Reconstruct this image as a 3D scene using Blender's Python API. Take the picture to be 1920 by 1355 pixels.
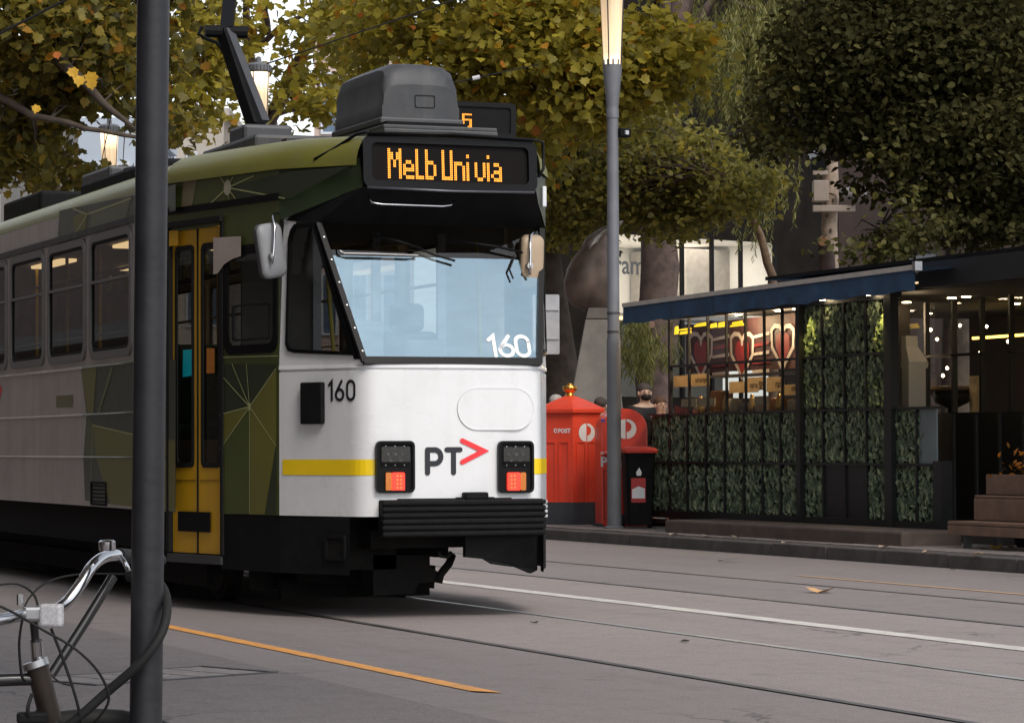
import bpy, bmesh, math, random
import numpy as np
from mathutils import Vector, Matrix
random.seed(7); rng = np.random.default_rng(7)
PI = math.pi
for o in list(bpy.data.objects): bpy.data.objects.remove(o)
scn = bpy.context.scene
col = scn.collection

# ------------------------------------------------------------------ camera
# world: +Y runs along the street away from us, +X to the far footpath, Z up
FPX, YAW, PITCH, ROLL, CAMH = 5600.0, 0.381010985, 0.0285285515, -0.00367754644, 1.15055704
_F = Vector((math.sin(YAW)*math.cos(PITCH), math.cos(YAW)*math.cos(PITCH), math.sin(PITCH)))
_R0 = Vector((math.cos(YAW), -math.sin(YAW), 0)); _U0 = _R0.cross(_F)
_R = math.cos(ROLL)*_R0 + math.sin(ROLL)*_U0
_U = -math.sin(ROLL)*_R0 + math.cos(ROLL)*_U0
CAM = Vector((0, 0, CAMH))
cd = bpy.data.cameras.new('camera'); co = bpy.data.objects.new('camera', cd); col.objects.link(co)
cd.sensor_width = 36; cd.lens = FPX/1920*36; cd.clip_end = 2000; cd.clip_start = 0.1
m = Matrix((_R, _U, -_F)).transposed().to_4x4(); m.translation = CAM; co.matrix_world = m
scn.camera = co

# ------------------------------------------------------------------ sky, sun, exposure
SUN_TO = Vector((0.10, -0.72, 0.76)).normalized()
w = bpy.data.worlds.new('World'); scn.world = w; w.use_nodes = True
nt = w.node_tree; bg = nt.nodes['Background']
sky = nt.nodes.new('ShaderNodeTexSky'); sky.sky_type = 'NISHITA'; sky.sun_disc = False
sky.sun_elevation = math.asin(SUN_TO.z); sky.sun_rotation = math.atan2(SUN_TO.x, SUN_TO.y)
sky.air_density = 1.0; sky.dust_density = 1.2; sky.ozone_density = 1.2; sky.altitude = 0
hsv = nt.nodes.new('ShaderNodeHueSaturation'); hsv.inputs['Saturation'].default_value = .30    # thin cloud: a paler sky
nt.links.new(sky.outputs[0], hsv.inputs['Color']); nt.links.new(hsv.outputs[0], bg.inputs[0]); bg.inputs[1].default_value = 0.15
sl = bpy.data.lights.new('sun', 'SUN'); so = bpy.data.objects.new('sun', sl); col.objects.link(so)
sl.energy = 1.2; sl.angle = math.radians(22); sl.color = (1.0, 0.92, 0.82)
so.rotation_euler = (-SUN_TO).to_track_quat('-Z', 'Y').to_euler()
scn.view_settings.view_transform = 'Standard'; scn.view_settings.look = 'None'
scn.view_settings.exposure = 0.62; scn.view_settings.gamma = 1.0
scn.view_settings.use_curve_mapping = False
scn.cycles.max_bounces = 6; scn.cycles.diffuse_bounces = 3; scn.cycles.glossy_bounces = 3; scn.cycles.transmission_bounces = 4; scn.cycles.transparent_max_bounces = 10

# ------------------------------------------------------------------ helpers
def ray(px, py):
    return _F + _R*((px-960)/FPX) - _U*((py-677.5)/FPX)
def at_x(px, py, x): d = ray(px, py); return CAM + d*(x/d.x)
def at_y(px, py, y): d = ray(px, py); return CAM + d*(y/d.y)
def at_z(px, py, z=0.0): d = ray(px, py); return CAM + d*((z-CAMH)/d.z)
def at_d(px, py, dist): return CAM + ray(px, py)*dist

MATS = {}
def mat(name, c, rough=.5, metal=0., var=.12, scale=6., bump=0., spec=.5, coat=0., emit=None, estr=0., detail=4., grime=0.):
    if name in MATS: return MATS[name]
    m = bpy.data.materials.new(name); m.use_nodes = True; n = m.node_tree; b = n.nodes['Principled BSDF']
    b.inputs['Roughness'].default_value = rough; b.inputs['Metallic'].default_value = metal
    b.inputs['Specular IOR Level'].default_value = spec; b.inputs['Coat Weight'].default_value = coat
    b.inputs['Coat Roughness'].default_value = .08
    tc = n.nodes.new('ShaderNodeTexCoord'); nz = n.nodes.new('ShaderNodeTexNoise')
    nz.inputs['Scale'].default_value = scale; nz.inputs['Detail'].default_value = detail; nz.inputs['Roughness'].default_value = .6
    n.links.new(tc.outputs['Object'], nz.inputs['Vector'])
    cr = n.nodes.new('ShaderNodeValToRGB'); cr.color_ramp.elements[0].position = .3; cr.color_ramp.elements[1].position = .72
    lo = [max(0, x*(1-var)) for x in c[:3]]; hi = [min(1, x*(1+var)) for x in c[:3]]
    cr.color_ramp.elements[0].color = (*lo, 1); cr.color_ramp.elements[1].color = (*hi, 1)
    n.links.new(nz.outputs['Fac'], cr.inputs['Fac']); csrc = cr.outputs[0]
    if grime:   # rain streaks and road film
        for sc_, lo_, hi_, k_ in (((8, 8, .6), .48, .85, grime*.8), ((3, 3, 3), .50, .8, grime*.7), ((60, 60, 60), .66, .74, grime*.8)):
            mp = n.nodes.new('ShaderNodeMapping'); mp.inputs['Scale'].default_value = sc_; n.links.new(tc.outputs['Object'], mp.inputs[0])
            g = n.nodes.new('ShaderNodeTexNoise'); g.inputs['Scale'].default_value = 1.; g.inputs['Detail'].default_value = 5; n.links.new(mp.outputs[0], g.inputs['Vector'])
            r_ = n.nodes.new('ShaderNodeMapRange'); r_.inputs[1].default_value = lo_; r_.inputs[2].default_value = hi_; r_.inputs[4].default_value = k_; n.links.new(g.outputs['Fac'], r_.inputs[0])
            x_ = n.nodes.new('ShaderNodeMix'); x_.data_type = 'RGBA'; x_.inputs[7].default_value = (.16, .14, .12, 1); n.links.new(r_.outputs[0], x_.inputs[0]); n.links.new(csrc, x_.inputs[6]); csrc = x_.outputs[2]
    n.links.new(csrc, b.inputs['Base Color'])
    if metal < .5 or True:
        mr = n.nodes.new('ShaderNodeMapRange'); mr.inputs['To Min'].default_value = max(0.02, rough-.08); mr.inputs['To Max'].default_value = min(1, rough+.12)
        n.links.new(nz.outputs['Fac'], mr.inputs['Value']); n.links.new(mr.outputs[0], b.inputs['Roughness'])
    if bump > 0:
        n2 = n.nodes.new('ShaderNodeTexNoise'); n2.inputs['Scale'].default_value = scale*6; n2.inputs['Detail'].default_value = 3
        n.links.new(tc.outputs['Object'], n2.inputs['Vector'])
        bp = n.nodes.new('ShaderNodeBump'); bp.inputs['Strength'].default_value = bump; bp.inputs['Distance'].default_value = .01
        n.links.new(n2.outputs['Fac'], bp.inputs['Height']); n.links.new(bp.outputs[0], b.inputs['Normal'])
    if emit:
        b.inputs['Emission Color'].default_value = (*emit, 1); b.inputs['Emission Strength'].default_value = estr
    MATS[name] = m; return m
def glass(name, tint=(.8, .85, .85), refl=.15, rough=.0, gcol=(.95, .97, 1), gmax=.5, smear=0.):
    if name in MATS: return MATS[name]
    m = bpy.data.materials.new(name); m.use_nodes = True; n = m.node_tree; n.nodes.clear()
    out = n.nodes.new('ShaderNodeOutputMaterial'); mx = n.nodes.new('ShaderNodeMixShader')
    t = n.nodes.new('ShaderNodeBsdfTransparent'); g = n.nodes.new('ShaderNodeBsdfGlossy')
    t.inputs[0].default_value = (*tint, 1); g.inputs['Roughness'].default_value = rough; g.inputs[0].default_value = (*gcol, 1)
    lw = n.nodes.new('ShaderNodeLayerWeight'); lw.inputs[0].default_value = .5
    mr = n.nodes.new('ShaderNodeMapRange'); mr.inputs['To Min'].default_value = refl; mr.inputs['To Max'].default_value = min(1, refl+gmax)
    pw = n.nodes.new('ShaderNodeMath'); pw.operation = 'POWER'; pw.inputs[1].default_value = 3
    n.links.new(lw.outputs['Facing'], pw.inputs[0]); n.links.new(pw.outputs[0], mr.inputs['Value'])
    fac = mr.outputs[0]
    if smear:
        tc = n.nodes.new('ShaderNodeTexCoord'); mp = n.nodes.new('ShaderNodeMapping'); mp.inputs['Scale'].default_value = (2.2, 1.2, 5.); mp.inputs['Rotation'].default_value = (0, .5, 0)
        nz = n.nodes.new('ShaderNodeTexNoise'); nz.inputs['Scale'].default_value = 1.6; nz.inputs['Detail'].default_value = 5; nz.inputs['Distortion'].default_value = 1.2
        n.links.new(tc.outputs['Object'], mp.inputs[0]); n.links.new(mp.outputs[0], nz.inputs['Vector'])
        ma = n.nodes.new('ShaderNodeMath'); ma.operation = 'MULTIPLY_ADD'; ma.inputs[1].default_value = smear; n.links.new(nz.outputs['Fac'], ma.inputs[0]); n.links.new(fac, ma.inputs[2]); fac = ma.outputs[0]
    n.links.new(fac, mx.inputs[0]); n.links.new(t.outputs[0], mx.inputs[1]); n.links.new(g.outputs[0], mx.inputs[2])
    n.links.new(mx.outputs[0], out.inputs[0]); MATS[name] = m; return m
def emis(name, c, s):
    if name in MATS: return MATS[name]
    m = bpy.data.materials.new(name); m.use_nodes = True; b = m.node_tree.nodes['Principled BSDF']
    b.inputs['Base Color'].default_value = (*[x*.3 for x in c], 1); b.inputs['Emission Color'].default_value = (*c, 1); b.inputs['Emission Strength'].default_value = s
    MATS[name] = m; return m

ORG = {}
def root(name, loc, label, cat, group=None):
    o = bpy.data.objects.new(name, None); o.empty_display_size = .2; col.objects.link(o)
    o.location = loc; ORG[o.name] = Vector(loc); o['label'] = label; o['category'] = cat
    if group: o['group'] = group
    return o
def tag(o, label=None, cat=None, group=None, kind=None):
    if label: o['label'] = label
    if cat: o['category'] = cat
    if group: o['group'] = group
    if kind: o['kind'] = kind
    return o
def copy_tree(o, off, parent=None):
    c = o.copy(); col.objects.link(c); c.parent = parent
    if parent is None: c.location = o.location + Vector(off); ORG[c.name] = Vector(c.location)
    for ch in o.children:
        k = copy_tree(ch, off, c)
    return c
def copy_part(o, off):
    """repeat a part (with its sub-parts) elsewhere on the same thing"""
    c = o.copy(); col.objects.link(c); c.location = o.location + Vector(off)
    for ch in o.children:
        k = ch.copy(); col.objects.link(k); k.parent = c
    return c

class MB:
    """collects geometry in world coordinates"""
    def __init__(s): s.v = []; s.f = []; s.mi = []; s.cur = 0
    def add(s, vs, fs):
        b = len(s.v); s.v += [tuple(v) for v in vs]
        for f in fs: s.f.append(tuple(b+i for i in f)); s.mi.append(s.cur)
        return s
    def poly(s, vs): return s.add(vs, [tuple(range(len(vs)))])
    def box(s, c, d, rz=0, M=None, bev=0):
        x, y, z = d[0]/2, d[1]/2, d[2]/2
        if bev > 0:
            b = min(bev, x*.9, y*.9, z*.9); bm = bmesh.new(); bmesh.ops.create_cube(bm, size=1)
            for v in bm.verts: v.co = Vector((v.co.x*d[0], v.co.y*d[1], v.co.z*d[2]))
            bmesh.ops.bevel(bm, geom=bm.edges[:], offset=b, segments=2, affect='EDGES', profile=.5)
            bm.verts.index_update(); vs = [v.co.copy() for v in bm.verts]; fs = [[v.index for v in f.verts] for f in bm.faces]; bm.free()
        else:
            vs = [Vector((a*x, b*y, e*z)) for a in (-1, 1) for b in (-1, 1) for e in (-1, 1)]
            fs = [(0, 1, 3, 2), (4, 6, 7, 5), (0, 4, 5, 1), (2, 3, 7, 6), (0, 2, 6, 4), (1, 5, 7, 3)]
        R = M if M else Matrix.Rotation(rz, 3, 'Z'); c = Vector(c)
        return s.add([R @ v + c for v in vs], fs)
    def span(s, p0, p1, bev=0):
        p0 = Vector(p0); p1 = Vector(p1)
        return s.box((p0+p1)/2, [abs(q) for q in (p1-p0)], bev=bev)
    def beam(s, a, b, w, h=None, up=(0, 0, 1)):
        a = Vector(a); b = Vector(b); h = h or w; d = (b-a); L = d.length; d.normalize(); up = Vector(up)
        if abs(d.dot(up)) > .98: up = Vector((0, 1, 0))
        sd = d.cross(up).normalized(); u2 = sd.cross(d)
        return s.box((a+b)/2, (w, L, h), M=Matrix((sd, d, u2)).transposed())
    def tube(s, pts, r, n=8, cap=True):
        pts = [Vector(p) for p in pts]; rs = r if isinstance(r, (list, tuple)) else [r]*len(pts)
        prev = None; vs = []; fs = []
        for i, p in enumerate(pts):
            t = (pts[min(i+1, len(pts)-1)]-pts[max(i-1, 0)])
            t = t.normalized() if t.length > 1e-9 else Vector((0, 0, 1))
            if prev is None:
                a = Vector((0, 0, 1)) if abs(t.z) < .9 else Vector((1, 0, 0)); nrm = t.cross(a).normalized()
            else:
                nrm = (prev - t*prev.dot(t)); nrm = nrm.normalized() if nrm.length > 1e-6 else t.orthogonal().normalized()
            prev = nrm; bn = t.cross(nrm)
            for k in range(n):
                a = 2*PI*k/n; vs.append(p + (nrm*math.cos(a)+bn*math.sin(a))*rs[i])
        for i in range(len(pts)-1):
            for k in range(n):
                fs.append((i*n+k, i*n+(k+1) % n, (i+1)*n+(k+1) % n, (i+1)*n+k))
        if cap: fs.append(tuple(range(n-1, -1, -1))); fs.append(tuple((len(pts)-1)*n+k for k in range(n)))
        return s.add(vs, fs)
    def lathe(s, c, prof, n=24, cap=True, sq=None):
        c = Vector(c); vs = []; fs = []
        for (r, z) in prof:
            for k in range(n):
                a = 2*PI*(k+.5)/n; vs.append(c+Vector((r*math.cos(a), r*math.sin(a), z)))
        for i in range(len(prof)-1):
            for k in range(n): fs.append((i*n+k, i*n+(k+1) % n, (i+1)*n+(k+1) % n, (i+1)*n+k))
        if cap: fs.append(tuple(range(n-1, -1, -1))); fs.append(tuple((len(prof)-1)*n+k for k in range(n)))
        return s.add(vs, fs)
    def extr(s, poly, d):
        """closed polygon (3D pts) extruded by vector d"""
        n = len(poly); d = Vector(d); a = [Vector(p) for p in poly]; b = [p+d for p in a]
        fs = [tuple(range(n-1, -1, -1)), tuple(range(n, 2*n))] + [(i, (i+1) % n, n+(i+1) % n, n+i) for i in range(n)]
        return s.add(a+b, fs)
    def ring(s, outer, inner, d):
        n = len(outer); d = Vector(d); o0 = [Vector(p) for p in outer]; i0 = [Vector(p) for p in inner]
        vs = o0+i0+[p+d for p in o0]+[p+d for p in i0]; fs = []
        for i in range(n):
            j = (i+1) % n
            fs += [(i, j, n+j, n+i), (2*n+i, 3*n+i, 3*n+j, 2*n+j), (i, 2*n+i, 2*n+j, j), (n+i, n+j, 3*n+j, 3*n+i)]
        return s.add(vs, fs)
    def sheet(s, rows):
        """grid of points -> quads"""
        n = len(rows[0]); vs = [p for r in rows for p in r]; fs = []
        for i in range(len(rows)-1):
            for k in range(n-1): fs.append((i*n+k, i*n+k+1, (i+1)*n+k+1, (i+1)*n+k))
        return s.add(vs, fs)
    def build(s, name, mats, parent=None, smooth=False, angle=None, recalc=True, solid=0):
        me = bpy.data.meshes.new(name)
        top = parent
        while top is not None and top.name not in ORG: top = top.parent
        org = ORG[top.name] if top else Vector((0, 0, 0))
        base = org
        if parent is None:
            xs = np.array(s.v); base = Vector((float(xs[:, 0].mean()), float(xs[:, 1].mean()), float(xs[:, 2].min())))
        me.from_pydata([tuple(Vector(v)-base) for v in s.v], [], s.f)
        if not isinstance(mats, (list, tuple)): mats = [mats]
        for mm in mats: me.materials.append(mm)
        if len(mats) > 1: me.polygons.foreach_set('material_index', s.mi)
        if recalc:
            bm = bmesh.new(); bm.from_mesh(me); bmesh.ops.recalc_face_normals(bm, faces=bm.faces); bm.to_mesh(me); bm.free()
        if smooth:
            me.polygons.foreach_set('use_smooth', [True]*len(me.polygons))
            if angle is not None: me.set_sharp_from_angle(angle=math.radians(angle))
        me.update()
        o = bpy.data.objects.new(name, me); col.objects.link(o)
        if parent is not None: o.parent = parent
        else: o.location = base; ORG[o.name] = base
        if solid:
            md = o.modifiers.new('solid', 'SOLIDIFY'); md.thickness = solid; md.offset = -1
        return o

def rr(wd, ht, r, n=4):
    """rounded rectangle outline (2D)"""
    pts = []
    for cx, cy, a0 in ((wd/2-r, ht/2-r, 0), (-wd/2+r, ht/2-r, 90), (-wd/2+r, -ht/2+r, 180), (wd/2-r, -ht/2+r, 270)):
        for k in range(n+1):
            a = math.radians(a0+90*k/n); pts.append((cx+r*math.cos(a), cy+r*math.sin(a)))
    return pts
class Fr:
    """local 2D frame on a surface: origin, u (along), v (up), n (out)"""
    def __init__(s, o, u, v=(0, 0, 1)):
        s.o = Vector(o); s.u = Vector(u).normalized(); s.v = Vector(v).normalized(); s.n = s.u.cross(s.v).normalized()
    def p(s, a, b, d=0): return s.o + s.u*a + s.v*b + s.n*d
    def pts(s, l, d=0): return [s.p(a, b, d) for a, b in l]
def stroke(mb, fr, line, wd, d, cap=True, th=.002, ncap=6):
    """thick 2D polyline on frame fr, with round ends"""
    L = [Vector((a, b)) for a, b in line]; le = []; ri = []
    for i, p in enumerate(L):
        t0 = (L[i]-L[i-1]).normalized() if i > 0 else (L[1]-L[0]).normalized()
        t1 = (L[i+1]-L[i]).normalized() if i < len(L)-1 else t0
        n0 = Vector((-t0.y, t0.x)); n1 = Vector((-t1.y, t1.x)); mm = (n0+n1)
        mm = mm.normalized() if mm.length > 1e-6 else n0
        k = wd/2/max(.35, mm.dot(n0)); le.append(p+mm*k); ri.append(p-mm*k)
    out = list(le)
    if cap:
        t = (L[-1]-L[-2]).normalized(); a0 = math.atan2(t.y, t.x)
        out += [L[-1]+Vector((math.cos(a0+PI/2-PI*k/ncap), math.sin(a0+PI/2-PI*k/ncap)))*wd/2 for k in range(1, ncap)]
    out += ri[::-1]
    if cap:
        t = (L[0]-L[1]).normalized(); a0 = math.atan2(t.y, t.x)
        out += [L[0]+Vector((math.cos(a0+PI/2-PI*k/ncap), math.sin(a0+PI/2-PI*k/ncap)))*wd/2 for k in range(1, ncap)]
    # triangulated as strip + fan caps so that concave outlines stay right
    n = len(L); vs = [fr.p(q.x, q.y, d) for q in le+ri]; fs = [(i, i+1, n+i+1, n+i) for i in range(n-1)]
    if cap:
        e1 = out[n:n+ncap-1]; e2 = out[2*n+ncap-1:]
        b = len(vs); vs += [fr.p(q.x, q.y, d) for q in e1]; fs.append(tuple([n-1]+list(range(b, b+len(e1)))+[2*n-1]))
        b = len(vs); vs += [fr.p(q.x, q.y, d) for q in e2]; fs.append(tuple([n]+list(range(b, b+len(e2)))+[0]))
    mb.add(vs, fs)
def arc(cx, cy, rx, ry, a0, a1, n=10):
    return [(cx+rx*math.cos(math.radians(a0+(a1-a0)*k/n)), cy+ry*math.sin(math.radians(a0+(a1-a0)*k/n))) for k in range(n+1)]
GLY = {  # glyphs of unit height, list of strokes
 '1': [[(.02, .80), (.22, 1), (.22, 0)]],
 '6': [[(.42, 1), (.10, .48)]+arc(.28, .28, .26, .28, 150, 510, 18)],
 '0': [arc(.25, .72, .25, .28, 0, 180, 8)+arc(.25, .28, .25, .28, 180, 360, 8)+[(.5, .72)]],
 'P': [[(0, 0), (0, 1)], [(0, 1), (.30, 1)]+arc(.34, .70, .28, .30, 80, -80, 10)+[(.30, .40), (0.04, .40)]],
 'T': [[(0, 1), (.62, 1)], [(.31, .94), (.31, 0)]],
 '>': [[(0, .9), (.85, .5), (0, .05)]],
}
def glyphs(mb, fr, text, x0, y0, h, wd, adv, d=.003):
    x = x0
    for i, ch in enumerate(text):
        for k, st in enumerate(GLY[ch]):
            stroke(mb, fr, [(x+a*h, y0+b*h) for a, b in st], wd, d+.0006*k)
        x += adv[i]*h
def text_part(name, body, fr, x, y, size, mt, parent, mirror=False, d=.003, align='LEFT', bold=0):
    cu = bpy.data.curves.new('t', 'FONT'); cu.body = body; cu.size = size; cu.align_x = align; cu.offset = bold; cu.resolution_u = 2
    ob = bpy.data.objects.new('t', cu); col.objects.link(ob); bpy.context.view_layer.update()
    me = ob.to_mesh(); vs = [v.co.copy() for v in me.vertices]; fs = [tuple(p.vertices) for p in me.polygons]
    ob.to_mesh_clear(); bpy.data.objects.remove(ob); bpy.data.curves.remove(cu)
    sg = -1 if mirror else 1
    mb = MB(); mb.add([fr.p(x+sg*v.x, y+v.y, d) for v in vs], fs)
    return mb.build(name, mt, parent, recalc=False)

# ------------------------------------------------------------------ materials
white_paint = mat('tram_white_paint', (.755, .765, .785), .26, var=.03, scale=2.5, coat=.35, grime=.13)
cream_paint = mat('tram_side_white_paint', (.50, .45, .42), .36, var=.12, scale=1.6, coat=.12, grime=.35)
olive_paint = mat('tram_olive_paint', (.17, .165, .028), .42, var=.12, scale=2.2, coat=.05, grime=.2)
green_paint = mat('tram_dark_green_paint', (.03, .045, .02), .35, var=.15, coat=.2)
mid_green = mat('tram_mid_green_paint', (.075, .095, .022), .35, var=.12, coat=.2)
lime_paint = mat('tram_pale_green_line', (.42, .44, .20), .4, var=.06)
yellow_paint = mat('tram_yellow_paint', (.72, .40, .015), .38, var=.07, scale=3, coat=.1, grime=.18)
stripe_yellow = mat('tram_stripe_yellow', (.93, .64, .01), .35, var=.04, coat=.2)
black_gloss = mat('black_gloss_paint', (.005, .005, .006), .3, var=.2, spec=.14)
black_matte = mat('black_matte_plastic', (.010, .010, .011), .62, var=.25, scale=12, bump=.15, spec=.1)
black_rubber = mat('black_rubber', (.012, .012, .012), .7, var=.2, spec=.3)
under_dark = mat('underframe_grime', (.008, .0075, .007), .9, var=.4, scale=9, bump=.4, spec=.2)
grey_roof = mat('roof_unit_grey', (.038, .041, .048), .5, var=.3, scale=5, bump=.1, grime=.3)
dark_grey = mat('dark_grey_metal', (.05, .052, .058), .45, var=.2)
chrome = mat('chrome', (.55, .55, .57), .14, 1.0, var=.06)
steel = mat('brushed_steel', (.42, .42, .43), .38, 1.0, var=.12)
rail_steel = mat('rail_steel', (.10, .095, .095), .5, .3, var=.4, scale=3)
rail_bright = mat('rail_polished', (.52, .53, .53), .35, .5, var=.3, scale=1.2)
alu = mat('window_aluminium', (.20, .195, .19), .42, .4, var=.12)
screen_glass = glass('windscreen_glass', (.52, .58, .62), .24, 0., (.60, .84, 1.), smear=.10)
side_glass = glass('tram_window_glass', (.40, .39, .37), .06, gmax=.35)
pale_glass = glass('clear_glass', (.85, .86, .85), .04, gmax=.25)
led_amber = emis('amber_led', (1.0, .34, .025), 1.55)
lamp_red = emis('red_led', (1.0, .04, .01), 4.0)
red_lens = mat('red_lens', (.55, .02, .01), .25, var=.1, coat=.5, emit=(1, .03, .01), estr=1.1)
amber_lens = mat('amber_lens', (.60, .17, .01), .25, var=.1, coat=.5)
red_logo = mat('red_logo_paint', (.85, .03, .04), .4, var=.04)
ink = mat('black_lettering', (.012, .013, .02), .45, var=.1)

# ================================================================== THE SETTING
def ground_mat(name, c1, c2, speck=.5, scale=1.2, crack=.5, rough=.8):
    m = bpy.data.materials.new(name); m.use_nodes = True; n = m.node_tree; b = n.nodes['Principled BSDF']
    tc = n.nodes.new('ShaderNodeTexCoord'); L = n.links.new
    def noise(s, d=5, r=.6, stretch=None):
        z = n.nodes.new('ShaderNodeTexNoise'); z.inputs['Scale'].default_value = s; z.inputs['Detail'].default_value = d; z.inputs['Roughness'].default_value = r
        if stretch:
            mp = n.nodes.new('ShaderNodeMapping'); mp.inputs['Scale'].default_value = stretch; L(tc.outputs['Object'], mp.inputs[0]); L(mp.outputs[0], z.inputs['Vector'])
        else: L(tc.outputs['Object'], z.inputs['Vector'])
        return z
    def mixc(a, bb, f, mode='MIX'):
        x = n.nodes.new('ShaderNodeMix'); x.data_type = 'RGBA'; x.blend_type = mode
        for s, i in ((f, 0), (a, 6), (bb, 7)):
            if hasattr(s, 'node'): L(s, x.inputs[i])
            else: x.inputs[i].default_value = s
        return x.outputs[2]
    def ramp(src, p0, p1):
        r = n.nodes.new('ShaderNodeMapRange'); r.inputs[1].default_value = p0; r.inputs[2].default_value = p1; L(src, r.inputs[0]); return r.outputs[0]
    big = noise(scale*.35, 5, .65, (1, .35, 1)); mid = noise(scale*3.0, 6, .7); fine = noise(90, 2, .5); grit = noise(260, 1, .5)
    stain = noise(.9, 4, .6, (2.2, .22, 1))
    c = mixc((*c1, 1), (*c2, 1), ramp(big.outputs['Fac'], .32, .68))
    c = mixc(c, (*[x*.78 for x in c1], 1), ramp(mid.outputs['Fac'], .52, .8))
    st = n.nodes.new('ShaderNodeMath'); st.operation = 'MULTIPLY'; st.inputs[1].default_value = .45; L(ramp(stain.outputs['Fac'], .56, .72), st.inputs[0])
    c = mixc(c, (*[x*.55 for x in c1], 1), st.outputs[0])
    mot = noise(17, 4, .75); mm_ = n.nodes.new('ShaderNodeMath'); mm_.operation = 'MULTIPLY'; mm_.inputs[1].default_value = .55; L(ramp(mot.outputs['Fac'], .46, .70), mm_.inputs[0])
    c = mixc(c, (*[x*.62 for x in c1], 1), mm_.outputs[0])
    blot = noise(2.6, 3, .5); bl = n.nodes.new('ShaderNodeMath'); bl.operation = 'MULTIPLY'; bl.inputs[1].default_value = .6; L(ramp(blot.outputs['Fac'], .66, .74), bl.inputs[0])
    c = mixc(c, (*[x*.5 for x in c1], 1), bl.outputs[0])
    sp = n.nodes.new('ShaderNodeMath'); sp.operation = 'MULTIPLY'; sp.inputs[1].default_value = speck; L(ramp(fine.outputs['Fac'], .45, .72), sp.inputs[0])
    c = mixc(c, (*[min(1, x*1.7) for x in c2], 1), sp.outputs[0])
    sp2 = n.nodes.new('ShaderNodeMath'); sp2.operation = 'MULTIPLY'; sp2.inputs[1].default_value = speck*1.6; L(ramp(grit.outputs['Fac'], .5, .75), sp2.inputs[0])
    c = mixc(c, (*[x*.45 for x in c1], 1), sp2.outputs[0])
    # hairline cracks
    vo = n.nodes.new('ShaderNodeTexVoronoi'); vo.feature = 'DISTANCE_TO_EDGE'; vo.inputs['Scale'].default_value = .45
    wz = noise(1.6, 5, .6); va = n.nodes.new('ShaderNodeVectorMath'); va.operation = 'MULTIPLY_ADD'; va.inputs[1].default_value = (.9, .9, 0)
    L(wz.outputs['Color'], va.inputs[0]); L(tc.outputs['Object'], va.inputs[2]); L(va.outputs[0], vo.inputs['Vector'])
    ck = n.nodes.new('ShaderNodeMath'); ck.operation = 'LESS_THAN'; ck.inputs[1].default_value = .006; L(vo.outputs['Distance'], ck.inputs[0])
    gate = ramp(noise(.35, 2).outputs['Fac'], .52, .6)
    k2 = n.nodes.new('ShaderNodeMath'); k2.operation = 'MULTIPLY'; L(ck.outputs[0], k2.inputs[0]); L(gate, k2.inputs[1])
    k3 = n.nodes.new('ShaderNodeMath'); k3.operation = 'MULTIPLY'; k3.inputs[1].default_value = crack; L(k2.outputs[0], k3.inputs[0])
    c = mixc(c, (.02, .02, .02, 1), k3.outputs[0])
    L(c, b.inputs['Base Color'])
    mr = n.nodes.new('ShaderNodeMapRange'); mr.inputs[3].default_value = rough-.14; mr.inputs[4].default_value = rough+.1; L(mid.outputs['Fac'], mr.inputs[0]); L(mr.outputs[0], b.inputs['Roughness'])
    bp = n.nodes.new('ShaderNodeBump'); bp.inputs['Strength'].default_value = .35; bp.inputs['Distance'].default_value = .006; L(fine.outputs['Fac'], bp.inputs['Height']); L(bp.outputs[0], b.inputs['Normal'])
    b.inputs['Specular IOR Level'].default_value = .35
    MATS[name] = m; return m
asphalt = ground_mat('asphalt', (.212, .185, .180), (.252, .222, .216))
trackbed = ground_mat('track_concrete', (.27, .232, .223), (.315, .276, .264), speck=.5)
patch_asph = ground_mat('patched_asphalt', (.170, .148, .145), (.205, .181, .176), speck=.5)
pave_mat = ground_mat('bluestone_paving', (.20, .172, .160), (.25, .218, .203), speck=.15, crack=0)
kerb_mat = mat('bluestone_kerb', (.082, .073, .070), .8, var=.3, scale=7, bump=.3)

RAILS = [6.378, 7.79, 10.07, 11.50]
GW, HW = .030, .055     # groove and railhead width
Y0, Y1 = -60., 220.
KX = 14.21
road = MB()
edges = [(-2.6, 4.62, 2)]
xs = [4.62] + [e for r in RAILS for e in (r-HW/2-GW/2-.0, r+HW/2+GW/2)] + [KX]
mats_for = {0: 0, 1: 1, 2: 1, 3: 0, 4: 0}
road.cur = 2; road.poly([(-2.6, Y0, .004), (4.62, Y0, .004), (4.62, Y1, .004), (-2.6, Y1, .004)])
for i in range(0, len(xs), 2):
    a, b = xs[i], xs[i+1]; road.cur = mats_for[i//2]
    road.poly([(a, Y0, 0), (b, Y0, 0), (b, Y1, 0), (a, Y1, 0)])
road_o = road.build('road', [asphalt, trackbed, patch_asph], recalc=False); tag(road_o, kind='structure'); tag(road_o, 'grey asphalt tram road with four rails and painted lines', None)
def road_part(name, mb, m, recalc=True): return mb.build(name, m, road_o, recalc=recalc)
for r in RAILS:
    g = MB(); a = r-HW/2-GW/2; b = a+GW; e = r+HW/2+GW/2
    for p, q, z0, z1 in ((a, a, 0, -.045), (a, b, -.045, -.045), (b, b, -.045, .001), (b, e, .001, .001)):
        g.poly([(p, Y0, z0), (q, Y0, z1), (q, Y1, z1), (p, Y1, z0)])
    g.mi = [0, 0, 1, 1]
    g.build('tram_rail', [black_matte, rail_bright if r == RAILS[1] else rail_steel], road_o, recalc=False)
orange_paint = mat('orange_line_paint', (.80, .36, .08), .6, var=.16, scale=14, bump=.1, grime=.5)
line_white = mat('white_line_paint', (.66, .62, .58), .6, var=.16, scale=14, bump=.1, grime=.5)
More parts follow.
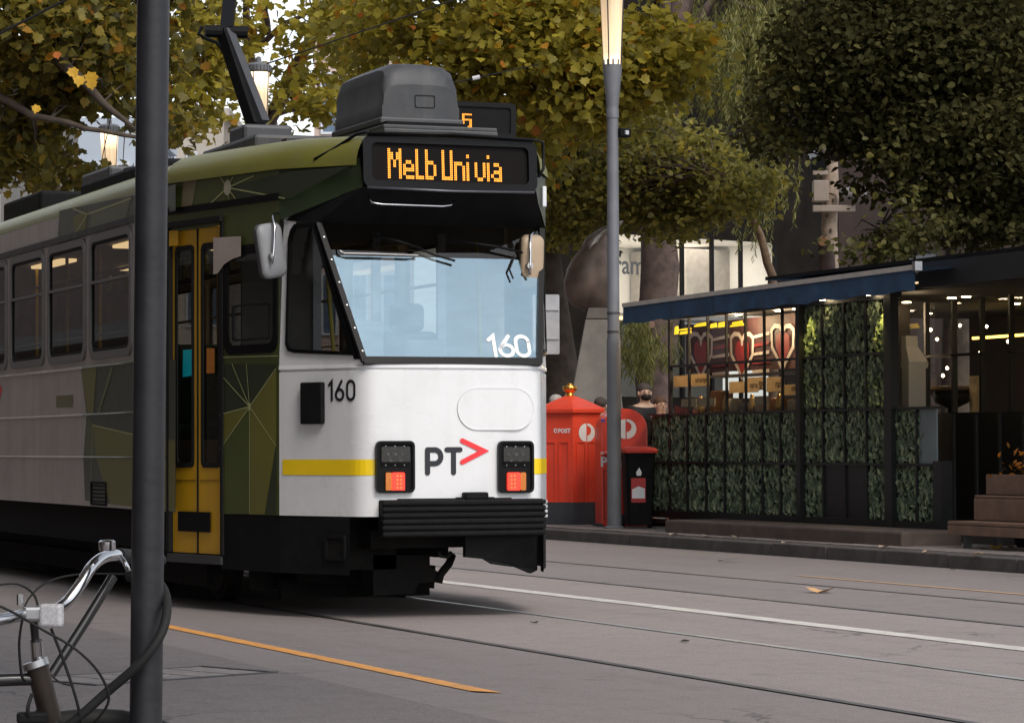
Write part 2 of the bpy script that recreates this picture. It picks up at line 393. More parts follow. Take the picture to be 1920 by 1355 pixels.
def line(x, wd, y0, y1, m, skew=0):
    n = 60; l = []; r = []
    for k in range(n+1):
        y = y0+(y1-y0)*k/n; j = random.uniform(-.004, .004)
        l.append((x-wd/2+j, y+(skew if k in (0, n) else 0), .004)); r.append((x+wd/2+random.uniform(-.004, .004), y, .004))
    return road_part('painted_line', MB().sheet([l, r]), m, False)
pA = at_z(950, 1299); pB = at_z(312, 1178)
line(5.11, .10, pA.y, pB.y+.6, orange_paint, .18)
line(8.94, .17, -40, 150, line_white)
pC = at_z(1500, 1079); line(12.2, .08, pC.y-26, pC.y, mat('worn_yellow_paint', (.50, .32, .19), .7, var=.2, scale=12, grime=.6))
# far footpath with kerb stones
fp = MB(); fp.span((KX+.28, -60, -.05), (75, 220, .13)); fp_o = fp.build('footpath', pave_mat); tag(fp_o, 'bluestone footpath of the far side', None, kind='structure')
y = -6.0
kproto = None
while y < 70:
    L_ = 1.22
    if kproto is None:
        b = MB(); b.box((KX+.14, y+L_/2, .034), (.28, L_-.012, .19), bev=.012); kproto = b.build('kerb_stone', kerb_mat, fp_o); ky = y
    else:
        c = kproto.copy(); col.objects.link(c); c.location = kproto.location + Vector((random.uniform(-.006, .006), y-ky, random.uniform(-.006, .004)))
    y += L_
# joints of paving slabs: individual pavers of the strip behind the kerb that can be told apart
pvm = [mat('paver_%d' % k, c, .8, var=.25, scale=9, bump=.2) for k, c in enumerate([(.215, .185, .172), (.24, .21, .195), (.19, .163, .15)])]
pb = []
for k in range(3):
    b = MB(); b.box((KX+.28+.30, 0, .132), (.592, .892, .02), bev=.004); pb.append(b.build('paver', pvm[k], fp_o)); 
first = [True]*3
yy = 16.0; 
while yy < 40:
    for i in range(3):
        k = random.randrange(3); off = (i*.6, yy+(.45 if i % 2 else 0), random.uniform(-.003, .002))
        if first[k]: o = pb[k]; first[k] = False
        else: o = pb[k].copy(); col.objects.link(o)
        o.location = Vector(off)
    yy += .9
ground = MB(); ground.span((-400, -200, -.4), (400, 700, -.08)); g_o = ground.build('ground', mat('ground_earth', (.09, .085, .08), .9)); tag(g_o, 'grey ground beyond the street', None, kind='structure')
# near footpath the camera stands on, left of frame
nf = MB(); nf.span((-9, -60, -.06), (-2.6, 220, .13)); nf_o = nf.build('footpath', pave_mat); tag(nf_o, 'near footpath along the buildings', None, kind='structure')

# service pit cover let into the near asphalt
q = [at_z(105, 1283, .006), at_z(310, 1284, .006), at_z(455, 1255, .006), at_z(300, 1240, .006)]
print('pit', q)
cx_, cy_ = 2.9, 14.9
# its long side runs across the view
pit = root('pit_cover', (*(q[0]*.25+q[1]*.25+q[2]*.25+q[3]*.25).xy, .004), 'grey concrete service pit cover of slabs let into asphalt behind black pole', 'pit cover')
conc = mat('pit_concrete', (.25, .225, .215), .8, var=.3, scale=9, bump=.3)
A_, B_ = (at_z(110, 1280, 0)), (at_z(450, 1256, 0))
u_ = (B_-A_); Lp = u_.length; u_.normalize(); v_ = Vector((0, 0, 1)).cross(u_).normalized(); Wp = .62
fr0 = MB()
fp_pts = [A_-v_*Wp*.5, B_-v_*Wp*.5, B_+v_*Wp*.5, A_+v_*Wp*.5]
inn = [A_+u_*.03-v_*(Wp*.5-.03), B_-u_*.03-v_*(Wp*.5-.03), B_-u_*.03+v_*(Wp*.5-.03), A_+u_*.03+v_*(Wp*.5-.03)]
fr0.ring([Vector((p.x, p.y, .0)) for p in fp_pts], [Vector((p.x, p.y, .0)) for p in inn], (0, 0, .010)); fr0.build('frame', dark_grey, pit)
ns = 5
for k in range(ns):
    a = .04+(Lp-.08)*k/ns; b = .04+(Lp-.08)*(k+1)/ns-.022
    for h0, h1 in ((-.27, -.01), (.01, .27)):
        s = MB(); pts = [A_+u_*a+v_*h0, A_+u_*b+v_*h0, A_+u_*b+v_*h1, A_+u_*a+v_*h1]
        s.extr([Vector((p.x, p.y, .0)) for p in pts], (0, 0, .009)); s.build('slab', conc, pit)

# ================================================================== THE TRAM
TC, TS = 7.085, 18.75      # lateral centre, street coordinate of its nose
def T(l, s, z): return Vector((TC+l, TS+s, z))
tram = root('tram', (TC, TS, 0), 'white, green and yellow tram number 160 with lit amber destination sign', 'tram')
FW, CW, CS, HWD, TSW = .63, .985, .75, 1.335, 2.35   # nose half width, corner, corner depth, full half width, taper end
LEN = 16.6
# ---- lower nose: front and corner skin
def nose_path(off=0., l0=-CW, n=6):
    pts = []
    cdir = Vector((-(CW-FW), CS)).normalized()           # along the corner going back (left side)
    cn = Vector((-cdir.y, cdir.x)); cn = cn if cn.x < 0 else -cn
    r = .13
    a = Vector((-CW, CS)); f = Vector((-FW, 0))
    pts.append(a); pts.append(f+cdir*(r+.25)); 
    for k in range(n+1):
        t = k/n; p0 = f+cdir*r; p2 = f+Vector((r, 0)); p = p0*(1-t)**2+f*2*t*(1-t)+p2*t*t; pts.append(p)
    for x in (-.3, -.1): pts.append(Vector((x, -.012*(1-(x/.5)**2))))
    full = pts + [Vector((-p.x, p.y)) for p in pts[::-1]]
    if off:
        res = []
        for i, p in enumerate(full):
            t = full[min(i+1, len(full)-1)]-full[max(i-1, 0)]; nn = Vector((t.y, -t.x)).normalized()
            res.append(p+nn*off)
        full = res
    return full
NP = nose_path()
b = MB()
b.sheet([[T(p.x, p.y, z) for p in NP] for z in (.69, .9, 1.2, 1.5, 1.66)])
b.sheet([[T(p.x, p.y, 1.66) for p in NP], [T(p.x, p.y, 1.668) for p in nose_path(-.012)], [T(p.x, p.y, 1.676) for p in nose_path(-.012)]])
b.sheet([[T(p.x, p.y, 1.676) for p in nose_path(-.012)], [T(p.x, p.y, 1.68) for p in nose_path(.004)], [T(p.x, p.y, 1.70) for p in nose_path(.003)], [T(p.x, p.y, 1.735) for p in nose_path(-.012)]])
b.build('front_panel', white_paint, tram, smooth=True, angle=40, recalc=False)
# yellow stripe wrapping the nose, either side of the headlights
def strip_on_nose(name, x0, x1, z0, z1, off, m):
    full = nose_path(off); pts = [p for p in full if x0 < p.x < x1]
    def at(x):
        for i in range(len(full)-1):
            if full[i].x <= x <= full[i+1].x and full[i+1].x > full[i].x:
                t = (x-full[i].x)/(full[i+1].x-full[i].x); return full[i].lerp(full[i+1], t)
    pts = [at(x0)]+pts+[at(x1)]
    return MB().sheet([[T(p.x, p.y, z) for p in pts] for z in (z0, z1)]).build(name, m, tram, recalc=False)
strip_on_nose('yellow_stripe', -CW+.012, -.53, .965, 1.07, .003, stripe_yellow)
strip_on_nose('yellow_stripe', .53, CW-.012, .965, 1.07, .003, stripe_yellow)
FRT = Fr(T(0, -.012, 0), (1, 0, 0))
def f2(px, py): p = at_y(px, py, TS-.006); return (p.x-TC, p.z)
# logo PT>
b = MB(); x0, zb = f2(801, 886); _, zt = f2(801, 843); h = zt-zb
glyphs(b, FRT, 'PT', x0, zb, h, .036, [.90, 1], d=.003); b.build('logo_letters', ink, tram, recalc=False)
b = MB(); stroke(b, FRT, [f2(866, 826), f2(906, 845), f2(866, 866)], .034, .0055); b.build('logo_arrow', red_logo, tram, recalc=False)
# oval hatch: faint raised panel
hx0, hz0 = f2(857, 806); hx1, hz1 = f2(1000, 727); hw, hh = hx1-hx0, hz0-hz1
cxh, czh = (hx0+hx1)/2, (hz0+hz1)/2
o_ = rr(abs(hw), abs(hh), abs(hh)/2-.001, 8); i_ = rr(abs(hw)-.012, abs(hh)-.012, abs(hh)/2-.007, 8)
b = MB(); fr = Fr(FRT.p(cxh, czh, .002), (1, 0, 0)); b.ring(fr.pts(o_), fr.pts(i_), fr.n*.006); b.poly(fr.pts(i_, .0035)); b.build('hatch', white_paint, tram)
# headlight units
def headlight(xa, xb, inner):
    x0, z0 = f2(xa, 924); x1, z1 = f2(xb, 826); w_, h_ = x1-x0, z1-z0
    fr = Fr(FRT.p((x0+x1)/2, (z0+z1)/2, 0), (1, 0, 0))
    b = MB(); b.ring(fr.pts(rr(w_, h_, .035)), fr.pts(rr(w_-.035, h_-.035, .022)), fr.n*.028)
    hl = b.build('headlight_unit', black_gloss, tram, smooth=True, angle=35)
    b = MB(); b.extr(fr.pts(rr(w_-.03, h_-.03, .02), .006), fr.n*.004); b.build('backplate', black_matte, hl)
    # projector lamps: upper row three, lower row two
    for (dx, dz, r) in ((-.052, .095, .021), (0, .098, .026), (.052, .095, .021), (-.034, .052, .020), (.034, .052, .020)):
        b = MB(); c = fr.p(dx, dz, .01)
        ringp = [[fr.p(dx+rad*math.cos(2*PI*k/14), dz+rad*math.sin(2*PI*k/14), dd) for k in range(15)] for rad, dd in ((r, .012), (r*.98, .022), (r*.72, .02), (r*.3, .013), (0.001, .012))]
        b.sheet(ringp); b.build('projector_lamp', mat('lamp_reflector', (.10, .10, .11), .2, 1., var=.4, scale=40), hl, smooth=True)
    b = MB(); b.extr(fr.pts([(a, c_+.075) for a, c_ in rr(w_-.07, .118, .012)], .028), fr.n*.003); b.build('lamp_cover', glass('lamp_cover_glass', (.6, .6, .6), .03, gmax=.1), hl)
    s = inner
    # red block (lit) on the inner side, amber outside
    b = MB(); b.extr(fr.pts([(a+s*.018, c_-.098) for a, c_ in rr(.092, .122, .012)], .010), fr.n*.016); b.build('tail_lamp', red_lens, hl)
    b = MB(); b.extr(fr.pts([(a-s*.050, c_-.098) for a, c_ in rr(.040, .122, .010)], .010), fr.n*.016); b.build('indicator', amber_lens, hl)
    for i in range(2):
        for k in range(4):
            b = MB(); cc = fr.p(s*(.012+.024*i), -.060-.026*k, .0265); b.poly([cc+fr.u*.0085*math.cos(a)+fr.v*.0085*math.sin(a) for a in [j*PI/4 for j in range(8)]]); b.build('led', lamp_red, hl, recalc=False)
    for dx in (-.065, 0, .065):
        for dz in (.138, .012):
            b = MB(); b.lathe((0, 0, 0), [(.004, 0), (.004, .003)], 8); vs = [fr.p(dx+v[0], dz+v[1], .011+v[2]) for v in b.v]; b.v = [tuple(v) for v in vs]; b.build('screw', steel, hl)
    return hl
headlight(703, 775, 1); headlight(932, 998, -1)
# number on the windscreen and corner
CRN = Fr(T(-CW, CS, 0), (CW-FW, -CS, 0))       # left corner plane, u runs forward to the nose
def crn2(px, py, off=0.):
    d = ray(px, py); n = CRN.n; t = (CRN.o-CAM).dot(n)/d.dot(n); q = CAM+d*t-CRN.o; return (q.dot(CRN.u), q.z)
def crp(px, py, off=.003):
    a, z = crn2(px, py); return CRN.p(a, z, off)
a0, z0 = crn2(617, 750); a1, z1 = crn2(662, 714); hh_ = z1-z0
b = MB()
wsc = (a1-a0)/(1.75*hh_)
fr = Fr(CRN.o, CRN.u)
class FrS(Fr):
    pass
fs_ = Fr(CRN.p(a0, z0, 0), CRN.u)
x = 0
for ch, adv in (('1', .42*wsc*1.2), ('6', .70*wsc*1.2), ('0', 0)):
    for k, st in enumerate(GLY[ch]): stroke(b, fs_, [((x+p_*wsc*1.05)*hh_, q_*hh_) for p_, q_ in st], .021, .004+.0006*k)
    x += adv
b.build('fleet_number', ink, tram, recalc=False)
# black intake box on the corner
b = MB(); pA, pB = crn2(570, 795), crn2(610, 716)
cu_, cz_ = (pA[0]+pB[0])/2, (pA[1]+pB[1])/2; wu, wz_ = abs(pB[0]-pA[0]), abs(pB[1]-pA[1])
M3 = Matrix((CRN.u, CRN.n, Vector((0, 0, 1)))).transposed()
b.box(CRN.p(cu_, cz_, .02), (wu, .04, wz_), M=M3, bev=.01)
for dz in (-.08, .08): b.box(CRN.p(cu_-wu/2-.006, cz_+dz, .01), (.02, .02, .02), M=M3)
b.build('intake_box', black_matte, tram)

# ---- cab glazing
WSB, WST = 1.735, 2.66     # windscreen bottom and top height
def ws_s(z): return .42*(z-1.70)/(2.68-1.70)
def ws_l(z): return FW+.01+ws_s(z)*(CW-FW)/CS-.012
ws_u = Vector((1, 0, 0)); ws_v = Vector((0, .42, .98)).normalized()
WSF = Fr(T(0, ws_s(1.735), 1.735), ws_u, ws_v)       # normal points out and up
ZD = 2.44                                             # above this the glass carries the painted dark reflection
def wq(l, z, d=0): return T(l, ws_s(z), z)+WSF.n*d
b = MB(); b.poly([wq(-ws_l(WSB)+.02, WSB, 0), wq(ws_l(WSB)-.02, WSB, 0), wq(ws_l(2.62)-.02, 2.62, 0), wq(ws_l(2.62)-.12, 2.62, 0), wq(ws_l(ZD)-.16, ZD, 0), wq(-ws_l(ZD)+.02, ZD, 0)]); b.build('windscreen', screen_glass, tram, recalc=False)
b = MB(); b.poly([wq(-ws_l(ZD)+.02, ZD, .0), wq(ws_l(ZD)-.16, ZD, 0), wq(ws_l(2.62)-.12, 2.62, 0), wq(ws_l(2.62)-.02, 2.62), wq(ws_l(WST)-.02, WST, 0), wq(-ws_l(WST)+.02, WST, 0)]); b.build('dark_reflection_band', glass('dark_reflection_glass', (.16, .15, .13), .035), tram, recalc=False)  # dark reflection across the upper windscreen, put into the glass tint
# rubber surround: bottom sill and the two pillars
b = MB()
for sg in (-1, 1):
    b.beam(wq(sg*(ws_l(WSB)-.008), WSB-.02, .004), wq(sg*(ws_l(WST)-.008), WST, .004), .038, .03, up=WSF.n)
b.beam(wq(-ws_l(WSB), WSB-.012, .004), wq(ws_l(WSB), WSB-.012, .004), .05, .034, up=WSF.n)
b.build('windscreen_frame', black_gloss, tram)
for k in range(6):
    z = 1.78+k*.155; bb = MB(); c = wq(-(ws_l(z)-.006), z, .021); bb.tube([c, c+WSF.n*.006], .006, 8); bb.build('screw', steel, tram)
# fleet number on the glass
b = MB(); 
def ws2(px, py):
    d = ray(px, py); t = (WSF.o-CAM).dot(WSF.n)/d.dot(WSF.n); q = CAM+d*t-WSF.o; return (q.dot(WSF.u), q.dot(WSF.v))
a0, b0 = ws2(919, 667); a1, b1 = ws2(990, 631); h_ = b1-b0; fs_ = Fr(WSF.p(a0, b0), WSF.u, WSF.v)
x = 0; k1 = (a1-a0)/(1.62*h_)
for ch, adv in (('1', .40), ('6', .68), ('0', 0)):
    for k, st in enumerate(GLY[ch]): stroke(b, fs_, [((x+p_)*h_*k1, q_*h_) for p_, q_ in st], .026, .004+.0006*k)
    x += adv
b.build('fleet_number', mat('white_lettering', (.85, .87, .88), .5, var=.03), tram, recalc=False)
# corner windows and white cheeks, both sides
def corner(sg):
    F_ = CRN if sg < 0 else Fr(T(CW, CS, 0), (-(CW-FW), -CS, 0))
    U = math.hypot(CW-FW, CS)
    def P_(u, z, d=0):
        p = CRN.p(u, z, d)
        # slight inward lean towards the top
        k = max(0, (z-1.70))*.035; p = p+Vector((k, 0, 0))*(1-u/U)
        return p if sg < 0 else Vector((2*TC-p.x, p.y, p.z))
    def uw(z): return U*(1-ws_s(z)/CS)     # u where the windscreen plane cuts the corner plane
    zb, zt = 1.80, 2.66
    outer = [(0, 1.70), (uw(1.72), 1.70), (uw(1.735)-.0, 1.735), (uw(2.70)-.0, 2.70), (0, 2.70)]
    inner = [(.075, 1.86), (.10, 1.815), (.16, 1.80), (uw(1.80)-.055, 1.77), (uw(2.66)-.05, 2.66), (.13, 2.66), (.09, 2.62), (.072, 2.56)]
    # cheek: lower strip + rear strip + top
    b = MB()
    b.poly([P_(0, 1.70), P_(uw(1.70), 1.70), P_(uw(1.77)-.04, 1.77), P_(.16, 1.80), P_(.10, 1.815), P_(.075, 1.86), P_(0, 1.86)])
    b.poly([P_(0, 1.86), P_(.075, 1.86), P_(.072, 2.56), P_(.09, 2.62), P_(.13, 2.66), P_(.13, 2.72), P_(0, 2.72)])
    b.build('cheek_panel', white_paint, tram, recalc=False)
    n = len(inner); cc = (sum(p[0] for p in inner)/n, sum(p[1] for p in inner)/n)
    sh = [(cc[0]+(p[0]-cc[0])*.93, cc[1]+(p[1]-cc[1])*.96) for p in inner]
    bg_ = [(cc[0]+(p[0]-cc[0])*1.045, cc[1]+(p[1]-cc[1])*1.02) for p in inner]
    b = MB()
    o3 = [P_(u, z, .004) for u, z in bg_]; i3 = [P_(u, z, .004) for u, z in sh]
    b.ring(o3, i3, (F_.n if sg < 0 else Vector((-CRN.n.x, CRN.n.y, 0)))*.012)
    w_ = b.build('corner_window', black_gloss, tram)
    b = MB(); b.poly([P_(u, z, .002) for u, z in inner]); b.build('pane', glass('corner_glass', (.30, .30, .30), .045), w_, recalc=False)
    # pillar between windscreen and corner window
    b = MB(); b.poly([P_(uw(1.735)-.075, 1.735, .006), P_(uw(1.735), 1.735, .006), P_(uw(2.68), 2.68, .006), P_(uw(2.68)-.075, 2.68, .006)]); b.build('pillar', black_gloss, tram, recalc=False)
    return P_, uw
PL, uwf = corner(-1); PR, _ = corner(1)
# ---- black cowl and destination sign
S1, S2 = (FW-.01, .03, 2.885), (FW-.02, .05, 3.225)
b = MB()
for sg in (-1, 1):
    Bp = T(sg*ws_l(2.68), ws_s(2.68), 2.66); A_ = (PL if sg < 0 else PR)(0.03, 2.70, .004); s1 = T(sg*S1[0], S1[1], S1[2])
    e1 = (PL if sg < 0 else PR)(.12, 2.755, .006)
    b.poly([A_, Bp, s1] if sg < 0 else [A_, s1, Bp]); b.poly([A_, s1, e1])
b.poly([T(-ws_l(2.68), ws_s(2.68), 2.66), T(ws_l(2.68), ws_s(2.68), 2.66), T(S1[0], S1[1], S1[2]), T(-S1[0], S1[1], S1[2])])
b.build('cowl', black_matte, tram, recalc=False)
SF = Fr(T(0, .04, (S1[2]+S2[2])/2), (1, 0, 0), Vector((0, S2[1]-S1[1], S2[2]-S1[2])))
sw, sh_ = 1.25, .355
b = MB(); b.ring(SF.pts(rr(sw, sh_, .06), -.02), SF.pts(rr(sw-.12, sh_-.10, .04), -.02), SF.n*.035)
sign = b.build('destination_sign', black_gloss, tram, smooth=True, angle=35)
b = MB(); b.poly(SF.pts(rr(sw-.10, sh_-.08, .04), -.012)); b.build('sign_glass_back', mat('sign_back', (.005, .003, .003), .5, var=.2, spec=.1), sign, recalc=False)
b = MB(); b.extr(SF.pts(rr(sw-.005, sh_-.005, .06), -.35), SF.n*.33); b.build('sign_box', black_matte, sign)
b = MB(); b.tube([SF.p(-.60, -.178, .012), SF.p(0, -.188, .020), SF.p(.60, -.178, .012)], .009, 8); b.build('sign_sill', mat('sill_metal', (.12, .12, .14), .3, .6), sign, smooth=True)
FONT = {'M': ['10001', '11011', '11011', '10101', '10101', '10001', '10001', '10001'],
 'e': ['0000', '0000', '0000', '0110', '1001', '1111', '1000', '0111'], 'l': ['100', '100', '100', '100', '100', '100', '100', '111'],
 'b': ['1000', '1000', '1000', '1110', '1001', '1001', '1001', '1110'], 'U': ['1001']*7+['1111'],
 'n': ['0000', '0000', '0000', '1110', '1001', '1001', '1001', '1001'], 'i': ['0', '1', '0', '1', '1', '1', '1', '1'],
 'v': ['0000', '0000', '0000', '1001', '1001', '1001', '1001', '0110'], 'a': ['0000', '0000', '0000', '0110', '0001', '0111', '1001', '0111'],
 '1': ['010', '110', '010', '010', '010', '010', '010', '111'], '6': ['1111', '1000', '1000', '1111', '1001', '1001', '1001', '1111']}
def led_text(name, fr, body, wd, ht, parent, d, gaps=1, dot=.40):
    cols = []
    for ch in body:
        if ch == ' ': cols += [[0]*16]*3; continue
        g = FONT[ch]
        for c in range(len(g[0])):
            cc = [int(g[r][c]) for r in range(8) for _ in (0, 1)]; cols += [cc, cc]
        cols += [[0]*16]*gaps
    n = len(cols)-gaps; px_ = wd/n; py_ = ht/16; b = MB()
    for i in range(n):
        for r in range(16):
            if cols[i][r]:
                x = -wd/2+px_*(i+.5); y_ = ht/2-py_*(r+.5); s_ = dot
                b.poly([fr.p(x+px_*s_*ca, y_+py_*s_*sa, d) for ca, sa in ((1, .4), (.4, 1), (-.4, 1), (-1, .4), (-1, -.4), (-.4, -1), (.4, -1), (1, -.4))])
    o = b.build(name, led_amber, parent, recalc=False); o['kind'] = 'stuff'; return o
led_text('led_lettering', Fr(SF.p(-.035, -.008), SF.u, SF.v), 'Melb Uni via', .82, .205, sign, -.008)
# chrome grab handle under the sign
def at_pl(px, py, o, n):
    d = ray(px, py); t = (o-CAM).dot(n)/d.dot(n); return CAM+d*t
cow_o = T(0, .18, 2.80); 
hb = [at_y(690, 366, TS+.08), at_y(697, 380, TS+.03), at_y(715, 383, TS+.02), at_y(830, 387, TS+.02), at_y(845, 385, TS+.03), at_y(853, 376, TS+.08)]
b = MB(); b.tube(hb, .0065, 8); b.build('grab_handle', chrome, tram, smooth=True)

# ---- side walls
def taper_fr(sg):
    return Fr(T(-HWD, TSW, 0), (HWD-CW, -(TSW-CS), 0)) if sg < 0 else Fr(T(CW, CS, 0), (HWD-CW, TSW-CS, 0))
TF = taper_fr(-1); TL = math.hypot(HWD-CW, TSW-CS)     # u=0 at full width, u=TL at cab corner
def tp2(px, py):
    d = ray(px, py); t = (TF.o-CAM).dot(TF.n)/d.dot(TF.n); q = CAM+d*t-TF.o; return (q.dot(TF.u), q.z)
def tpp(px, py, off=.004): a, z = tp2(px, py); return TF.p(a, z, off)
SDF = Fr(T(-HWD, TSW, 0), (0, -1, 0))                  # main side, u = TSW - s  (negative going back)
def sd2(px, py): p = at_x(px, py, TC-HWD); return (TS+TSW-p.y, p.z)
def wall(fr, u0, u1, z0, z1, holes):
    us = sorted({u0, u1} | {h[0] for h in holes} | {h[1] for h in holes}); zs = sorted({z0, z1} | {h[2] for h in holes} | {h[3] for h in holes})
    b = MB()
    for i in range(len(us)-1):
        for k in range(len(zs)-1):
            cu, cz = (us[i]+us[i+1])/2, (zs[k]+zs[k+1])/2
            if any(h[0] < cu < h[1] and h[2] < cz < h[3] for h in holes): continue
            b.poly([fr.p(us[i], zs[k]), fr.p(us[i+1], zs[k]), fr.p(us[i+1], zs[k+1]), fr.p(us[i], zs[k+1])])
    return b
DZ0, DZ1 = .40, 2.72
du0, du1 = .03, .84
REAR = -(LEN-2*TSW)
wins = []      # (u centre) of side windows on the main side
u = -(3.32-TSW+.675)
while u-.7 > REAR+1.0: wins.append(u); u -= 1.468
WW, WZ0, WZ1 = 1.24, 1.90, 2.80
side_doors = []
for sg in (-1, 1):
    tf = taper_fr(sg)
    if sg < 0:
        wall(tf, 0, TL, .69, 3.08, [(du0, du1, .69, DZ1), (.90, TL-.045, 1.84, 2.52)]).build('cab_side_wall', mid_green, tram, recalc=False)
        sf = SDF; u0_, u1_ = REAR, 0
    else:
        wall(tf, 0, TL, .69, 3.08, [(.05, TL-.9, 1.84, 2.52)]).build('cab_side_wall', mid_green, tram, recalc=False)
        sf = Fr(T(HWD, TSW, 0), (0, 1, 0)); u0_, u1_ = 0, -REAR
    hs = [((c if sg < 0 else -c)-WW/2, (c if sg < 0 else -c)+WW/2, WZ0, WZ1) for c in wins]
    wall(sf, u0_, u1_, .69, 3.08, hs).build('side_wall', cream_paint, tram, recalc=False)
    # rear taper and tail
    b = MB(); 
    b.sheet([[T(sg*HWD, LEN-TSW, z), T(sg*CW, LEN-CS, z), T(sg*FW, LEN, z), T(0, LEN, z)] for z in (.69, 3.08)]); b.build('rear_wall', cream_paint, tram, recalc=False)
# side windows
def side_window(sf, uc, name='window'):
    fr = Fr(sf.p(uc, (WZ0+WZ1)/2, 0), sf.u); H = WZ1-WZ0
    b = MB(); b.ring(fr.pts(rr(WW+.09, H+.09, .11, 5), -.004), fr.pts(rr(WW-.04, H-.03, .075, 5), -.004), fr.n*.022)
    w_ = b.build(name, alu, tram, smooth=True, angle=35)
    b = MB(); b.ring(fr.pts(rr(WW-.035, H-.025, .075, 5), -.01), fr.pts(rr(WW-.085, H-.075, .06, 5), -.01), fr.n*.02); b.build('gasket', black_rubber, w_)
    b = MB(); b.poly(fr.pts(rr(WW-.03, H-.02, .07, 5), .001)); b.build('pane', side_glass, w_, recalc=False)
    b = MB(); b.beam(fr.p(-WW/2+.02, .115, .008), fr.p(WW/2-.02, .115, .008), .022, .035, up=fr.n); b.build('transom', alu, w_)
    b = MB(); b.tube([fr.p(-WW/2+.03, -.30, -.03), fr.p(WW/2-.03, -.30, -.03)], .009, 6); b.build('guard_rail', steel, w_)
    return w_
p0 = side_window(SDF, wins[0])
for c in wins[1:]: copy_part(p0, (0, -(c-wins[0]), 0))
sfr = Fr(T(HWD, TSW, 0), (0, 1, 0)); p1 = side_window(sfr, -wins[0])
for c in wins[1:]: copy_part(p1, (0, -(c-wins[0]), 0))
# beads (pressed ribs), sill line, gutter along the left side; gutters on both
def run(name, pts, r, m, n=6): b = MB(); b.tube(pts, r, n); return b.build(name, m, tram, smooth=True)
bead_m = mat('pressed_bead', (.50, .48, .45), .3, var=.1, coat=.3)
for z, r in ((1.80, .012), (1.42, .009), (1.08, .009)):
    run('bead', [SDF.p(REAR, z, .002), SDF.p(-2.55, z, .002)], r, bead_m)
    run('bead', [SDF.p(-2.55, z, .003), SDF.p(-.0, z, .003)], r, mid_green)
for sg in (-1, 1):
    b = MB(); b.beam(T(sg*(HWD+.006), TSW, 2.885), T(sg*(HWD+.006), LEN-TSW, 2.885), .022, .05); b.build('gutter', black_gloss, tram)
    tf = taper_fr(sg); a_, e_ = tf.p(0, 2.865, .007), tf.p(TL, 2.865, .007); b = MB(); b.beam(a_, e_, .022, .045); b.build('gutter', black_gloss, tram)
    # black skirt under the body
    sg_ = -1 if sg < 0 else 1
    b = MB(); pl = [T(sg*HWD, TSW, 0), T(sg*CW, CS, 0)]
    b.sheet([[Vector((sgp.x, sgp.y, z)) for sgp in ([T(sg*(HWD-.008) if sg > 0 else -1.163, TSW if sg > 0 else 1.56, 0), T(sg*(CW-.006), CS, 0), T(sg*(FW+.06), .13, 0)])] for z in (.69, .30)])
    b.build('cab_skirt', black_matte, tram, recalc=False)
    b = MB(); b.sheet([[T(sg*(HWD-.05), s_, z) for s_ in (TSW, LEN-TSW)] for z in (.69, .40)]); b.build('side_skirt', under_dark, tram, recalc=False)
# square recess in the left skirt
a_ = TF
fr = Fr(crp(630, 1026, .004) , CRN.u)
b = MB(); b.ring(fr.pts(rr(.20, .17, .02)), fr.pts(rr(.155, .125, .015)), fr.n*.012); k_ = b.build('skirt_recess', black_matte, tram)
b = MB(); b.poly(fr.pts(rr(.16, .13, .015), .002)); b.build('recess_plate', under_dark, k_, recalc=False)
# ---- door, two folding leaves
def door_leaf(ua, ub):
    wd = ub-ua; fr = Fr(TF.p((ua+ub)/2, (DZ0+DZ1)/2, -.02), TF.u); H = DZ1-DZ0
    gz0, gz1 = 1.02, 2.60; gh = gz1-gz0; gc = (gz0+gz1)/2-(DZ0+DZ1)/2; gw = wd-.12
    b = MB()
    o_ = rr(wd-.012, H, .004, 5); 
    # frame = bottom panel + stiles + head
    hol = [(-gw/2, gw/2, gc-gh/2, gc+gh/2)]
    us = [-wd/2+.006, -gw/2, gw/2, wd/2-.006]; zs = [-H/2, gc-gh/2, gc+gh/2, H/2]
    for i in range(3):
        for k in range(3):
            if i == 1 and k == 1: continue
            b.poly([fr.p(us[i], zs[k], 0), fr.p(us[i+1], zs[k], 0), fr.p(us[i+1], zs[k+1], 0), fr.p(us[i], zs[k+1], 0)])
    d_ = b.build('door_leaf', yellow_paint, tram, recalc=False)
    g = Fr(fr.p(0, gc), fr.u)
    b = MB(); b.ring(g.pts(rr(gw+.02, gh+.02, .05, 5), -.002), g.pts(rr(gw-.05, gh-.05, .035, 5), -.002), g.n*.010); b.build('gasket', black_rubber, d_)
    b = MB(); b.poly(g.pts(rr(gw, gh, .05, 5), -.006)); b.build('pane', side_glass, d_, recalc=False)
    b = MB(); b.beam(fr.p(-wd/2+.03, -.42-.22, .002), fr.p(wd/2-.03, -.42-.22, .002), .006, .006); b.build('seam', mat('door_seam', (.30, .17, .01), .5), d_)
    return d_, fr
um = (du0+du1)/2
dl, df = door_leaf(du0+.012, um-.004); dr, df2 = door_leaf(um+.004, du1-.012)
b = MB(); b.beam(TF.p(du0-.0, DZ0, -.01), TF.p(du0-.0, DZ1+.03, -.01), .04, .05, up=TF.n); b.beam(TF.p(du1, DZ0, -.01), TF.p(du1, DZ1+.03, -.01), .035, .05, up=TF.n); b.beam(TF.p(um, DZ0, -.022), TF.p(um, DZ1, -.022), .012, .02, up=TF.n); b.beam(TF.p(du0-.02, DZ1+.045, 0), TF.p(du1+.02, DZ1+.045, 0), .04, .07, up=TF.n)
b.build('door_surround', black_rubber, tram)
pa, pb_ = tp2(333, 995), tp2(392, 960)
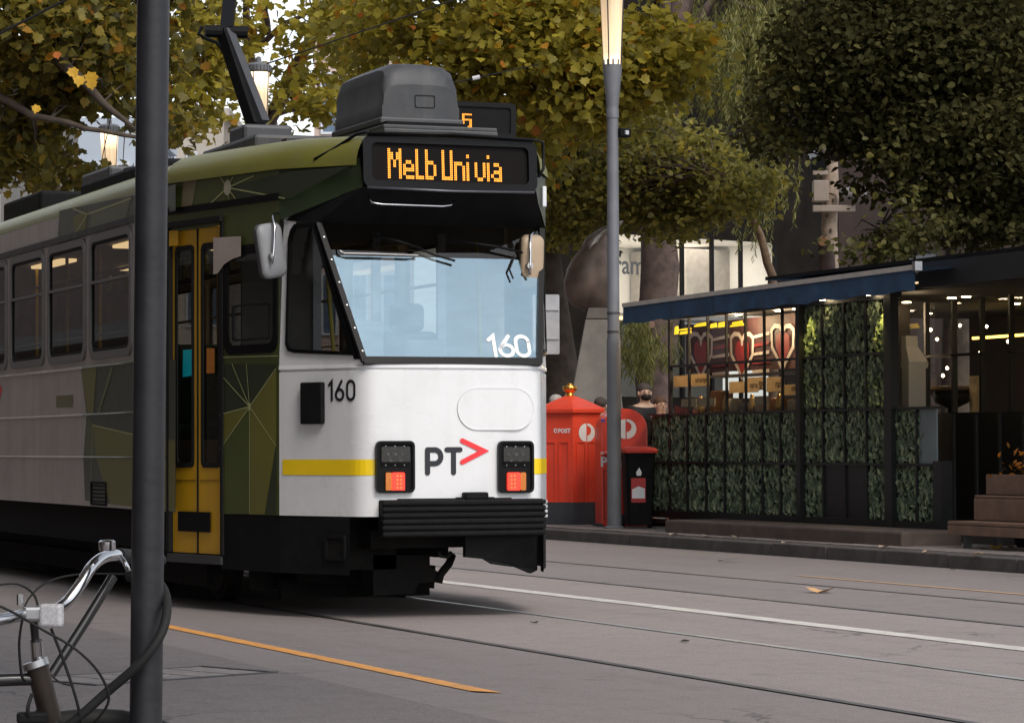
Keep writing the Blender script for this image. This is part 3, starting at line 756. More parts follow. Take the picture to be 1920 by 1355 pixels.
b = MB(); b.span((0, 0, 0), (1, 1, 1)); b = MB(); b.extr([TF.p(a, z, -.012) for a, z in ((pa[0], pa[1]), (pb_[0], pa[1]), (pb_[0], pb_[1]), (pa[0], pb_[1]))], TF.n*.010); b.build('door_plate', black_matte, tram)
b = MB(); b.extr([TF.p(a, z, -.30) for a, z in ((du0, .33), (du1, .33), (du1, .39), (du0, .39))], TF.n*.32); b.build('door_step', dark_grey, tram)
def sticker(name, pxs, m, off=-.010, plane=tpp): b = MB(); b.poly([plane(x, y, off) for x, y in pxs]); return b.build(name, m, tram, recalc=False)
sticker('door_sticker', [(340, 707), (357, 704), (357, 655), (341, 656)], mat('cyan_sticker', (.0, .42, .52), .5, var=.05))
sticker('door_sticker', [(385, 700), (400, 699), (400, 653), (385, 652)], mat('orange_sticker', (.50, .17, .02), .5, var=.15, scale=40))
sticker('door_head', [(318, 462), (337, 460), (337, 432), (318, 433)], yellow_paint, .012)
# cab side window in the taper wall
b = MB(); uc = (.90+TL-.045)/2; fr = Fr(TF.p(uc, 2.18), TF.u); cw_ = TL-.045-.90
b.ring(fr.pts(rr(cw_+.06, .76, .10, 5), -.003), fr.pts(rr(cw_-.05, .63, .07, 5), -.003), fr.n*.014); k_ = b.build('cab_window', black_gloss, tram)
b = MB(); b.poly(fr.pts(rr(cw_, .70, .08, 5), .001)); b.build('pane', glass('cab_window_glass', (.25, .25, .25), .06), k_, recalc=False)
b = MB(); b.ring(fr.pts([(x*.78+.02, z*.36-.16) for x, z in rr(cw_, .70, .05, 4)], .006), fr.pts([(x*.70+.02, z*.32-.16) for x, z in rr(cw_, .70, .05, 4)], .006), fr.n*.008); b.build('slider', black_rubber, k_)

# ---- painted livery on the left side (vinyl film)
def film(name, pxs, m, plane, off):
    b = MB(); b.poly([plane(x, y, off) for x, y in pxs]); return b.build(name, m, tram, recalc=False)
def sdp(px, py, off=.004): u, z = sd2(px, py); return SDF.p(u, z, off)
N_ = (469, 762)
film('livery_film', [(413, 690), (413, 962), (518, 964), (519, 682), (413, 682)], green_paint, tpp, .002)
film('livery_film', [N_, (519, 692), (519, 830), (497, 964), (470, 964)], olive_paint, tpp, .0035)
film('livery_film', [N_, (413, 778), (413, 838)], olive_paint, tpp, .0035)
film('livery_film', [N_, (413, 842), (413, 963), (468, 963)], mid_green, tpp, .0035)
def pin(pts, plane, w_=.008, off=.005, m=lime_paint):
    b = MB()
    for (a, c) in pts:
        A, B = plane(*a, off), plane(*c, off); d = (B-A).normalized(); n = Vector((0, 0, 1)).cross(d)
        pl_n = TF.n if plane is tpp else (SDF.n if plane is sdp else CRN.n); s_ = d.cross(pl_n).normalized()*w_/2
        b.poly([A-s_, B-s_, B+s_, A+s_])
    return b.build('livery_line', m, tram, recalc=False)
pin([(N_, (519, 690)), (N_, (413, 700)), (N_, (436, 682)), (N_, (463, 682)), (N_, (413, 777)), (N_, (413, 842)), (N_, (469, 963)), (N_, (519, 836))], tpp)
pin([((413, 670), (522, 667))], tpp)
b = MB(); a, z = tp2(*N_); b.poly([TF.p(a+.022*math.cos(t), z+.03*math.sin(t), .007) for t in [k*PI/6 for k in range(12)]]); b.build('livery_node', lime_paint, tram, recalc=False)
film('livery_film', [(405, 515), (405, 446), (457, 443), (457, 480), (440, 486), (425, 496), (414, 512)], mat('livery_cream', (.55, .47, .42), .4, var=.08), tpp, .022)
# cantrail above the door
N2 = (428, 352)
film('livery_film', [N2, (540, 322), (655, 312), (545, 372), (440, 380)], green_paint, tpp, .002)
film('livery_film', [(340, 392), (345, 337), (370, 334), (360, 391)], mat('livery_tan', (.22, .18, .11), .4, var=.1), tpp, .003)
pin([(N2, (477, 330)), (N2, (395, 382)), (N2, (414, 333)), (N2, (438, 331)), (N2, (447, 380)), (N2, (430, 381)), (N2, (535, 372))], tpp, .010)
b = MB(); a, z = tp2(*N2); b.poly([TF.p(a+.055*math.cos(t), z+.055*math.sin(t), .007) for t in [k*PI/8 for k in range(16)]]); b.build('livery_node', mat('livery_cream2', (.45, .42, .30), .4), tram, recalc=False)
# green field behind the door, lower side
film('livery_film', [(152, 690), (250, 682), (330, 674), (330, 960), (160, 938), (157, 860), (163, 775)], green_paint, sdp, .003)
film('livery_film', [(152, 690), (182, 688), (176, 776), (166, 776)], olive_paint, sdp, .0045)
film('livery_film', [(175, 795), (250, 812), (330, 826), (330, 958), (208, 945), (182, 860)], olive_paint, sdp, .0045)
film('livery_film', [(166, 780), (175, 795), (182, 860), (160, 860)], mid_green, sdp, .0045)
film('livery_film', [(208, 688), (215, 688), (187, 774), (183, 774)], mid_green, sdp, .0045)
pin([((175, 797), (250, 814)), ((175, 797), (170, 936)), ((186, 775), (212, 688))], sdp, .010, .006)
film('livery_film', [(108, 460), (112, 395), (250, 366), (330, 345), (330, 395), (250, 410)], green_paint, sdp, .003)
film('livery_film', [(138, 405), (165, 398), (160, 440), (142, 450)], olive_paint, sdp, .0045)
film('livery_film', [(172, 400), (248, 368), (236, 412), (168, 438)], mid_green, sdp, .0045)
pin([((165, 402), (247, 372)), ((165, 402), (138, 391)), ((165, 402), (140, 442))], sdp, .014, .006)
# green film round the windows nearest the door
fw = MB()
sticker('badge', [(106, 764), (137, 763), (137, 740), (106, 742)], mat('badge_gold', (.16, .15, .06), .4, var=.3, scale=30), .003, sdp)
b = MB()
fs_ = Fr(SDF.p(sd2(-12, 770)[0]-.02, sd2(-12, 770)[1]), SDF.u)
glyphs(b, fs_, 'PT', 0-.35, .0, .26, .055, [.9, 1]); b.build('logo_letters', ink, tram, recalc=False)
b = MB(); stroke(b, Fr(fs_.o, SDF.u), [(.14, .30), (.36, .18), (.14, .03)], .05, .005); b.build('logo_arrow', red_logo, tram, recalc=False)
# vent grille low on the side
fr = Fr(sdp(186, 925, 0), SDF.u); b = MB(); b.ring(fr.pts(rr(.50, .19, .01)), fr.pts(rr(.46, .15, .01)), fr.n*.012); vg = b.build('vent_grille', black_matte, tram)
for k in range(5): b = MB(); b.beam(fr.p(-.23, -.06+.03*k, .006), fr.p(.23, -.06+.03*k, .006), .006, .014); b.build('slat', black_matte, vg)

# ---- roof
def roof_ring(wd, s_, ze, zt, r=.26, grow=0.):
    pts = []
    for k in range(7):
        a = math.radians(90*k/6); pts.append((wd+grow-r+r*math.cos(a), ze+(zt-ze)*math.sin(a)))
    pts += [(wd*.45, zt+.018), (0, zt+.03)]
    full = pts+[(-x, z) for x, z in pts[-2::-1]]
    return [T(-x, s_, z) for x, z in full]
def hw_at(s_):
    e = min(s_, LEN-s_)
    if e >= TSW: return HWD
    if e >= CS: return CW+(HWD-CW)*(e-CS)/(TSW-CS)
    return FW-.02+(CW-FW+.02)*(e/CS)
st = [TSW+.05, TSW+1, 6, 9, 12, LEN-TSW, LEN-CS, LEN-.05]
b = MB(); b.sheet([roof_ring(hw_at(s_)-.005, s_, 3.08, 3.27) for s_ in st]); b.build('roof', olive_paint, tram, smooth=True, angle=40, recalc=False)
b = MB()
rows = []
for s_, ze, zt, r in ((.06, 3.03, 3.225, .10), (.40, 3.04, 3.25, .18), (CS, 3.05, 3.27, .24), (1.5, 3.06, 3.285, .26), (TSW, 3.07, 3.29, .27), (TSW+.03, 3.07, 3.29, .27), (TSW+.06, 3.075, 3.27, .27)):
    rows.append(roof_ring(hw_at(min(s_, TSW)) + (.022 if s_ < TSW+.04 else 0), s_, ze, zt, r))
b.sheet(rows); b.build('roof_cap', olive_paint, tram, smooth=True, angle=40, recalc=False)
# green corner facets between the cantrail and the sign
for sg in (-1, 1):
    pts = [T(sg*CW, CS, 2.70), T(sg*CW, CS, 3.09), T(sg*(S2[0]), S2[1]+.02, 3.08), T(sg*S1[0], S1[1]+.02, S1[2])]
    b = MB(); b.poly(pts if sg < 0 else pts[::-1]); b.build('corner_facet', green_paint, tram, recalc=False)
run('rain_strip', [at_y(590, 299, TS+.42), at_y(625, 280, TS+.30), at_y(668, 252, TS+.14), at_y(690, 247, TS+.06)], .011, black_gloss)
run('rain_strip', [T(.60, .03, 3.235), T(.69, .08, 3.23), T(.70, .09, 3.05), T(.65, .06, 2.99)], .011, black_gloss)
# bevelled black visor edge on the sign top
run('visor_edge', [T(-.60, .02, 3.235), T(0, .0, 3.252), T(.60, .02, 3.235)], .012, black_gloss)
b = MB(); b.box(T(.71, .12, 2.86), (.03, .05, .14), bev=.006); b.build('side_marker', mat('marker_white', (.7, .72, .75), .4), tram)
# air-conditioning pod
pod = MB(); rows = []
for s_, gw, gz in ((.78, .88, .60), (.80, .89, .82), (.85, .90, .96), (.95, .90, 1.), (1.5, .90, 1.), (1.74, .90, .99), (1.80, .89, .90)):
    r_ = []
    for (x, z) in ((-.325, 0), (-.325, .09), (-.315, .105), (-.310, .27), (-.285, .355), (-.20, .40), (-.08, .41), (.08, .41), (.20, .40), (.275, .355), (.305, .27), (.315, .105), (.325, .09), (.325, 0)):
        r_.append(T(.06+x*gw, s_, 3.43+z*(gz if z > .12 else 1)))
    rows.append(r_)
pod.sheet(rows); pod.poly(rows[0][::-1]); pod.poly(rows[-1]); ac = pod.build('air_conditioner', grey_roof, tram, smooth=True, angle=38)
b = MB(); b.ring([T(.09+x, .775-z*.0, 3.56+z) for x, z in rr(.15, .09, .01)], [T(.09+x, .775, 3.56+z) for x, z in rr(.138, .078, .01)], (0, .004, 0)); b.build('access_hatch', black_rubber, ac)
b = MB(); b.box(T(.06, 1.29, 3.415), (.62, 1.08, .05), bev=.012); b.build('pod_rim', dark_grey, ac)
b = MB(); b.box(T(.06, 1.05, 3.36), (.60, .8, .08)); b.build('pod_foot', black_matte, ac)
b = MB(); b.box(T(.10, .95, 3.315), (.84, .95, .035), bev=.01); b.box(T(.10, .95, 3.345), (.84, .92, .03), bev=.008); b.build('base_plate', grey_roof, ac)
b = MB(); b.box(T(.05, 1.85, 3.33), (1.3, .12, .10)); b.build('roof_rib', grey_roof, tram)
# route number box
fr = Fr(T(.68, 1.25, 3.50), (1, 0, 0)); b = MB(); b.extr(fr.pts(rr(.56, .26, .035), -.30), fr.n*.30); rn = b.build('route_number_box', black_matte, tram, smooth=True, angle=35)
b = MB(); b.ring(fr.pts(rr(.56, .26, .035), 0), fr.pts(rr(.48, .19, .02), 0), fr.n*.012); b.build('rim', black_gloss, rn)
rq = at_y(866, 226, TS+1.25); led_text('led_lettering', Fr(Vector((rq.x, TS+1.25, rq.z)), fr.u), '16', .15, .10, rn, .004, gaps=2)
for k in range(4): b = MB(); b.tube([T(.42+.06*k, .85, 3.29), T(.42+.06*k, .85, 3.32)], .012, 6); b.build('roof_bolt', dark_grey, tram)
# equipment boxes behind the pod
for (l, s0, s1, wd, h_, m_) in ((-.10, 2.1, 3.5, 1.3, .17, grey_roof), (-.25, 3.7, 6.2, 1.6, .13, black_matte), (-.1, 8.6, 10.2, 1.5, .28, black_matte), (-.35, 6.6, 7.6, .7, .34, dark_grey), (-.1, 11.4, 12.8, 1.4, .14, dark_grey)):
    b = MB(); b.box(T(l, (s0+s1)/2, 3.27+h_/2), (wd, s1-s0, h_), bev=.03); b.build('roof_equipment', m_, tram)
for sg in (-.6, .55):
    b = MB(); b.tube([T(sg, s_, 3.40+.03*math.sin(s_*3)) for s_ in (3.0, 3.6, 4.4, 5.2, 5.9)], .035, 8); b.build('roof_cable', black_rubber, tram, smooth=True)
b = MB(); b.box(T(-.62, 4.9, 3.42), (.30, 1.9, .10), M=Matrix.Rotation(.05, 3, 'X'), bev=.02); b.build('pantograph_cover', black_matte, tram)
# pantograph: lower arm leaning forward and up, knee, upper arm
pk = at_y(425, 60, TS+3.9); pf = at_y(492, 232, TS+3.5); ptop = at_y(436, -60, TS+4.6)
pan = MB(); pan.beam(pf, pk, .075, .10); pan_o = pan.build('pantograph', dark_grey, tram)
b = MB(); b.beam(pf+Vector((-.08, .0, -.02)), pk+Vector((-.04, 0, 0)), .035, .11); b.build('lower_arm', black_matte, pan_o)
b = MB(); b.beam(pk, ptop, .10, .10); b.build('upper_arm', black_gloss, pan_o)
b = MB(); b.tube([pk+Vector((-.17, .02, -.0)), pk+Vector((.16, -.02, .0))], .05, 10); b.tube([pk+Vector((-.20, 0, .03)), pk+Vector((-.23, 0, -.03)), pk+Vector((-.17, 0, -.06)), pk+Vector((-.08, 0, -.09)), pk+Vector((-.02, 0, -.16))], .016, 6); b.build('knee_joint', black_matte, pan_o)
b = MB(); b.beam(ptop+Vector((-.7, .1, .35)), ptop+Vector((.7, -.1, .35)), .08, .04); b.beam(ptop, ptop+Vector((0, 0, .35)), .06); b.build('collector_head', dark_grey, pan_o)
b = MB(); b.box(pf+Vector((0, .05, -.10)), (.40, .40, .16), bev=.03); b.build('base', dark_grey, pan_o)

# ---- bumper, coupler cover, valance
bw0, bz1 = f2(708, 937); bw1, bz0 = f2(1014, 1002)
b = MB(); b.box(T((bw0+bw1)/2, -.035, (bz0+bz1)/2), (bw1-bw0-.02, .11, bz1-bz0), bev=.01); bmp = b.build('bumper', black_matte, tram)
nr = 6
for k in range(nr):
    z = bz0+(bz1-bz0)*(k+.5)/nr; b = MB(); b.box(T((bw0+bw1)/2, -.085, z), (bw1-bw0, .05, (bz1-bz0)/nr-.012), bev=.008); b.build('bumper_rib', black_matte, bmp)
for k in range(4):
    z = bz1-.02-k*.032; b = MB(); b.box(T(bw1+.004, -.05, z), (.02, .09, .018)); b.build('rib_end', mat('rib_grey', (.5, .5, .52), .5), bmp)
b = MB(); b.box(T(.14, -.04, bz1+.022), (.17, .08, .05), bev=.012); b.box(T(.14, -.03, bz1+.006), (.26, .07, .015)); b.build('coupler_cover', black_matte, tram)
b = MB(); b.box(T(0, -.02, bz1+.003), (.80, .06, .010)); b.build('bumper_top_strip', black_rubber, tram)
# dark valance under the bumper and the right hand fin
b = MB(); b.box(T(0, .60, .53), (1.0, .70, .12)); b.build('nose_underside', under_dark, tram)
fin = [T(.60, .02, bz0), T(.655, .10, bz0), T(.655, .12, .31), T(.60, .10, .29), T(.48, .06, .335), T(.40, .05, .345), T(.30, .04, .36), T(.24, .04, .395), T(.10, .04, .41), T(.10, .04, bz0)]
b = MB(); b.extr(fin, (0, .05, 0)); b.build('valance', black_matte, tram)
b = MB(); b.sheet([[T(.66, .02, z), T(.72, .22, z), T(CW-.01, CS, z)] for z in (.69, .30)]); b.build('side_fin', black_matte, tram, recalc=False)
b = MB(); b.box(T(-.48, .85, .50), (.5, .7, .36)); b.build('nose_underside', under_dark, tram)
# underfloor and bogies
b = MB(); b.span(T(-1.0, 1.36, .16), T(.30, 1.42, .6)); b.span(T(-1.14, 2.0, .15), T(-1.08, 5.4, .60)); b.span(T(-1.1, 5.4, .13), T(1.1, 11.0, .29)); b.span(T(-1.14, 11., .15), T(-1.08, 14.2, .60)); b.span(T(-.80, .9, .60), T(.80, LEN-1., .74)); b.span(T(-1.27, 2.4, .60), T(1.27, LEN-2.4, .735)); b.span(T(-1.05, 4.9, .28), T(1.05, 11.6, .60)); b.build('underframe', under_dark, tram)
def bogie(sc):
    b = MB()
    for sg in (-1, 1): b.box(T(sg*.90, sc, .42), (.14, 2.5, .22), bev=.03); b.box(T(sg*.95, sc, .36), (.12, .7, .3), bev=.03)
    b.box(T(0, sc, .46), (1.7, .5, .22)); b.box(T(0, sc-1.3, .40), (1.7, .12, .16)); b.box(T(0, sc, .36), (1.3, 2.2, .22))
    bo = b.build('bogie', under_dark, tram)
    for ds in (-.9, .9):
        for sg in (-1, 1):
            x = sg*.735; w_ = MB(); n = 28; prof = [(.05, -.06), (.26, -.05), (.28, -.03), (.32, -.035), (.33, .045), (.355, .05), (.355, .07), (.05, .07)]
            vs = [];
            rows = [[T(x-sg*d_ if False else x+(-sg)*d_, sc+ds+r_*math.cos(2*PI*k/n), .33+r_*math.sin(2*PI*k/n)) for k in range(n+1)] for r_, d_ in prof]
            w_.sheet(rows); w_.build('wheel', mat('wheel_steel', (.05, .045, .04), .6, .6, var=.4), bo, smooth=True, angle=30)
    return bo
bogie(3.9); bogie(LEN-3.9)
# lifeguard: tray below the nose with its strut
b = MB(); b.box(T(-.28, 1.25, .17), (1.1, .10, .14)); b.beam(T(-.75, 1.1, .30), T(.22, 1.0, .24), .12, .16); b.build('lifeguard', under_dark, tram)
lg = [at_y(848, 1040, TS+.55), at_y(842, 1056, TS+.52), at_y(826, 1076, TS+.50), at_y(822, 1092, TS+.5)]
b = MB(); b.tube(lg, .028, 8); b.build('lifeguard_strut', under_dark, tram, smooth=True)
b = MB(); pts = [at_y(x, y, TS+.5) for x, y in ((700, 1040), (806, 1040), (806, 1062), (828, 1075), (828, 1090), (785, 1092), (776, 1112), (700, 1116))]; b.extr(pts, (0, .25, 0)); b.build('lifeguard_plate', under_dark, tram)
b = MB(); b.tube([at_y(822, 1032, TS+.3), at_y(826, 1042, TS+.3), at_y(838, 1044, TS+.3), at_y(846, 1034, TS+.3)], .014, 6); b.build('hose', black_rubber, tram, smooth=True)

# ---- mirrors
def mirror(cx, cy, w_px, h_px, s_, tilt, m_, yaw, arm):
    c = at_y(cx, cy, TS+s_); sc_ = (c-CAM).dot(_F)/FPX; w_, h_ = w_px*sc_, h_px*sc_
    u = Vector((math.cos(yaw), math.sin(yaw), 0)); v = Vector((0, 0, 1)); fr = Fr(c, u, v); ca, sa = math.cos(tilt), math.sin(tilt)
    ol = [(a*ca-b_*sa, a*sa+b_*ca) for a, b_ in rr(w_, h_, w_*.28, 5)]
    b = MB(); n = len(ol); rows = []
    for k_, d_ in ((1., -.03), (1., .0), (.97, .016), (.86, .030), (.55, .038), (.02, .042)):
        rows.append([fr.p(a*k_, z_*k_, d_) for a, z_ in ol+ol[:1]])
    b.sheet(rows); b.poly(rows[0][:-1]); mo = b.build('mirror', m_, tram, smooth=True, angle=50)
    b = MB(); b.ring(fr.pts(ol, -.032), fr.pts([(a*.93, z_*.96) for a, z_ in ol], -.032), fr.n*.036); b.build('rim', dark_grey, mo)
    ap = [at_y(x, y, TS+s_+ds) for x, y, ds in arm]; b = MB(); b.tube(ap, .010, 8); b.build('arm', chrome, mo, smooth=True)
    p = ap[-2]; b = MB(); b.tube([p+fr.n*.005, p-fr.n*.04], .022, 12); b.build('clamp', steel, mo)
mirror(508, 470, 58, 104, .55, .18, mat('mirror_grey', (.24, .245, .26), .45, var=.06), .35, [(525, 398, .25), (514, 401, .1), (512, 410, -.03), (515, 425, -.07), (512, 480, -.075), (509, 494, -.07)])
mirror(997, 491, 46, 102, .30, -.03, mat('mirror_tan', (.40, .30, .20), .45, var=.08), .0, [(1012, 440, .2), (1000, 434, .08), (994, 442, -.03), (994, 470, -.07), (994, 498, -.075), (993, 515, -.07)])
# ---- wipers
for pts in ([(700, 441), (760, 456), (793, 467)], [(838, 450), (930, 462), (1000, 478)]):
    b = MB(); b.tube([at_pl(x, y, WSF.p(0, 0, .05), WSF.n) for x, y in pts], [.012, .010, .008], 6); wo = b.build('wiper_arm', black_gloss, tram, smooth=True)
    if pts[0][0] == 700:
        b = MB(); b.tube([at_pl(x, y, WSF.p(0, 0, .035), WSF.n) for x, y in ((780, 464), (815, 478), (853, 489))], .009, 6); b.build('blade', black_rubber, wo)
        b = MB(); b.tube([at_pl(x, y, WSF.p(0, 0, .03), WSF.n) for x, y in ((637, 470), (645, 475), (700, 476), (784, 479))], .006, 6); b.build('link', steel, wo)
    else:
        b = MB(); b.tube([at_pl(x, y, WSF.p(0, 0, .03), WSF.n) for x, y in ((965, 480), (955, 505), (962, 522))], .007, 6); b.build('blade', black_rubber, wo)
# ---- interior
b = MB(); b.box(T(.12, .42, 1.70), (.26, .18, .05), bev=.02); b.build('red_cloth', mat('red_cloth', (.50, .05, .06), .9), tram)
b = MB(); b.box(T(-.45, .45, 1.86), (.22, .06, .30), bev=.02); b.box(T(-.02, .52, 1.80), (.30, .10, .18), bev=.03); b.build('console', mat('console_grey', (.22, .23, .24), .6), tram)
b = MB(); b.tube([T(.42, .55, 1.6), T(.44, .70, 2.6)], .016, 8); b.tube([T(-.62, .62, 1.6), T(-.66, .75, 2.6)], .016, 8); b.build('cab_handrail', mat('handrail_yellow', (.55, .45, .10), .4), tram)
inn = mat('interior_panel', (.36, .33, .28), .6, var=.1); seat_m = mat('seat_fabric', (.04, .10, .06), .9, var=.3, scale=30)
b = MB(); b.span(T(-.93, .95, .82), T(.93, 1.0, 1.0)); b.span(T(-1.0, .95, .80), T(1.0, LEN-1.2, .85)); b.build('floor', mat('tram_floor', (.05, .05, .05), .8), tram)
b = MB(); b.span(T(-.92, 1.7, 2.98), T(.92, LEN-1.2, 3.02)); b.build('ceiling', mat('tram_ceiling', (.6, .56, .48), .6), tram)
for s_ in (3.6, 6.9, 10.2):
    for l in (-.35, .55): b = MB(); b.box(T(l, s_, 2.965), (.16, 1.3, .03), bev=.01); b.build('ceiling_light', emis('tram_ceiling_light', (1., .72, .38), 1.4), tram)
b = MB(); b.box(T(0, .48, 1.50), (1.30, .35, .36), bev=.05); b.box(T(-.25, .50, 1.72), (.34, .24, .10), bev=.02); b.build('dashboard', mat('dash', (.10, .12, .14), .6), tram)
b = MB(); b.box(T(.18, 1.15, 1.25), (.48, .46, .12), bev=.04); b.box(T(.18, 1.40, 1.62), (.46, .12, .72), bev=.05); b.box(T(.18, 1.42, 2.08), (.26, .10, .20), bev=.04); b.box(T(.18, 1.15, 1.0), (.2, .2, .4)); b.build('driver_seat', mat('driver_seat_cloth', (.03, .04, .05), .9), tram)
b = MB()
for x0, x1 in ((-1.0, -.45), (.5, 1.0)): b.span(T(x0, 1.58, .85), T(x1, 1.61, 2.9))
b.span(T(-.45, 1.58, .85), T(.5, 1.61, 1.6)); b.span(T(-.45, 1.58, 2.62), T(.5, 1.61, 2.95)); b.build('cab_partition', inn, tram)
for l in (-.45, .0, .5): b = MB(); b.box(T(l, 1.57, 2.15), (.06, .04, 1.1)); b.build('partition_post', white_paint, tram)
for k in range(7):
    for l in (-.85, .85):
        s_ = 3.4+k*1.3; b = MB(); b.box(T(l, s_, 1.28), (.8, .42, .10), bev=.03); b.box(T(l, s_+.22, 1.62), (.8, .09, .66), bev=.03); b.build('passenger_seat', seat_m, tram)
for k in range(7):
    b = MB(); b.tube([T(-.38, 3.0+1.3*k, .85), T(-.38, 3.0+1.3*k, 2.98)], .017, 8); b.build('grab_pole', mat('pole_yellow', (.6, .4, .03), .4), tram)
b = MB(); b.tube([T(-.55, 2.4, 2.72), T(-.55, 12, 2.72)], .014, 8); b.build('hand_rail', steel, tram)
for k in range(9):
    b = MB(); c = T(-.55, 2.9+k*.62, 2.60); b.ring([c+Vector((0, x, z)) for x, z in rr(.10, .16, .04)], [c+Vector((0, x, z)) for x, z in rr(.06, .12, .025)], (.03, 0, 0)); b.build('strap_handle', mat('strap_green', (.12, .16, .05), .5), tram)

# ================================================================== STREET FURNITURE
lamp_grey = mat('lamp_post_grey', (.155, .16, .175), .5, var=.12, scale=4)
GZ = .13
def lamp_glow():
    m = bpy.data.materials.new('lit_lamp_glass'); m.use_nodes = True; n = m.node_tree; b = n.nodes['Principled BSDF']; L = n.links.new
    b.inputs['Base Color'].default_value = (.45, .36, .24, 1); b.inputs['Roughness'].default_value = .25
    tc = n.nodes.new('ShaderNodeTexCoord'); gr = n.nodes.new('ShaderNodeTexNoise'); mp = n.nodes.new('ShaderNodeMapping'); mp.inputs['Scale'].default_value = (22, 22, .3)
    L(tc.outputs['Object'], mp.inputs[0]); L(mp.outputs[0], gr.inputs['Vector']); gr.inputs['Scale'].default_value = 1.0
    mr = n.nodes.new('ShaderNodeMapRange'); mr.inputs[1].default_value = .3; mr.inputs[2].default_value = .7; mr.inputs[3].default_value = .50; mr.inputs[4].default_value = .78; L(gr.outputs['Fac'], mr.inputs[0])
    sx = n.nodes.new('ShaderNodeSeparateXYZ'); L(tc.outputs['Object'], sx.inputs[0])
    m2 = n.nodes.new('ShaderNodeMapRange'); m2.inputs[1].default_value = 5.7; m2.inputs[2].default_value = 7.4; L(sx.outputs['Z'], m2.inputs[0])
    cr = n.nodes.new('ShaderNodeValToRGB'); L(m2.outputs[0], cr.inputs[0]); e = cr.color_ramp.elements; e[0].position = 0; e[0].color = (.9, .9, .9, 1); e[1].position = 1; e[1].color = (1, 1, 1, 1)
    for p_, v_ in ((.10, .34), (.5, .16), (.78, .25)): q_ = e.new(p_); q_.color = (v_, v_, v_, 1)
    mu = n.nodes.new('ShaderNodeMath'); mu.operation = 'MULTIPLY'; L(mr.outputs[0], mu.inputs[0]); L(cr.outputs[0], mu.inputs[1])
    m3 = n.nodes.new('ShaderNodeMath'); m3.operation = 'MULTIPLY'; m3.inputs[1].default_value = 3.4; L(mu.outputs[0], m3.inputs[0])
    b.inputs['Emission Color'].default_value = (1.0, .70, .42, 1); L(m3.outputs[0], b.inputs['Emission Strength']); return m
lamp_glass = lamp_glow(); bulb_m = emis('lamp_bulb', (1., .80, .50), 14.0)
def lamp_post(x, y, label, cam=False):
    r = root('street_lamp', (x, y, GZ), label, 'street lamp', 'tall grey street lamps along the far footpath')
    P = Vector((x, y, 0))
    b = MB(); b.lathe(P, [(.125, GZ), (.125, GZ+.03), (.088, GZ+.05), (.086, 2.45), (.076, 2.5), (.070, 5.22)], 20); b.build('pole', lamp_grey, r, smooth=True, angle=40)
    for z in (2.55, 2.78): b = MB(); b.lathe(P+Vector((0, 0, z)), [(.082, 0), (.082, .025)], 20); b.build('band', dark_grey, r)
    b = MB(); b.lathe(P, [(.078, 5.20), (.078, 5.30), (.072, 5.32), (.076, 5.36), (.118, 5.80), (.118, 5.86)], 24); b.build('collar', lamp_grey, r, smooth=True, angle=40)
    b = MB(); b.lathe(P, [(.100, 5.86), (.112, 6.0), (.150, 6.8), (.178, 7.52)], 28, cap=False); b.build('lamp_glass', lamp_glass, r, smooth=True)
    for k in range(4):
        a = PI/4+PI/2*k; d = Vector((math.cos(a), math.sin(a), 0)); b = MB(); b.tube([P+d*.112+Vector((0, 0, 5.84)), P+d*.188+Vector((0, 0, 7.53))], .009, 6); b.build('rod', dark_grey, r)
    for k in range(10):
        a = 2*PI*k/10; d = Vector((math.cos(a), math.sin(a), 0)); b = MB(); b.beam(P+d*.108+Vector((0, 0, 5.86)), P+d*.111+Vector((0, 0, 5.92)), .018, .02); b.build('tooth', lamp_grey, r)
    b = MB(); b.lathe(P, [(.02, 5.90), (.06, 5.95), (.055, 6.0), (.015, 6.06)], 12); b.build('bulb', bulb_m, r, smooth=True)
    b = MB(); b.lathe(P, [(.06, 7.36), (.172, 7.42), (.174, 7.50), (.04, 7.51)], 20); b.build('upper_reflector', bulb_m, r, smooth=True)
    b = MB(); b.lathe(P, [(.19, 7.52), (.215, 7.55), (.215, 7.64), (.17, 7.68), (.05, 7.70), (.045, 7.78), (.01, 7.80)], 28); b.build('cap', lamp_grey, r, smooth=True, angle=35)
    for k in range(22):
        a = 2*PI*k/22; d = Vector((math.cos(a), math.sin(a), 0)); b = MB(); b.beam(P+d*.216+Vector((0, 0, 7.56)), P+d*.216+Vector((0, 0, 7.63)), .014, .016); b.build('cap_rib', dark_grey, r)
    if cam:
        b = MB(); c = P+Vector((.13, -.02, 5.02)); b.box(c, (.17, .13, .11), rz=.3, bev=.015); k_ = b.build('security_camera', black_matte, r)
        b = MB(); b.box(c+Vector((.02, -.075, .0)), (.05, .02, .05), rz=.3); b.build('lens', mat('camera_lens', (.5, .52, .55), .2), k_)
    return r
lamp_post(14.85, 33.70, 'nearest tall grey street lamp beside the red post boxes, glowing tapered glass', True)
lamp_post(14.85, 48.61, 'lit street lamp behind the tram pantograph among yellow leaves')
lamp_post(14.85, 58.91, 'farthest lit street lamp, low above the tram roof left of black pole')

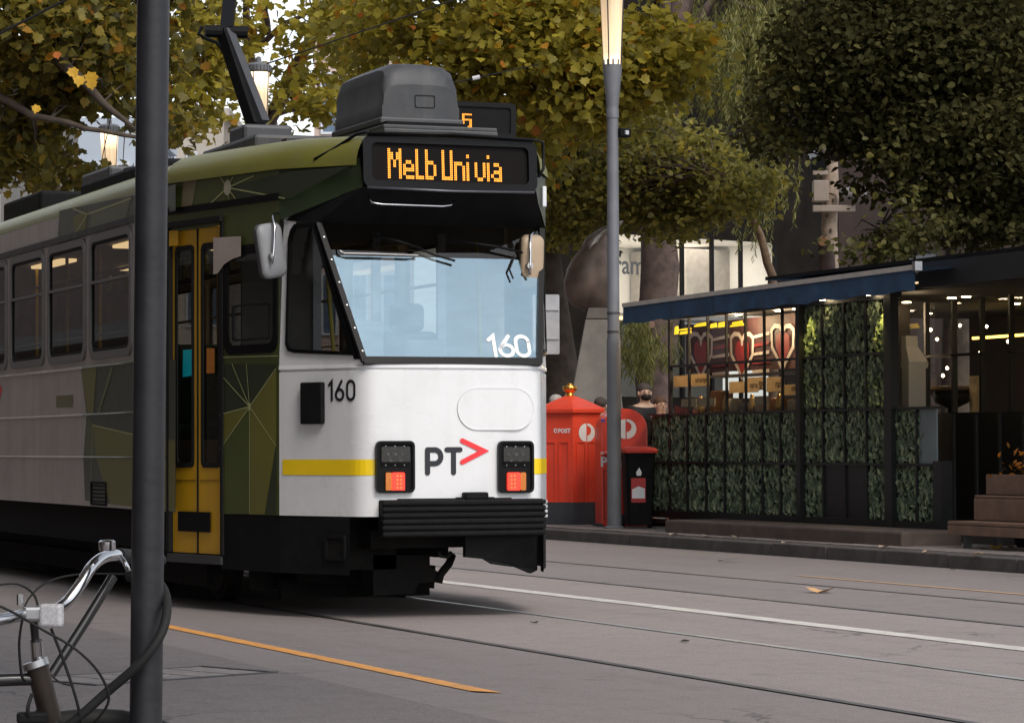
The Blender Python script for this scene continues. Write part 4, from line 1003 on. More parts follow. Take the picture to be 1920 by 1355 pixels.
# ---- old hexagonal post box
red_paint = mat('post_box_red', (.78, .065, .028), .42, var=.10, scale=3, coat=.2, grime=.22)
gold = mat('gilt_brass', (.72, .36, .08), .28, 1., var=.2, scale=12)
plinth_m = mat('dark_plinth', (.045, .048, .055), .6, var=.2)
white_mark = mat('white_mark', (.78, .78, .78), .5, var=.04)
pc = at_z(1086, 984, GZ); pb = at_x(1087, 900, pc.x).xy
PX_, PY_ = 15.05, 0
pp = at_x(1086, 900, 15.25); hx, hy = pp.x, pp.y+.30
r = root('post_box', (hx, hy, GZ), 'old red hexagonal post box with pitched roof and gold finial', 'post box')
Hc = Vector((hx, hy, 0))
th0 = math.atan2(-hy, -hx)            # one edge of the hexagon looks at the street corner
R6 = .44
def hexp(rad, z, rot=.08): return [Hc+Vector((rad*math.cos(th0+rot+k*PI/3), rad*math.sin(th0+rot+k*PI/3), z)) for k in range(6)]
def hexloft(name, lv, m, par, **k):
    b = MB(); rows = [hexp(a, z) for a, z in lv]; b.sheet([q+q[:1] for q in rows]); b.poly(rows[0][::-1]); b.poly(rows[-1]); return b.build(name, m, par, **k)
hexloft('plinth', [(R6+.015, GZ), (R6+.015, GZ+.30)], plinth_m, r)
hexloft('body', [(R6, GZ+.30), (R6, GZ+1.44), (R6+.02, GZ+1.46)], red_paint, r)
hexloft('roof', [(R6+.06, GZ+1.46), (R6+.065, GZ+1.50), (R6+.055, GZ+1.52), (.20, GZ+1.64), (.085, GZ+1.68)], red_paint, r)
b = MB(); b.lathe(Hc+Vector((0, 0, GZ+1.67)), [(.085, 0), (.06, .02), (.05, .05), (.095, .09), (.10, .12), (.085, .145), (.04, .15), (.035, .175), (.01, .18)], 20); b.build('finial', gold, r, smooth=True, angle=40)
for k in range(6):
    p0, p1 = hexp(R6, 0)[k], hexp(R6, 0)[(k+1) % 6]; fr = Fr(p0, (p1-p0)); L_ = (p1-p0).length
    if fr.n.dot(Hc-p0) > 0: fr = Fr(p1, (p0-p1))
    for a0_, a1_ in ((.05, .20), (.24, .39)):
        b = MB()
        b.ring(fr.pts([(a0_, .42), (a1_, .42), (a1_, 1.22), (a0_, 1.22)], 0), fr.pts([(a0_+.018, .45), (a1_-.018, .45), (a1_-.018, 1.20), (a0_+.018, 1.20)], 0), fr.n*.012); b.build('moulding', red_paint, r)
    if k == 5 or k == 0:
        pass
vis = []
for k in range(6):
    p0, p1 = hexp(R6, 0)[k], hexp(R6, 0)[(k+1) % 6]; fr = Fr(p0, (p1-p0)); 
    if fr.n.dot(Hc-p0) > 0: fr = Fr(p1, (p0-p1))
    vis.append((fr.n.dot((CAM-p0).normalized()), k, fr))
vis.sort(key=lambda t: -t[0]); faces = [v[2] for v in vis[:2]]
faces.sort(key=lambda f: (f.p(.22, 0)-CAM).dot(_R)/(f.p(.22, 0)-CAM).dot(_F))
fl, frr = faces
def post_logo(fr, cx, cz, R, par, d=.004):
    """white disc split into a half disc and a P-shaped half ring"""
    b = MB(); b.poly([fr.p(cx-.06*R+R*math.cos(a), cz+R*math.sin(a), d) for a in [PI/2+PI*k/14 for k in range(15)]]); b.build('logo_half_disc', white_mark, par, recalc=False)
    b = MB(); out = [(cx+.06*R+R*math.cos(a), cz+R*math.sin(a)) for a in [PI/2-PI*k/14 for k in range(15)]]; inn_ = [(cx+.06*R+R*.50*math.cos(a), cz+.22*R+R*.52*math.sin(a)) for a in [PI/2-PI*k/14 for k in range(15)]]
    b.sheet([[fr.p(*q, d) for q in out], [fr.p(*q, d) for q in inn_]]); b.build('logo_ring', white_mark, par, recalc=False)
text_part('lettering', 'POST', fl, .23, GZ+1.20, .075, white_mark, r, bold=.003)
b = MB(); stroke(b, fl, arc(.195, GZ+1.228, .02, .024, 0, 340, 12), .012, .004, cap=False); b.build('emblem', white_mark, r, recalc=False)
post_logo(frr, .22, GZ+1.20, .12, r)
# ---- modern street posting box
mp_ = at_x(1171, 900, 15.35); mx, my = mp_.x, mp_.y
r = root('post_box', (mx, my, GZ), 'modern red post box with barrel top and white round emblem', 'post box')
mfr = Fr((mx, my, 0), (math.cos(-.25), math.sin(-.25), 0))     # front face towards the street corner
wd, dp, ht = .46, .50, 1.10
prof = [(-wd/2, 0), (wd/2, 0)]
# silhouette seen from the front: straight sides, barrel top
W2 = .295
sil = [(-W2, .0), (W2, .0), (W2, 1.24)] + [(W2*math.cos(a), 1.24+.26*math.sin(a)) for a in [PI*k/12 for k in range(1, 12)]] + [(-W2, 1.24)]
b = MB(); b.extr([mfr.p(a, z+GZ, 0) for a, z in sil], -mfr.n*.50); body = b.build('body', red_paint, r, smooth=True, angle=35)
b = MB(); b.extr([mfr.p(a*.93, z*.985+GZ+.02, 0.0) for a, z in sil], mfr.n*.012); b.build('front_panel', mat('post_box_panel', (.66, .045, .022), .45, var=.08), r, smooth=True, angle=35)
post_logo(mfr, .02, GZ+1.24, .125, r, .017)
b = MB(); b.box(mfr.p(0, GZ+.93, .05), (2*W2-.06, .10, .03), rz=-.25, bev=.008); b.build('slot_hood', red_paint, r)
text_part('lettering', 'POST', mfr, -.31, GZ+.77, .17, white_mark, r, d=.016, bold=.006)
text_part('lettering', 'AUSTRALIA', mfr, -.31, GZ+.92, .055, white_mark, r, d=.016, bold=.001)
b = MB(); b.poly([mfr.p(-.30+a, GZ+1.33+c_, .016) for a, c_ in ((0, 0), (.05, 0), (.05, .035), (0, .035))]); b.build('crest', mat('crest_blue', (.08, .06, .35), .5), r, recalc=False)
b = MB(); b.ring(mfr.pts([(-.27, GZ+.10), (.27, GZ+.10), (.27, GZ+.72), (-.27, GZ+.72)], .012), mfr.pts([(-.26, GZ+.11), (.26, GZ+.11), (.26, GZ+.71), (-.26, GZ+.71)], .012), mfr.n*.004); b.build('door_edge', mat('post_box_gap', (.20, .02, .012), .6), r)
b = MB(); b.tube([mfr.p(.20, GZ+.45, .012), mfr.p(.20, GZ+.45, .03)], .018, 12); b.build('lock', steel, r)
b = MB(); b.extr(mfr.pts([(-.33, GZ), (.33, GZ), (.33, GZ+.05), (-.33, GZ+.05)], .004), -mfr.n*.52); b.build('foot', plinth_m, r)
# ---- wheelie bin with red lid
bp_ = at_z(1190, 992, GZ); bx, by = bp_.x+.15, bp_.y+.22
r = root('wheelie_bin', (bx, by, GZ), 'black wheelie bin with red lid and sticker, behind the grey street lamp', 'bin')
bfr = Fr((bx, by, 0), (math.cos(-.28), math.sin(-.28), 0))
b = MB(); rows = []
for z, w_, d_ in ((.05, .155, .19), (.50, .17, .22), (.90, .185, .24), (.94, .195, .25)):
    rows.append([bfr.p(a, z+GZ, c_) for a, c_ in rr(2*w_, 2*d_, .04, 3)])
b.sheet([q+q[:1] for q in rows]); b.poly(rows[0]); b.poly(rows[-1]); b.build('body', black_matte, r, smooth=True, angle=40)
b = MB(); rows = []
for z, w_, d_ in ((.94, .21, .28), (.97, .215, .285), (1.0, .19, .25), (1.02, .10, .12)):
    rows.append([bfr.p(a, z+GZ, c_) for a, c_ in rr(2*w_, 2*d_, .05, 3)])
b.sheet([q+q[:1] for q in rows]); b.poly(rows[0]); b.poly(rows[-1]); b.build('lid', mat('bin_lid_red', (.60, .05, .03), .4, var=.1), r, smooth=True, angle=40)
for sx in (-1, 1): b = MB(); b.tube([bfr.p(sx*.15, GZ+.09, -.22), bfr.p(sx*.20, GZ+.09, -.22)], .09, 16); b.build('wheel', black_rubber, r)
def bf(a, z, d): return bfr.p(a, GZ+z, .222+(z-.5)*.045+d)
b = MB(); b.poly([bf(-.12, .33, .004), bf(.06, .33, .004), bf(.06, .63, .004), bf(-.12, .63, .004)]); b.build('sticker', mat('sticker_red', (.45, .03, .03), .5), r, recalc=False)
b = MB(); b.poly([bf(-.11, .38, .006), bf(.05, .38, .006), bf(.05, .50, .006), bf(-.03, .53, .006), bf(-.11, .49, .006)]); b.build('sticker_panel', white_mark, r, recalc=False)
b = MB(); b.poly([bf(-.05, .66, .004), bf(.0, .66, .004), bf(.01, .70, .004), bf(-.02, .76, .004), bf(-.06, .70, .004)]); b.build('flame_mark', white_mark, r, recalc=False)

# ---- back of a street sign on its post, beyond the tram's right edge
sp = at_x(1032, 605, 13.6)
r = root('street_sign', (14.6, at_x(1032, 605, 14.6).y, GZ), 'plain grey back of a street sign just right of the tram', 'sign')
sx_, sy_ = 14.6, at_x(1030, 605, 14.6).y
zt_, zb_ = at_x(1030, 552, 14.6).z, at_x(1030, 664, 14.6).z
sfr = Fr((sx_, sy_, (zt_+zb_)/2), (math.cos(-YAW+.1), math.sin(-YAW+.1), 0)); hgt = zt_-zb_
b = MB(); b.extr(sfr.pts(rr(.26, hgt, .02)), -sfr.n*.006); b.build('plate', mat('sign_back_alu', (.42, .42, .44), .5, .5, var=.15), r)
for dz in (-.18, .19): b = MB(); b.beam(sfr.p(-.13, dz, .012), sfr.p(.12, dz, .012), .03, .02); b.build('bracket', steel, r)
b = MB(); b.tube([sfr.p(-.20, zz, -.04) for zz in (hgt/2, )] + [Vector((sfr.p(-.20, 0, -.04).x, sfr.p(-.20, 0, -.04).y, GZ))], .03, 10); b.build('post', steel, r)

# ---- bronze sculpture on a tapering stone pedestal
sc = at_d(1112, 750, 44.)
r = root('sculpture', (sc.x, sc.y, GZ), 'bronze pear-shaped sculpture on tapering pale stone pedestal', 'sculpture')
def sp_(px, py, dd=0): return at_d(px, py, 44.+dd)
stone = mat('pedestal_stone', (.34, .31, .27), .75, var=.16, scale=5, bump=.2)
k44 = 44./FPX
Sb = Vector((sc.x, sc.y, 0)); Rw = Vector((_R.x, _R.y, 0)).normalized(); Fw = Vector((_F.x, _F.y, 0)).normalized()
def lvl(px0, px1, py, dep):
    a = sp_(px0, py); c_ = sp_(px1, py); z = a.z
    l = (a-Sb).dot(Rw); h_ = (c_-Sb).dot(Rw); return [Sb+Rw*l-Fw*dep+Vector((0, 0, z)), Sb+Rw*h_-Fw*dep+Vector((0, 0, z)), Sb+Rw*h_+Fw*dep+Vector((0, 0, z)), Sb+Rw*l+Fw*dep+Vector((0, 0, z))]
rows = [lvl(1052, 1176, 850, .5), lvl(1098, 1146, 600, .28)]
b = MB(); b.sheet([q+q[:1] for q in rows]); b.poly(rows[0][::-1]); b.poly(rows[1]); b.build('pedestal', stone, r)
rows = [lvl(1099, 1145, 598, .27), lvl(1103, 1141, 578, .24)]
b = MB(); b.sheet([q+q[:1] for q in rows]); b.poly(rows[1]); b.build('capstone', mat('capstone', (.24, .21, .18), .7, var=.1), r)
bz = bpy.data.materials.new('patinated_bronze'); MATS['bz'] = bz
bronze = mat('dark_bronze', (.20, .15, .125), .48, .7, var=.3, scale=4)
def blob(name, secs, m, par, n=20, jag=0):
    b = MB(); rows = []
    for (px, py, rx, ry) in secs:
        c_ = sp_(px, py); rows.append([c_+Rw*(rx*k44*math.cos(2*PI*k/n)*(1+jag*math.sin(3*k+py)))+Fw*(ry*k44*math.sin(2*PI*k/n)*(1+jag*math.cos(2*k+py))) for k in range(n)])
    b.sheet([q+q[:1] for q in rows]); b.poly(rows[0]); b.poly(rows[-1][::-1]); return b.build(name, m, par, smooth=True)
blob('bulb', [(1112, 582, 20, 18), (1106, 572, 34, 30), (1103, 555, 43, 38), (1103, 530, 46, 40), (1106, 505, 43, 38), (1110, 485, 37, 32), (1116, 467, 28, 25), (1124, 450, 19, 17), (1130, 442, 12, 10)], bronze, r)
blob('crest', [(1108, 478, 12, 22), (1110, 462, 18, 22), (1116, 446, 16, 18), (1128, 435, 14, 14), (1142, 428, 16, 10), (1156, 420, 10, 7), (1164, 414, 5, 4)], mat('bright_bronze', (.40, .36, .33), .38, .8, var=.3, scale=10), r, jag=.18)
blob('fin', [(1150, 482, 14, 6), (1158, 470, 8, 5), (1166, 474, 3, 2)], bronze, r)

# ================================================================== CAFE KIOSK
KFX = 15.80                    # street face of the kiosk
def ky(px): return at_x(px, 800, KFX).y
kiosk = root('cafe_kiosk', (KFX, ky(1400), GZ), 'dark framed cafe kiosk with leaf panels and lit windows', 'kiosk')
frame_m = mat('kiosk_black_frame', (.014, .015, .016), .45, var=.2)
KF = Fr((KFX, 0, 0), (0, -1, 0))            # u = -y ; outward is -X
def kp(y, z, d=0): return Vector((KFX-d, y, z))
zr = [.33, .945, 1.545, 2.15, 2.74]
colsA = [ky(p) for p in (1259, 1294, 1329, 1364, 1400, 1435, 1469, 1505)]
colsB = [ky(p) for p in (1513, 1549, 1590, 1631, 1670)]
colsC = [ky(p) for p in (1686, 1725, 1760)]
colsL = [ky(p) for p in (1197, 1227, 1256)]
leaf_mats = []
def leafmat(name, ramp, trans=.25, rough=.5, hue=.0):
    m = bpy.data.materials.new(name); m.use_nodes = True; n = m.node_tree; b = n.nodes['Principled BSDF']; L = n.links.new
    ge = n.nodes.new('ShaderNodeNewGeometry'); cr = n.nodes.new('ShaderNodeValToRGB'); cr.color_ramp.interpolation = 'LINEAR'
    el = cr.color_ramp.elements
    while len(el) < len(ramp): el.new(.5)
    for e, (p, c) in zip(el, ramp): e.position = p; e.color = (*c, 1)
    L(ge.outputs['Random Per Island'], cr.inputs[0]); L(cr.outputs[0], b.inputs['Base Color']); b.inputs['Roughness'].default_value = rough
    b.inputs['Specular IOR Level'].default_value = .35
    if trans:
        tr = n.nodes.new('ShaderNodeBsdfTranslucent'); mx = n.nodes.new('ShaderNodeMixShader'); mx.inputs[0].default_value = trans
        hs = n.nodes.new('ShaderNodeHueSaturation'); hs.inputs['Value'].default_value = 1.3; L(cr.outputs[0], hs.inputs['Color']); L(hs.outputs[0], tr.inputs[0])
        L(b.outputs[0], mx.inputs[1]); L(tr.outputs[0], mx.inputs[2]); L(mx.outputs[0], n.nodes['Material Output'].inputs[0])
    MATS[name] = m; return m
hedge_m = leafmat('hedge_leaf', [(0, (.07, .105, .07)), (.5, (.17, .225, .145)), (.85, (.27, .33, .20)), (1, (.40, .43, .26))], 0)
def leaf_mesh_arrays(P, dirs, nrm, size, outline, fold=.15):
    """many leaves at once: P,dirs,nrm (N,3), size (N,), outline (K,2) with base at 0,0; fan from base"""
    N, K = len(P), len(outline); side = np.cross(dirs, nrm); side /= np.linalg.norm(side, axis=1, keepdims=True)+1e-9
    nn = np.cross(side, dirs); o = np.array(outline)
    v = P[:, None, :] + size[:, None, None]*(o[None, :, 0, None]*side[:, None, :] + o[None, :, 1, None]*dirs[:, None, :] + (np.abs(o[None, :, 0, None])*fold - .25*o[None, :, 1, None]**2*0.5)*nn[:, None, :])
    return v.reshape(-1, 3)
def leaf_object(name, V, K, N, m, parent, base):
    me = bpy.data.meshes.new(name); V = V-np.array(base)
    tri = np.array([(0, k, k+1) for k in range(1, K-1)]); F = (tri[None]+(np.arange(N)*K)[:, None, None]).reshape(-1, 3)
    me.vertices.add(len(V)); me.vertices.foreach_set('co', V.astype(np.float32).ravel())
    me.loops.add(F.size); me.loops.foreach_set('vertex_index', F.astype(np.int32).ravel())
    me.polygons.add(len(F)); me.polygons.foreach_set('loop_start', np.arange(0, F.size, 3, dtype=np.int32)); me.polygons.foreach_set('loop_total', np.full(len(F), 3, np.int32))
    me.materials.append(m); me.update(calc_edges=True)
    o = bpy.data.objects.new(name, me); col.objects.link(o); o.parent = parent; return o
OVAL = [(0, 0), (.16, .22), (.22, .5), (.13, .8), (0, 1), (-.13, .8), (-.22, .5), (-.16, .22)]
def leaf_panel_mesh(wd, ht):
    n = int(wd*ht*1500); P = np.stack([np.full(n, 0.), rng.uniform(-wd/2, wd/2, n), rng.uniform(-.02, ht-.04, n)], 1); P[:, 0] = -rng.uniform(.002, .026, n)
    ang = rng.normal(0, .7, n)+PI/2; dr = np.stack([-np.abs(rng.normal(.14, .10, n)), np.cos(ang), np.sin(ang)], 1); dr /= np.linalg.norm(dr, axis=1, keepdims=True)
    nr = np.stack([-np.ones(n), rng.normal(0, .45, n), rng.normal(.2, .35, n)], 1); nr /= np.linalg.norm(nr, axis=1, keepdims=True)
    return leaf_mesh_arrays(P, dr, nr, rng.uniform(.055, .10, n), OVAL), n
_lp = {}
def leaf_panel(y, z, wd, ht):
    key = (round(wd, 1), random.randrange(3))
    c = kp(y, z, .0)
    if key not in _lp:
        V, n = leaf_panel_mesh(.36 if wd < .42 else .46, ht); o = leaf_object('leaf_panel', V, 8, n, hedge_m, kiosk, (0, 0, 0)); _lp[key] = o.data; o['kind'] = 'stuff'; o.location = c-ORG[kiosk.name]
    else:
        o = bpy.data.objects.new('leaf_panel', _lp[key]); col.objects.link(o); o.parent = kiosk; o.location = c-ORG[kiosk.name]; o['kind'] = 'stuff'
    o.scale = (1, wd/(.36 if wd < .42 else .46), 1)
    return o
back_m = mat('panel_backing', (.05, .075, .05), .9, var=.4, scale=30)
def backing(y0, y1, z0, z1, m=None, nm='panel_back'):
    b = MB(); b.span((KFX+.012, min(y0, y1), z0), (KFX+.03, max(y0, y1), z1)); return b.build(nm, m or back_m, kiosk)
def mull(y, z0, z1, w_=.024, nm='mullion', d=.022): b = MB(); b.span((KFX-d, y-w_/2, z0), (KFX+.008, y+w_/2, z1)); return b.build(nm, frame_m, kiosk)
def rail_(y0, y1, z, h=.028, nm='transom', d=.026): b = MB(); b.span((KFX-d, min(y0, y1), z-h/2), (KFX+.04, max(y0, y1), z+h/2)); return b.build(nm, frame_m, kiosk)
def bay(cols, rows_, kinds):
    for i in range(len(cols)-1):
        yc = (cols[i]+cols[i+1])/2; wd = abs(cols[i]-cols[i+1])-.03
        for k in rows_:
            t = kinds(i, k); z0, z1 = zr[k]+.014, zr[k+1]-.014
            if t == 'leaf': leaf_panel(yc, z0, wd, z1-z0)
            elif t == 'glass': b = MB(); b.poly([kp(cols[i]-.014, z0), kp(cols[i+1]+.014, z0), kp(cols[i+1]+.014, z1), kp(cols[i]-.014, z1)]); b.build('window_pane', pale_glass, kiosk, recalc=False)
            elif t == 'black': b = MB(); b.span((KFX-.03, yc-wd/2, z0), (KFX+.01, yc+wd/2, z1)); b.build('black_panel', frame_m, kiosk)
            elif t == 'grey': b = MB(); b.span((KFX-.02, yc-wd/2, z0), (KFX, yc+wd/2, z1)); b.build('grey_panel', mat('frosted_panel', (.22, .27, .29), .35, var=.2, scale=2), kiosk)
bay(colsA, range(4), lambda i, k: 'leaf' if k < 2 else 'glass')
bay(colsB, range(4), lambda i, k: 'black' if (k == 0 and i in (1, 2)) else 'leaf')
bay(colsC, range(2), lambda i, k: 'grey' if (i == 1 and k == 1) else 'leaf')
bay(colsL, range(1), lambda i, k: 'leaf'); bay(colsL[1:], [1], lambda i, k: 'leaf')
backing(colsA[0], colsA[-1], zr[0], zr[2]); backing(colsB[0], colsB[-1], zr[0], zr[4]); backing(colsC[0], colsC[2], zr[0], zr[1]); backing(colsC[0], colsC[1], zr[1]+.02, zr[2]); backing(colsL[0], colsL[2], zr[0], zr[1]); backing(colsL[1], colsL[2], zr[1]+.02, zr[2])
for y in colsA[1:-1]: mull(y, zr[0], zr[2], d=.052); mull(y, zr[2], zr[4])
for y in colsB[1:-1]: mull(y, zr[0], zr[4], d=.052)
mull(colsC[1], zr[0], zr[2], d=.052); mull(colsL[1], zr[0], zr[1], d=.052); mull(colsL[0], zr[0], zr[1], .04, d=.08)
mull(colsL[1], zr[1], zr[2], .03)
mull(colsA[0], GZ+.05, 2.80, .06, 'post', .03)
for y, w_ in (((colsA[-1]+colsB[0])/2, .10), ((colsB[-1]+colsC[0])/2, .16)): mull(y, GZ+.05, 2.80, w_, 'post', .09)
py_ = colsC[2]-.10; b = MB(); b.span((KFX-.08, py_-.09, GZ), (KFX+.05, py_+.09, zr[1]+.04)); b.build('post', frame_m, kiosk)
for z in zr[1:3]: rail_(colsA[0], colsB[-1], z, d=.058); rail_(colsC[0], colsC[2], z, d=.058)
rail_(colsA[0], colsA[-1], zr[3]); rail_(colsB[0], colsB[-1], zr[3], d=.058)
rail_(colsL[0], colsA[0], zr[1], d=.08); rail_(colsL[1], colsA[0], zr[2], d=.08)
rail_(colsL[0], colsC[2], zr[0]-.03, .09, 'bottom_rail', .07); rail_(colsL[0], colsC[2], zr[0]-.12, .05, 'lower_rail', .10)
rail_(colsA[0]+.1, colsC[0], zr[4]+.03, .07, 'head_rail', .06)
backing(colsL[0], colsC[2], GZ, zr[0]-.1, frame_m, 'base_board')
# concrete kerb block in front
cpL, cpR = at_z(1248, 1001, GZ), at_z(1690, 1025, GZ)
cbx = 14.72
b = MB(); b.box((cbx+.35, (at_x(1246, 1000, cbx).y+at_x(1690, 1024, cbx).y)/2, GZ+.07), (.70, abs(at_x(1246, 1000, cbx).y-at_x(1690, 1024, cbx).y), .18), bev=.025)
o = b.build('concrete_block', mat('brown_concrete', (.10, .074, .062), .8, var=.28, scale=4, bump=.3)); tag(o, 'long low brown concrete block on footpath before the kiosk', 'concrete block')
# roof, fascia, ceiling
b = MB(); b.span((KFX-.25, 20.0, 2.86), (KFX+4.5, colsA[0]+.35, 2.98)); b.build('roof', frame_m, kiosk)
b = MB(); b.span((KFX-.55, 18.0, 2.76), (KFX-.25, at_x(1722, 500, KFX-.55).y, 3.02)); b.build('fascia', mat('fascia_dark', (.010, .010, .012), .6, var=.2), kiosk)
b = MB(); b.span((KFX-.50, 18.0, 3.03), (KFX+4.6, ky(1510), 3.07)); b.build('roof_edge', black_gloss, kiosk)
b = MB(); b.span((KFX+.05, 20, 2.80), (KFX+4.4, colsA[0], 2.845)); b.build('ceiling', mat('kiosk_ceiling', (.012, .011, .010), .8), kiosk)
b = MB(); b.span((KFX-.04, 20, GZ-.02), (KFX+4.4, colsA[0], GZ+.12)); b.build('floor', mat('kiosk_floor', (.06, .05, .045), .6), kiosk)
b = MB(); b.span((KFX+4.3, 27.6, GZ), (KFX+4.4, colsA[0], 2.85)); b.span((KFX+4.3, 20, GZ), (KFX+4.4, 27.6, 2.85)); b.build('back_wall', mat('kiosk_back', (.035, .026, .022), .7, var=.3), kiosk)
b = MB(); yb = (colsA[-1]+colsB[0])/2; b.span((KFX+.06, yb-.05, GZ+.1), (KFX+1.35, yb+.0, 2.8)); b.build('partition', mat('kiosk_partition', (.05, .04, .035), .7), kiosk)
b = MB(); b.lathe((KFX+.9, ky(1470), 2.99), [(.55, 0), (.5, .08), (.3, .14), (.05, .16)], 20); b.build('roof_vent', black_matte, kiosk, smooth=True)
# awning
yl, yr = at_x(1170, 580, 14.75).y, at_x(1717, 505, 14.75).y
zl = at_x(1170, 571, 14.75).z; zr_ = at_x(1717, 499, 14.75).z
awn = mat('awning_blue', (.07, .17, .30), .75, var=.14, scale=3); awn2 = mat('awning_valance', (.025, .065, .13), .8, var=.3, scale=4)
aw = root('awning', (14.75, (yl+yr)/2, zl), 'blue fabric awning with pale trim sloping out from the kiosk roof', 'awning')
n = 14
front = [Vector((14.75, yl+(yr-yl)*k/n, zl+(zr_-zl)*k/n)) for k in range(n+1)]
bk = [Vector((KFX+.1, yl+(yr-yl)*k/n*.97, zl+(zr_-zl)*k/n+.15-.11*k/n)) for k in range(n+1)]
b = MB(); b.sheet([front, [f.lerp(g, .5)-Vector((0, 0, .02)) for f, g in zip(front, bk)], bk]); b.build('canopy', awn, aw, recalc=False)
b = MB(); b.beam(front[0]+Vector((-.01, 0, -.01)), front[-1]+Vector((-.01, 0, -.01)), .035, .05); b.build('front_bar', mat('awning_trim', (.50, .46, .42), .5), aw)
m_ = 60; vt = [front[0].lerp(front[-1], k/m_)+Vector((-.012, 0, -.035)) for k in range(m_+1)]
vb = [p+Vector((.018*math.sin(k*1.9)+.012*math.sin(k*.7), 0, -.205+.012*math.sin(k*.9))) for k, p in enumerate(vt)]
vm = [a.lerp(c_, .5)+Vector((.010*math.sin(k*1.3), 0, 0)) for k, (a, c_) in enumerate(zip(vt, vb))]
b = MB(); b.sheet([vt, vm, vb]); b.build('valance', awn2, aw, smooth=True, recalc=False)
for k in (.12, .5, .88):
    p = front[0].lerp(front[-1], k); b = MB(); b.tube([p+Vector((.05, 0, -.04)), p+Vector((.6, .35, .0)), Vector((KFX-.02, p.y, p.z+.05))], .02, 8); b.build('folding_arm', dark_grey, aw)
b = MB(); b.box(front[-1]+Vector((0, -.03, 0)), (.08, .06, .09)); b.build('end_cap', steel, aw)
# ---- inside: counter, hearts wall, signs, lamps
warm = emis('warm_downlight', (1., .78, .45), 22.)
def downlight(x, y, z=2.79, r_=.05): b = MB(); b.lathe((x, y, z), [(r_, 0), (r_, .012)], 14); return b.build('downlight', warm, kiosk)
for px in (1385, 1418, 1310, 1490): downlight(KFX+.75, ky(px)+.4)
for px, ex in ((1560, -.12), (1652, -.12)): downlight(KFX+ex, ky(px), 2.78, .045)
for px in (1700, 1785, 1812): downlight(KFX+1.2, at_x(px, 590, KFX+1.2).y)
downlight(KFX+2.6, at_x(1905, 590, KFX+2.6).y); downlight(KFX+2.9, at_x(1740, 590, KFX+2.9).y); downlight(KFX-.35, ky(1872), 2.84, .04)
ch = mat('heart_red', (.22, .02, .022), .55, var=.2); hw_ = mat('heart_white', (.50, .44, .40), .55, var=.08)
wall_x = KFX+1.0
HB = Fr((wall_x, 0, 0), (0, -1, 0))
def hb(px, py): p = at_x(px, py, wall_x); return (-p.y, p.z)
hm = root('mural', (wall_x, ky(1400), 1.5), 'dark red and white hearts mural board behind the kiosk windows', 'mural')
b = MB(); b.poly([HB.p(*hb(x, y), -.01) for x, y in ((1285, 700), (1500, 690), (1500, 585), (1285, 610))]); b.build('board', mat('mural_dark', (.05, .018, .018), .6, var=.4), hm, recalc=False)
def heart(cx, cy, w_, h_, par):
    b = MB(); stroke(b, HB, [hb(cx, cy-h_*.18)]+[hb(cx-w_*.5+w_*.5*math.cos(a)*1.0, cy-h_*.25+h_*.25*math.sin(a)*-1) for a in [PI*.1, PI*.35, PI*.6, PI*.85]][:]+[hb(cx-w_*.9, cy+h_*.15), hb(cx-w_*.35, cy+h_*.55), hb(cx, cy+h_*.85)], .055, .006, cap=True); b.build('heart_outline', hw_, par, recalc=False)
    b = MB(); stroke(b, HB, [hb(cx, cy-h_*.18)]+[hb(cx+w_*.5-w_*.5*math.cos(a)*1.0, cy-h_*.25+h_*.25*math.sin(a)*-1) for a in [PI*.1, PI*.35, PI*.6, PI*.85]][:]+[hb(cx+w_*.9, cy+h_*.15), hb(cx+w_*.35, cy+h_*.55), hb(cx, cy+h_*.85)], .055, .007, cap=True); b.build('heart_outline', hw_, par, recalc=False)
    b = MB(); b.poly([HB.p(*hb(x, y), .004) for x, y in ((cx, cy+h_*.75), (cx-w_*.6, cy+h_*.15), (cx-w_*.55, cy-h_*.2), (cx-w_*.2, cy-h_*.3), (cx, cy-h_*.05), (cx+w_*.2, cy-h_*.3), (cx+w_*.55, cy-h_*.2), (cx+w_*.6, cy+h_*.15))]); b.build('heart', ch, par, recalc=False)
for cx, cy in ((1315, 660), (1392, 660), (1468, 645)): heart(cx, cy-4, 22, 62, hm)
for cx, cy in ((1352, 630), (1427, 625)):
    for k in range(5):
        b = MB(); y_ = cy+k*17; b.poly([HB.p(*hb(x, yy), .005) for x, yy in ((cx-16, y_+5-k), (cx+16, y_-4+k*.5), (cx+16, y_+3+k*.5), (cx-16, y_+10-k))]); b.build('stripe', hw_ if k % 2 == 0 else ch, hm, recalc=False)
